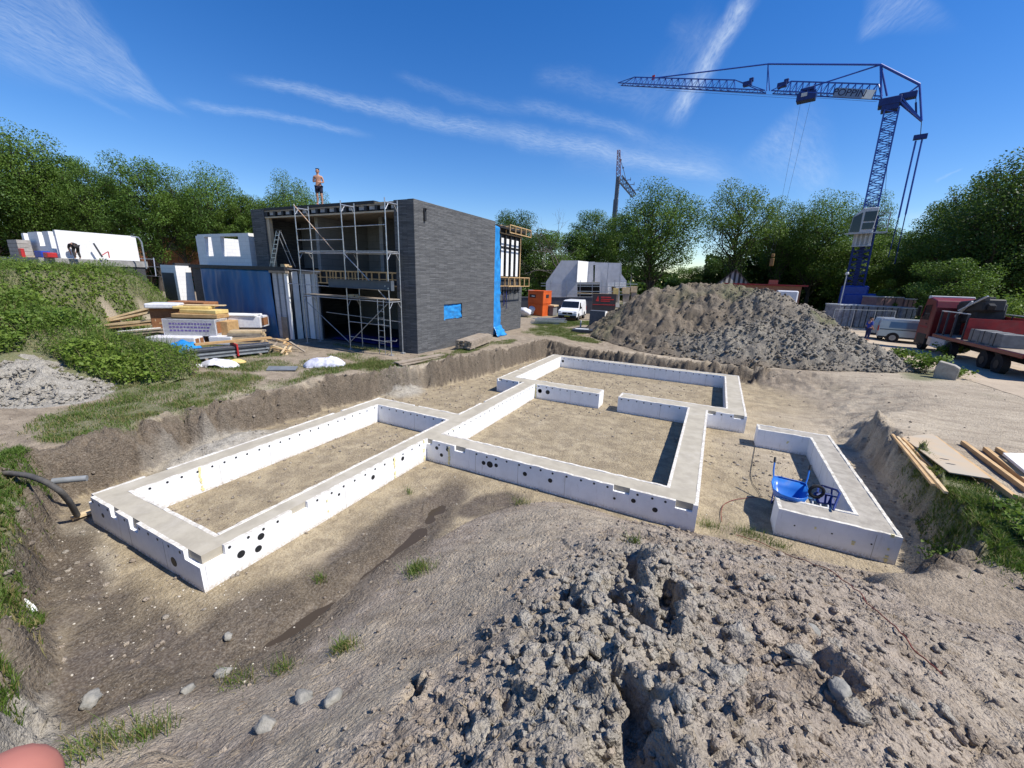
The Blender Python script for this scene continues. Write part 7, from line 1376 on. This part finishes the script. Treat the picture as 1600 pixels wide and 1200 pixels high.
# loose rocks one can tell apart
M_rock = pm('grey_clay_rock', (.30, .285, .25), .9, (.20, .195, .175), 9, .02, dirt=(.42, .38, .31)); RV = lump_variants(6, 3, 900, .3)
for k, (x, y, s, lab) in enumerate(((355, 997, .10, 'pale rock lying alone on the wet pit floor'), (475, 1093, .13, 'upright grey rock left of a similar one on the soil heap'), (520, 1098, .11, 'rounded grey rock right of the upright one on the heap'), (415, 1135, .13, 'flat grey rock at the lower left of the soil heap'), (350, 1052, .09, 'grey rock at the grass edge by the wet hollow'), (295, 1078, .09, 'light stone left of the rock at the grass edge'), (140, 1098, .17, 'broad pale crumbly lump at the lower left'), (1265, 985, .10, 'round grey lump on the right flank of the heap'), (1313, 1085, .10, 'dark rounded stone low on the right flank of the heap'))):
    p = onm(x, y); V, F = RV[k % 6]; s = s*.9; o = link_mesh('rock', raw_mesh('rock', V*s, F, M_rock, smooth=False)); o.location = (p[0], p[1], p[2]+s*.25); o.rotation_euler = (0, 0, k); tag(o, lab, 'rock', 'loose rocks')
rs = np.random.default_rng(31); n = 900; px = np.concatenate([rs.uniform(-.5, 6, 350), rs.uniform(4, 12, 350), rs.uniform(10.6, 14, 200)]); py = np.concatenate([rs.uniform(-7, -5, 350), rs.uniform(-4, 8, 350), rs.uniform(0, 9, 200)]); d_, _, _ = pit_dist(px, py); k = (d_ <= 0); px, py = px[k], py[k]; z = gz_arr(px, py); s = .006+.018*rs.random(len(px))**4
def crumbs():
    rs = np.random.default_rng(44); n = 60000; px = rs.uniform(-9, 21, n); py = rs.uniform(-8, 20, n); d, w, _ = pit_dist(px, py); z, t, d2, w2 = base_ground(px, py); m = mound_full(px, py)[0]; gr = ground_attrs(px, py, z, t, d, w)[0]
    pr = .02+.35*np.exp(-((d-w*.3)/.35)**2)*(w < 1.3)+.10*np.exp(-((d-w*1.2)/.5)**2)*(w < 1.3)+.10*patches(px, py, [(-.9,-2.2,1.0,2.0,0,1),(-.9,4.6,.9,1.2,0,1),(16.3,.4,.9,.6,0,1),(8,15.6,7,.6,0,1),(.4,-6.2,2,.4,-12,1)]); k = (rs.random(n) < pr*(1-.8*gr)) & (m < z) ; px, py, z, t, w = px[k], py[k], z[k], t[k], w[k]
    S = .010+.05*rs.random(len(px))**3.2; bank = ((t > .02) & (w < 1.3))*rs.uniform(.2, 1, len(px)); cl = np.clip(ground_attrs(px, py, z, t, t, w)[1]*.9+(rs.random(len(px)) < .18)*.5, 0, 1)
    o = link_mesh('soil_crumbs', scatter_lumps('soil_crumbs', np.c_[px, py, z], S, lump_variants(8, 1, 720, .45), M_heap, dict(clay=cl, bank=bank*.8, sand=np.where(bank > 0, 0, .4)*rs.random(len(px))), 45)); tag(o, 'loose soil crumbs along the pit banks and bare ground', 'soil', None, 'stuff')
crumbs()
o = link_mesh('pebbles', scatter_lumps('pebbles', np.c_[px, py, z], s, lump_variants(6, 1, 700), pm('pale_pebble', (.55, .51, .44), .9, (.40, .36, .29), 30), {}, 32)); tag(o, 'pale pebbles and foam crumbs scattered on the pit floor', 'pebbles', None, 'stuff')
# ------------------------------------------------------------------ big spoil heap
def spoil():
    PK = [(8.6,23.4,3.75,3.3,3.0),(11.0,23.0,3.5,3.0,2.8),(13.2,22.0,3.4,2.8,2.6),(6.2,22.8,3.1,2.6,2.8),(15.2,20.7,2.45,2.3,2.3),(17.0,19.4,1.2,2.0,1.8),(4.0,24.6,1.9,2.0,2.8),(12.0,18.8,1.8,2.6,1.9),(14.6,18.4,1.5,2.3,1.6),(8.2,19.9,1.5,2.8,2.2)]
    def zf(x, y):
        z = np.full(x.shape, -1.)
        wx = x+.5*fbm(x*.4, y*.4, 101, 3); wy = y+.5*fbm(x*.4, y*.4, 102, 3)
        acc = 0
        for cx_, cy_, h, a, b in PK: r = np.sqrt(((wx-cx_)/(a*1.55))**2+((wy-cy_)/(b*1.55))**2); acc = acc+(np.clip(h*(1-r**1.45), 0, None))**4
        z = acc**.25-.04
        amp = sstep(0, .6, z); return z+amp*(.25*fbm(x*.9, y*.9, 103, 4)+.22*(ridged(x*1.4, y*1.4, 104, 4)-.6)+.13*worley(x*1.9+.3*fbm(x*3, y*3, 1, 2), y*1.9, 240)[0]+.06*worley(x*4.4, y*4.4, 250)[0]+.10*fbm(x*4, y*4, 105, 4, .65))
    root = thing('spoil_heap', 'big heap of excavated brown soil and grey clay beyond the foundation', 'soil heap', (10, 21, 1.0)); hx = np.arange(-1, 23.5, .085); hy = np.arange(13.6, 31, .085); x, y, F = grid_mesh(hx, hy, None); z = zf(x, y); g = base_ground(x, y)[0]; keep = z > .02; Fk = F[keep[F].all(1)]; used = np.unique(Fk); re = -np.ones(len(x), int); re[used] = np.arange(len(used)); Fk = re[Fk]; x, y, z, g = (a[used] for a in (x, y, z, g))
    cl = lambda x, y: np.clip(patches(x, y, [(14.5,18.2,5.,2.2,0,1),(12,17.6,3.5,1.6,0,1),(17.5,18.6,3.5,1.8,0,1),(8.8,18.2,1.6,.7,0,.6),(13.5,21,3,1.6,0,.6)])+.3*fbm(x*.8, y*.8, 106, 3), 0, 1); zz = np.zeros(len(x)); gr = np.clip(patches(x, y, [(11.3,22.6,1.2,1.5,0,.8),(15.8,20.4,.8,.6,0,.9),(3.2,21.5,1.5,3,0,.5),(8.2,22.6,3,1.4,0,.35)])+.4*fbm(x*1.5, y*1.5, 107, 3)-.15, 0, .75)
    c = cl(x, y); me = raw_mesh('soil_surface', np.c_[x, y, g+z-.03]-ORG[root.name], Fk, M_spoil, smooth=True, attrs=dict(grass=gr, clay=c*.75, mud=np.clip(.25+.6*fbm(x*.5, y*.5, 108, 3), 0, .4)*(1-c), sand=zz, bank=zz, floor=zz)); link_mesh('soil_surface', me, root)
    rs = np.random.default_rng(9); n = 30000; px = rs.uniform(0, 22, n); py = rs.uniform(14, 26, n); z = zf(px, py); c = cl(px, py); k = (z > .05) & (rs.random(n) < .05+.85*c*(.3+vnoise(px*.9, py*.9, 120))); px, py, z, c = px[k], py[k], z[k], c[k]; g = base_ground(px, py)[0]; S = .022+.075*rs.random(len(px))**2.2; fx = rs.uniform(5, 20, 900); fy = rs.uniform(14.2, 21, 900); fz = zf(fx, fy); kk = (fz > .02) & (fz < .8) & (rs.random(900) < .5); px = np.r_[px, fx[kk]]; py = np.r_[py, fy[kk]]; z = np.r_[z, fz[kk]]; c = np.r_[c, rs.uniform(.1, .9, kk.sum())]; g = base_ground(px, py)[0]; S = np.r_[S, .05+.13*rs.random(kk.sum())**2]; me = scatter_lumps('clods', np.c_[px, py, g+z], S, lump_variants(10, 1, 500, .8), M_spoil, dict(clay=np.clip(c*.85+rs.normal(0, .15, len(c)), 0, 1), mud=np.clip(rs.normal(.05, .12, len(c)), 0, .4)), 19, parent=root); o = link_mesh('clods', me, root); o['kind'] = 'stuff'
spoil()
# grey clay heap at the left edge in front of the weeds
def clay_heap():
    root = thing('clay_heap', 'low heap of pale grey clay lumps at the left edge before the weeds', 'soil heap', (-11, -3, 1.0)); zf = lambda x, y: .8*(1-sstep(.1, 1.05, np.sqrt(((x+10.4)/5.0)**2+((y+3.7)/2.1)**2)))+.0
    hx = np.arange(-17, -4.5, .08); hy = np.arange(-6, .2, .08); x, y, F = grid_mesh(hx, hy, None); z = zf(x, y); am = sstep(0, .3, z); z = z+am*(.22*(ridged(x*1.3, y*1.3, 111, 4)-.6)+.10*worley(x*2.3, y*2.3, 260)[0]+.05*worley(x*5.5, y*5.5, 262)[0]+.06*fbm(x*5, y*5, 112, 3)); g = base_ground(x, y)[0]; keep = z > .02; Fk = F[keep[F].all(1)]; used = np.unique(Fk); re = -np.ones(len(x), int); re[used] = np.arange(len(used)); Fk = re[Fk]; x, y, z, g = (a[used] for a in (x, y, z, g)); zz = np.zeros(len(x))
    link_mesh('clay_surface', raw_mesh('clay_surface', np.c_[x, y, g+z-.03]-ORG[root.name], Fk, M_heap, smooth=True, attrs=dict(grass=zz, clay=zz+.95, mud=zz, sand=zz+.2, bank=zz, floor=zz)), root)
    rs = np.random.default_rng(12); n = 7000; px = rs.uniform(-16, -5, n); py = rs.uniform(-5.5, -.5, n); z = zf(px, py); k = z > .05; px, py, z = px[k], py[k], z[k]; S = .016+.075*rs.random(len(px))**2.6; me = scatter_lumps('clods', np.c_[px, py, base_ground(px, py)[0]+z], S, lump_variants(8, 1, 600, .7), M_heap, dict(clay=np.clip(rs.normal(.9, .1, len(px)), 0, 1), sand=np.full(len(px), .2)), 20, parent=root); o = link_mesh('clods', me, root); o['kind'] = 'stuff'
clay_heap()
# road sheet
def road():
    pts = [at_z(x, y, .95) for x, y in ((1398, 566), (1440, 575), (1500, 590), (1560, 620), (1640, 660))]; L = [(p[0], p[1]) for p in pts]; L = [(17.5, 45), (19.3, 30), (20.0, 24)]+[(20.6, 19.5), (20.9, 16), (20.9, 11), (21.5, 2), (22, -30)]; V = []; 
    for x, y in L: 
        for k in range(9): X = x+k*1.4; V.append((X, y, 0))
    ys = np.linspace(45, -30, 160); V = []
    for y in ys:
        x0 = np.interp(y, [b for a, b in L][::-1], [a for a, b in L][::-1])+.5*fbm(np.array([y*.3]), np.array([0.]), 5, 3)[0]
        for k in range(12): X = x0+k*.95; V.append((X, y))
    V = np.array(V); z = base_ground(V[:, 0], V[:, 1])[0]; z = np.maximum(z, .9)+.012+.03*0; i = np.arange(len(V)).reshape(160, 12); F = np.stack([i[:-1, :-1], i[:-1, 1:], i[1:, 1:], i[1:, :-1]], -1).reshape(-1, 4)[:, ::-1]
    t = NT('sandy_road'); v = t.coord(); n = t.noise(v, .8, 5, .6, .3); n2 = t.noise(t.mapping(v, (3, .5, 1)), 2, 5, .7); c = t.mix(t.ramp(n, .3, .7), (.44, .36, .265), (.37, .30, .22)); c = t.mix(t.math('MULTIPLY', t.ramp(n2, .5, .75), .5), c, (.26, .21, .16)); t.color(c); t.rough(.95); t.bump(t.noise(v, 25, 4, .7), .02, .8)
    o = link_mesh('road', raw_mesh('road', np.c_[V, z], F, t.m, smooth=True)); tag(o, 'sandy site road at the right', None, None, 'structure')
road()
# the photographer's fingertip at the lens corner
fc_ = at_ax(22, 1238, .062); fd = unit(at_ax(-260, 1420, .075)-fc_); M_tip = pm('fingertip_skin', (.42, .17, .13), .75, (.37, .14, .11), 30)
fm = MB(); fm.path([fc_-fd*.0035, fc_-fd*.0028, fc_-fd*.0012, fc_+fd*.001, fc_+fd*.006, fc_+fd*.014, fc_+fd*.024], [.0006, .0028, .0050, .0062, .0068, .0070, .0072], 20); tag(fm.build('finger', M_tip, None), 'pinkish fingertip close to the lens at the lower left corner', 'finger')
# ------------------------------------------------------------------ people
M_skin = pm('skin', (.46, .25, .165), .6, (.40, .21, .14), 6); M_hair = pm('dark_hair', (.03, .022, .018), .8)
def skin_body(name, J, E, mat, parent, sub=2):
    names = list(J); me = bpy.data.meshes.new(name); P = np.array([J[k][:3] for k in names], float); me.from_pydata((P).tolist(), [(names.index(a), names.index(b)) for a, b in E], []); me.materials.append(mat); o = link_mesh(name, me, parent); md = o.modifiers.new('skin', 'SKIN'); 
    for i, k in enumerate(names): sv = me.skin_vertices[0].data[i]; r = J[k][3]; sv.radius = (r, J[k][4] if len(J[k]) > 4 else r); sv.use_root = (i == 0)
    s = o.modifiers.new('sub', 'SUBSURF'); s.levels = sub; s.render_levels = sub; return o
def bake(o):
    dg = bpy.context.evaluated_depsgraph_get(); bpy.context.view_layer.update(); me = bpy.data.meshes.new_from_object(o.evaluated_get(dg)); me.materials.clear(); [me.materials.append(m_) for m_ in o.data.materials]; o.modifiers.clear(); o.data = me
    for p in me.polygons: p.use_smooth = True
def standing(label, loc, rz, h=1.78, shorts=None, top=None, trousers=None, arms='phone', shirtless=True):
    t = thing('person', label, 'person', loc); t.rotation_euler = (0, 0, rz); k = h/1.78; s = lambda *a: tuple(x*k for x in a)
    J = dict(pelvis=s(0, 0, .95, .145, .105), belly=s(0, 0, 1.10, .135, .10), chest=s(0, .01, 1.30, .165, .115), neck0=s(0, .0, 1.47, .085, .075), neck=s(0, .015, 1.54, .055), head0=s(0, .035, 1.62, .075, .085), head=s(0, .035, 1.70, .078, .092), crown=s(0, .02, 1.765, .045, .055))
    E = [('pelvis', 'belly'), ('belly', 'chest'), ('chest', 'neck0'), ('neck0', 'neck'), ('neck', 'head0'), ('head0', 'head'), ('head', 'crown')]
    for sd_, n_ in ((-1, 'l'), (1, 'r')):
        J.update({n_+'sh': s(sd_*.185, 0, 1.42, .07), n_+'hip': s(sd_*.095, 0, .88, .095), n_+'kn': s(sd_*.11, .02, .49, .062), n_+'cf': s(sd_*.115, -.01, .34, .06), n_+'an': s(sd_*.12, -.02, .09, .04), n_+'hl': s(sd_*.12, -.04, .04, .042), n_+'to': s(sd_*.14, .15, .03, .036, .03)})
        if arms == 'phone': J.update({n_+'el': s(sd_*.26, -.02, 1.14, .046), n_+'wr': s(sd_*.06, .21, 1.13+.03*sd_, .032)})
        else: J.update({n_+'el': s(sd_*.25, -.03, 1.14, .048), n_+'wr': s(sd_*.24, .12, .95, .034)})
        E += [('chest', n_+'sh'), (n_+'sh', n_+'el'), (n_+'el', n_+'wr'), ('pelvis', n_+'hip'), (n_+'hip', n_+'kn'), (n_+'kn', n_+'cf'), (n_+'cf', n_+'an'), (n_+'an', n_+'hl'), (n_+'hl', n_+'to')]
        w = np.array(J[n_+'wr'][:3]); d = unit(w-np.array(J[n_+'el'][:3])); J[n_+'pm'] = (*(w+d*.05*k), .034*k, .018*k); J[n_+'pe'] = (*(w+d*.09*k), .032*k, .015*k); E += [(n_+'wr', n_+'pm'), (n_+'pm', n_+'pe')]
        side_ = unit(np.cross(d, (0, 0, 1.))); 
        for f in range(4): b0 = w+d*.095*k+side_*(f-1.5)*.018*k; J[f'{n_}f{f}'] = (*b0, .009*k); J[f'{n_}g{f}'] = (*(b0+d*(.04+.01*(f in (1, 2)))*k), .0085*k); J[f'{n_}h{f}'] = (*(b0+d*.055*k+np.array((0, 0, -.03))*k), .008*k); E += [(n_+'pe', f'{n_}f{f}'), (f'{n_}f{f}', f'{n_}g{f}'), (f'{n_}g{f}', f'{n_}h{f}')]
        J[n_+'t0'] = (*(w+d*.04*k+side_*.035*k+np.array((0, 0, .01))), .011*k); J[n_+'t1'] = (*(w+d*.085*k+side_*.05*k+np.array((0, 0, .015))), .009*k); E += [(n_+'pm', n_+'t0'), (n_+'t0', n_+'t1')]
    J['nose'] = s(0, .125, 1.655, .014); E.append(('head0', 'nose'))
    o = skin_body('body', {a: b for a, b in J.items()}, E, M_skin, t)
    V = o.data  # local coordinates: shift done by ORG (joints are local already)
    bake(o)
    def cover(nm, keys, ed, grow, mat):
        Jc = {a: (*J[a][:3], *[r+grow for r in J[a][3:]]) for a in keys}; c = skin_body(nm, Jc, ed, mat, t); bake(c); return c
    if shorts: 
        for n_ in 'lr': a, b = np.array(J[n_+'hip']), np.array(J[n_+'kn']); J[n_+'mid'] = tuple((a*.18+b*.82)[:3])+(.082*k,)
        cover('shorts', ['pelvis', 'lhip', 'lmid', 'rhip', 'rmid'], [('pelvis', 'lhip'), ('lhip', 'lmid'), ('pelvis', 'rhip'), ('rhip', 'rmid')], .022, shorts)
    if trousers: cover('trousers', ['pelvis', 'lhip', 'lkn', 'lan', 'rhip', 'rkn', 'ran'], [('pelvis', 'lhip'), ('lhip', 'lkn'), ('lkn', 'lan'), ('pelvis', 'rhip'), ('rhip', 'rkn'), ('rkn', 'ran')], .02, trousers)
    if top: cover('shirt', ['belly', 'pelvis', 'chest', 'lsh', 'lel', 'rsh', 'rel'], [('pelvis', 'belly'), ('belly', 'chest'), ('chest', 'lsh'), ('lsh', 'lel'), ('chest', 'rsh'), ('rsh', 'rel')], .02, top)
    Jh = dict(a=s(0, -.005, 1.72, .082, .085), b=s(0, .0, 1.775, .06, .06), c=s(0, -.045, 1.66, .06, .05)); h_ = skin_body('hair', Jh, [('a', 'b'), ('a', 'c')], M_hair, t); bake(h_)
    m = MB()
    for sd_ in (-1, 1): m.disc(s(sd_*.033, .122, 1.682), (0, 1, 0), .011*k, 8, 0, .004)
    m.build('eyes', M_hair, t, local=True); m = MB().box(-.028*k, .028*k, .108*k, .118*k, 1.600*k, 1.608*k); m.build('mouth', pm('lips', (.30, .10, .08), .6), t, local=True)
    for sd_ in (-1, 1): MB().obox(s(sd_*.088, .02, 1.665), (.012, 0, 0), (0, .02, 0), (0, 0, .03)).build('ear', M_skin, t, local=True, bevel=.006)
    if arms == 'phone': MB().obox(s(0, .27, 1.15), (.04, 0, 0), (0, .05, .02), (0, -.003, .006)).build('phone_in_hand', M_black, None) if False else None
    return t
pr = at_y(500, 316, 7.85); M_shorts = pm('navy_shorts', (.015, .018, .04), .8)
standing('shirtless man in dark shorts standing at the roof edge of the grey house', (pr[0], 7.85, 8.243), math.atan2(CAM[1]-7.85, CAM[0]-pr[0])-math.pi/2-.25, 1.72, shorts=M_shorts)
bmn = at_ax(1355, 524, 31.5); standing('man in blue work clothes walking by the fence near the silver trailer', (bmn[0], bmn[1], ground_z(bmn[0], bmn[1])+.005), math.atan2(_R[1], _R[0])-math.pi/2, 1.75, top=pm('blue_shirt', (.02, .05, .32), .8), trousers=pm('navy_trousers', (.015, .025, .10), .8), arms='down')
# bending worker on the raised floor
def bending(label, loc, rz):
    t = thing('person', label, 'person', loc); t.rotation_euler = (0, 0, rz); Mw = pm('dark_workwear', (.03, .028, .028), .8)
    J = dict(pelvis=(0, -.1, .92, .15, .13), belly=(0, .1, 1.02, .135, .12), chest=(0, .34, .98, .16, .13), neck=(0, .50, .90, .06), head0=(0, .58, .84, .08, .085), head=(0, .64, .78, .07, .08)); E = [('pelvis', 'belly'), ('belly', 'chest'), ('chest', 'neck'), ('neck', 'head0'), ('head0', 'head')]
    for sd_, n_ in ((-1, 'l'), (1, 'r')):
        J.update({n_+'hip': (sd_*.10, -.1, .86, .095), n_+'kn': (sd_*.15, .05+.08*sd_, .48, .065), n_+'an': (sd_*.16, -.12+.12*sd_, .09, .045), n_+'to': (sd_*.17, .06+.12*sd_, .035, .04), n_+'sh': (sd_*.18, .38, .95, .07), n_+'el': (sd_*.22, .42, .66, .047), n_+'wr': (sd_*.14, .50, .42, .033), n_+'pm': (sd_*.13, .52, .36, .032)}); E += [('pelvis', n_+'hip'), (n_+'hip', n_+'kn'), (n_+'kn', n_+'an'), (n_+'an', n_+'to'), ('chest', n_+'sh'), (n_+'sh', n_+'el'), (n_+'el', n_+'wr'), (n_+'wr', n_+'pm')]
        for f in range(4): J[f'{n_}f{f}'] = (sd_*.13+(f-1.5)*.018, .53, .32, .009); J[f'{n_}g{f}'] = (sd_*.13+(f-1.5)*.018, .53, .27-.008*(f in (1, 2)), .008); E += [(n_+'pm', f'{n_}f{f}'), (f'{n_}f{f}', f'{n_}g{f}')]
        J[n_+'t'] = (sd_*.13-sd_*.045, .55, .33, .010); E.append((n_+'pm', n_+'t'))
    o = skin_body('body', J, E, M_skin, t); bake(o); c = lambda nm, keys, ed, g_, mt: bake(skin_body(nm, {a: (*J[a][:3], *[r+g_ for r in J[a][3:]]) for a in keys}, ed, mt, t))
    c('trousers', ['pelvis', 'lhip', 'lkn', 'lan', 'rhip', 'rkn', 'ran'], [('pelvis', 'lhip'), ('lhip', 'lkn'), ('lkn', 'lan'), ('pelvis', 'rhip'), ('rhip', 'rkn'), ('rkn', 'ran')], .02, Mw); c('shirt', ['belly', 'pelvis', 'chest', 'lsh', 'lel', 'rsh', 'rel'], [('pelvis', 'belly'), ('belly', 'chest'), ('chest', 'lsh'), ('lsh', 'lel'), ('chest', 'rsh'), ('rsh', 'rel')], .02, Mw)
    bake(skin_body('hair', dict(a=(0, .62, .85, .082, .08), b=(0, .68, .80, .06, .06)), [('a', 'b')], M_hair, t)); return t
bp_ = at_x(121, 403, -31.2); bending('worker in dark clothes bending down before the white left wall', (bp_[0], bp_[1], 5.203), math.radians(90))
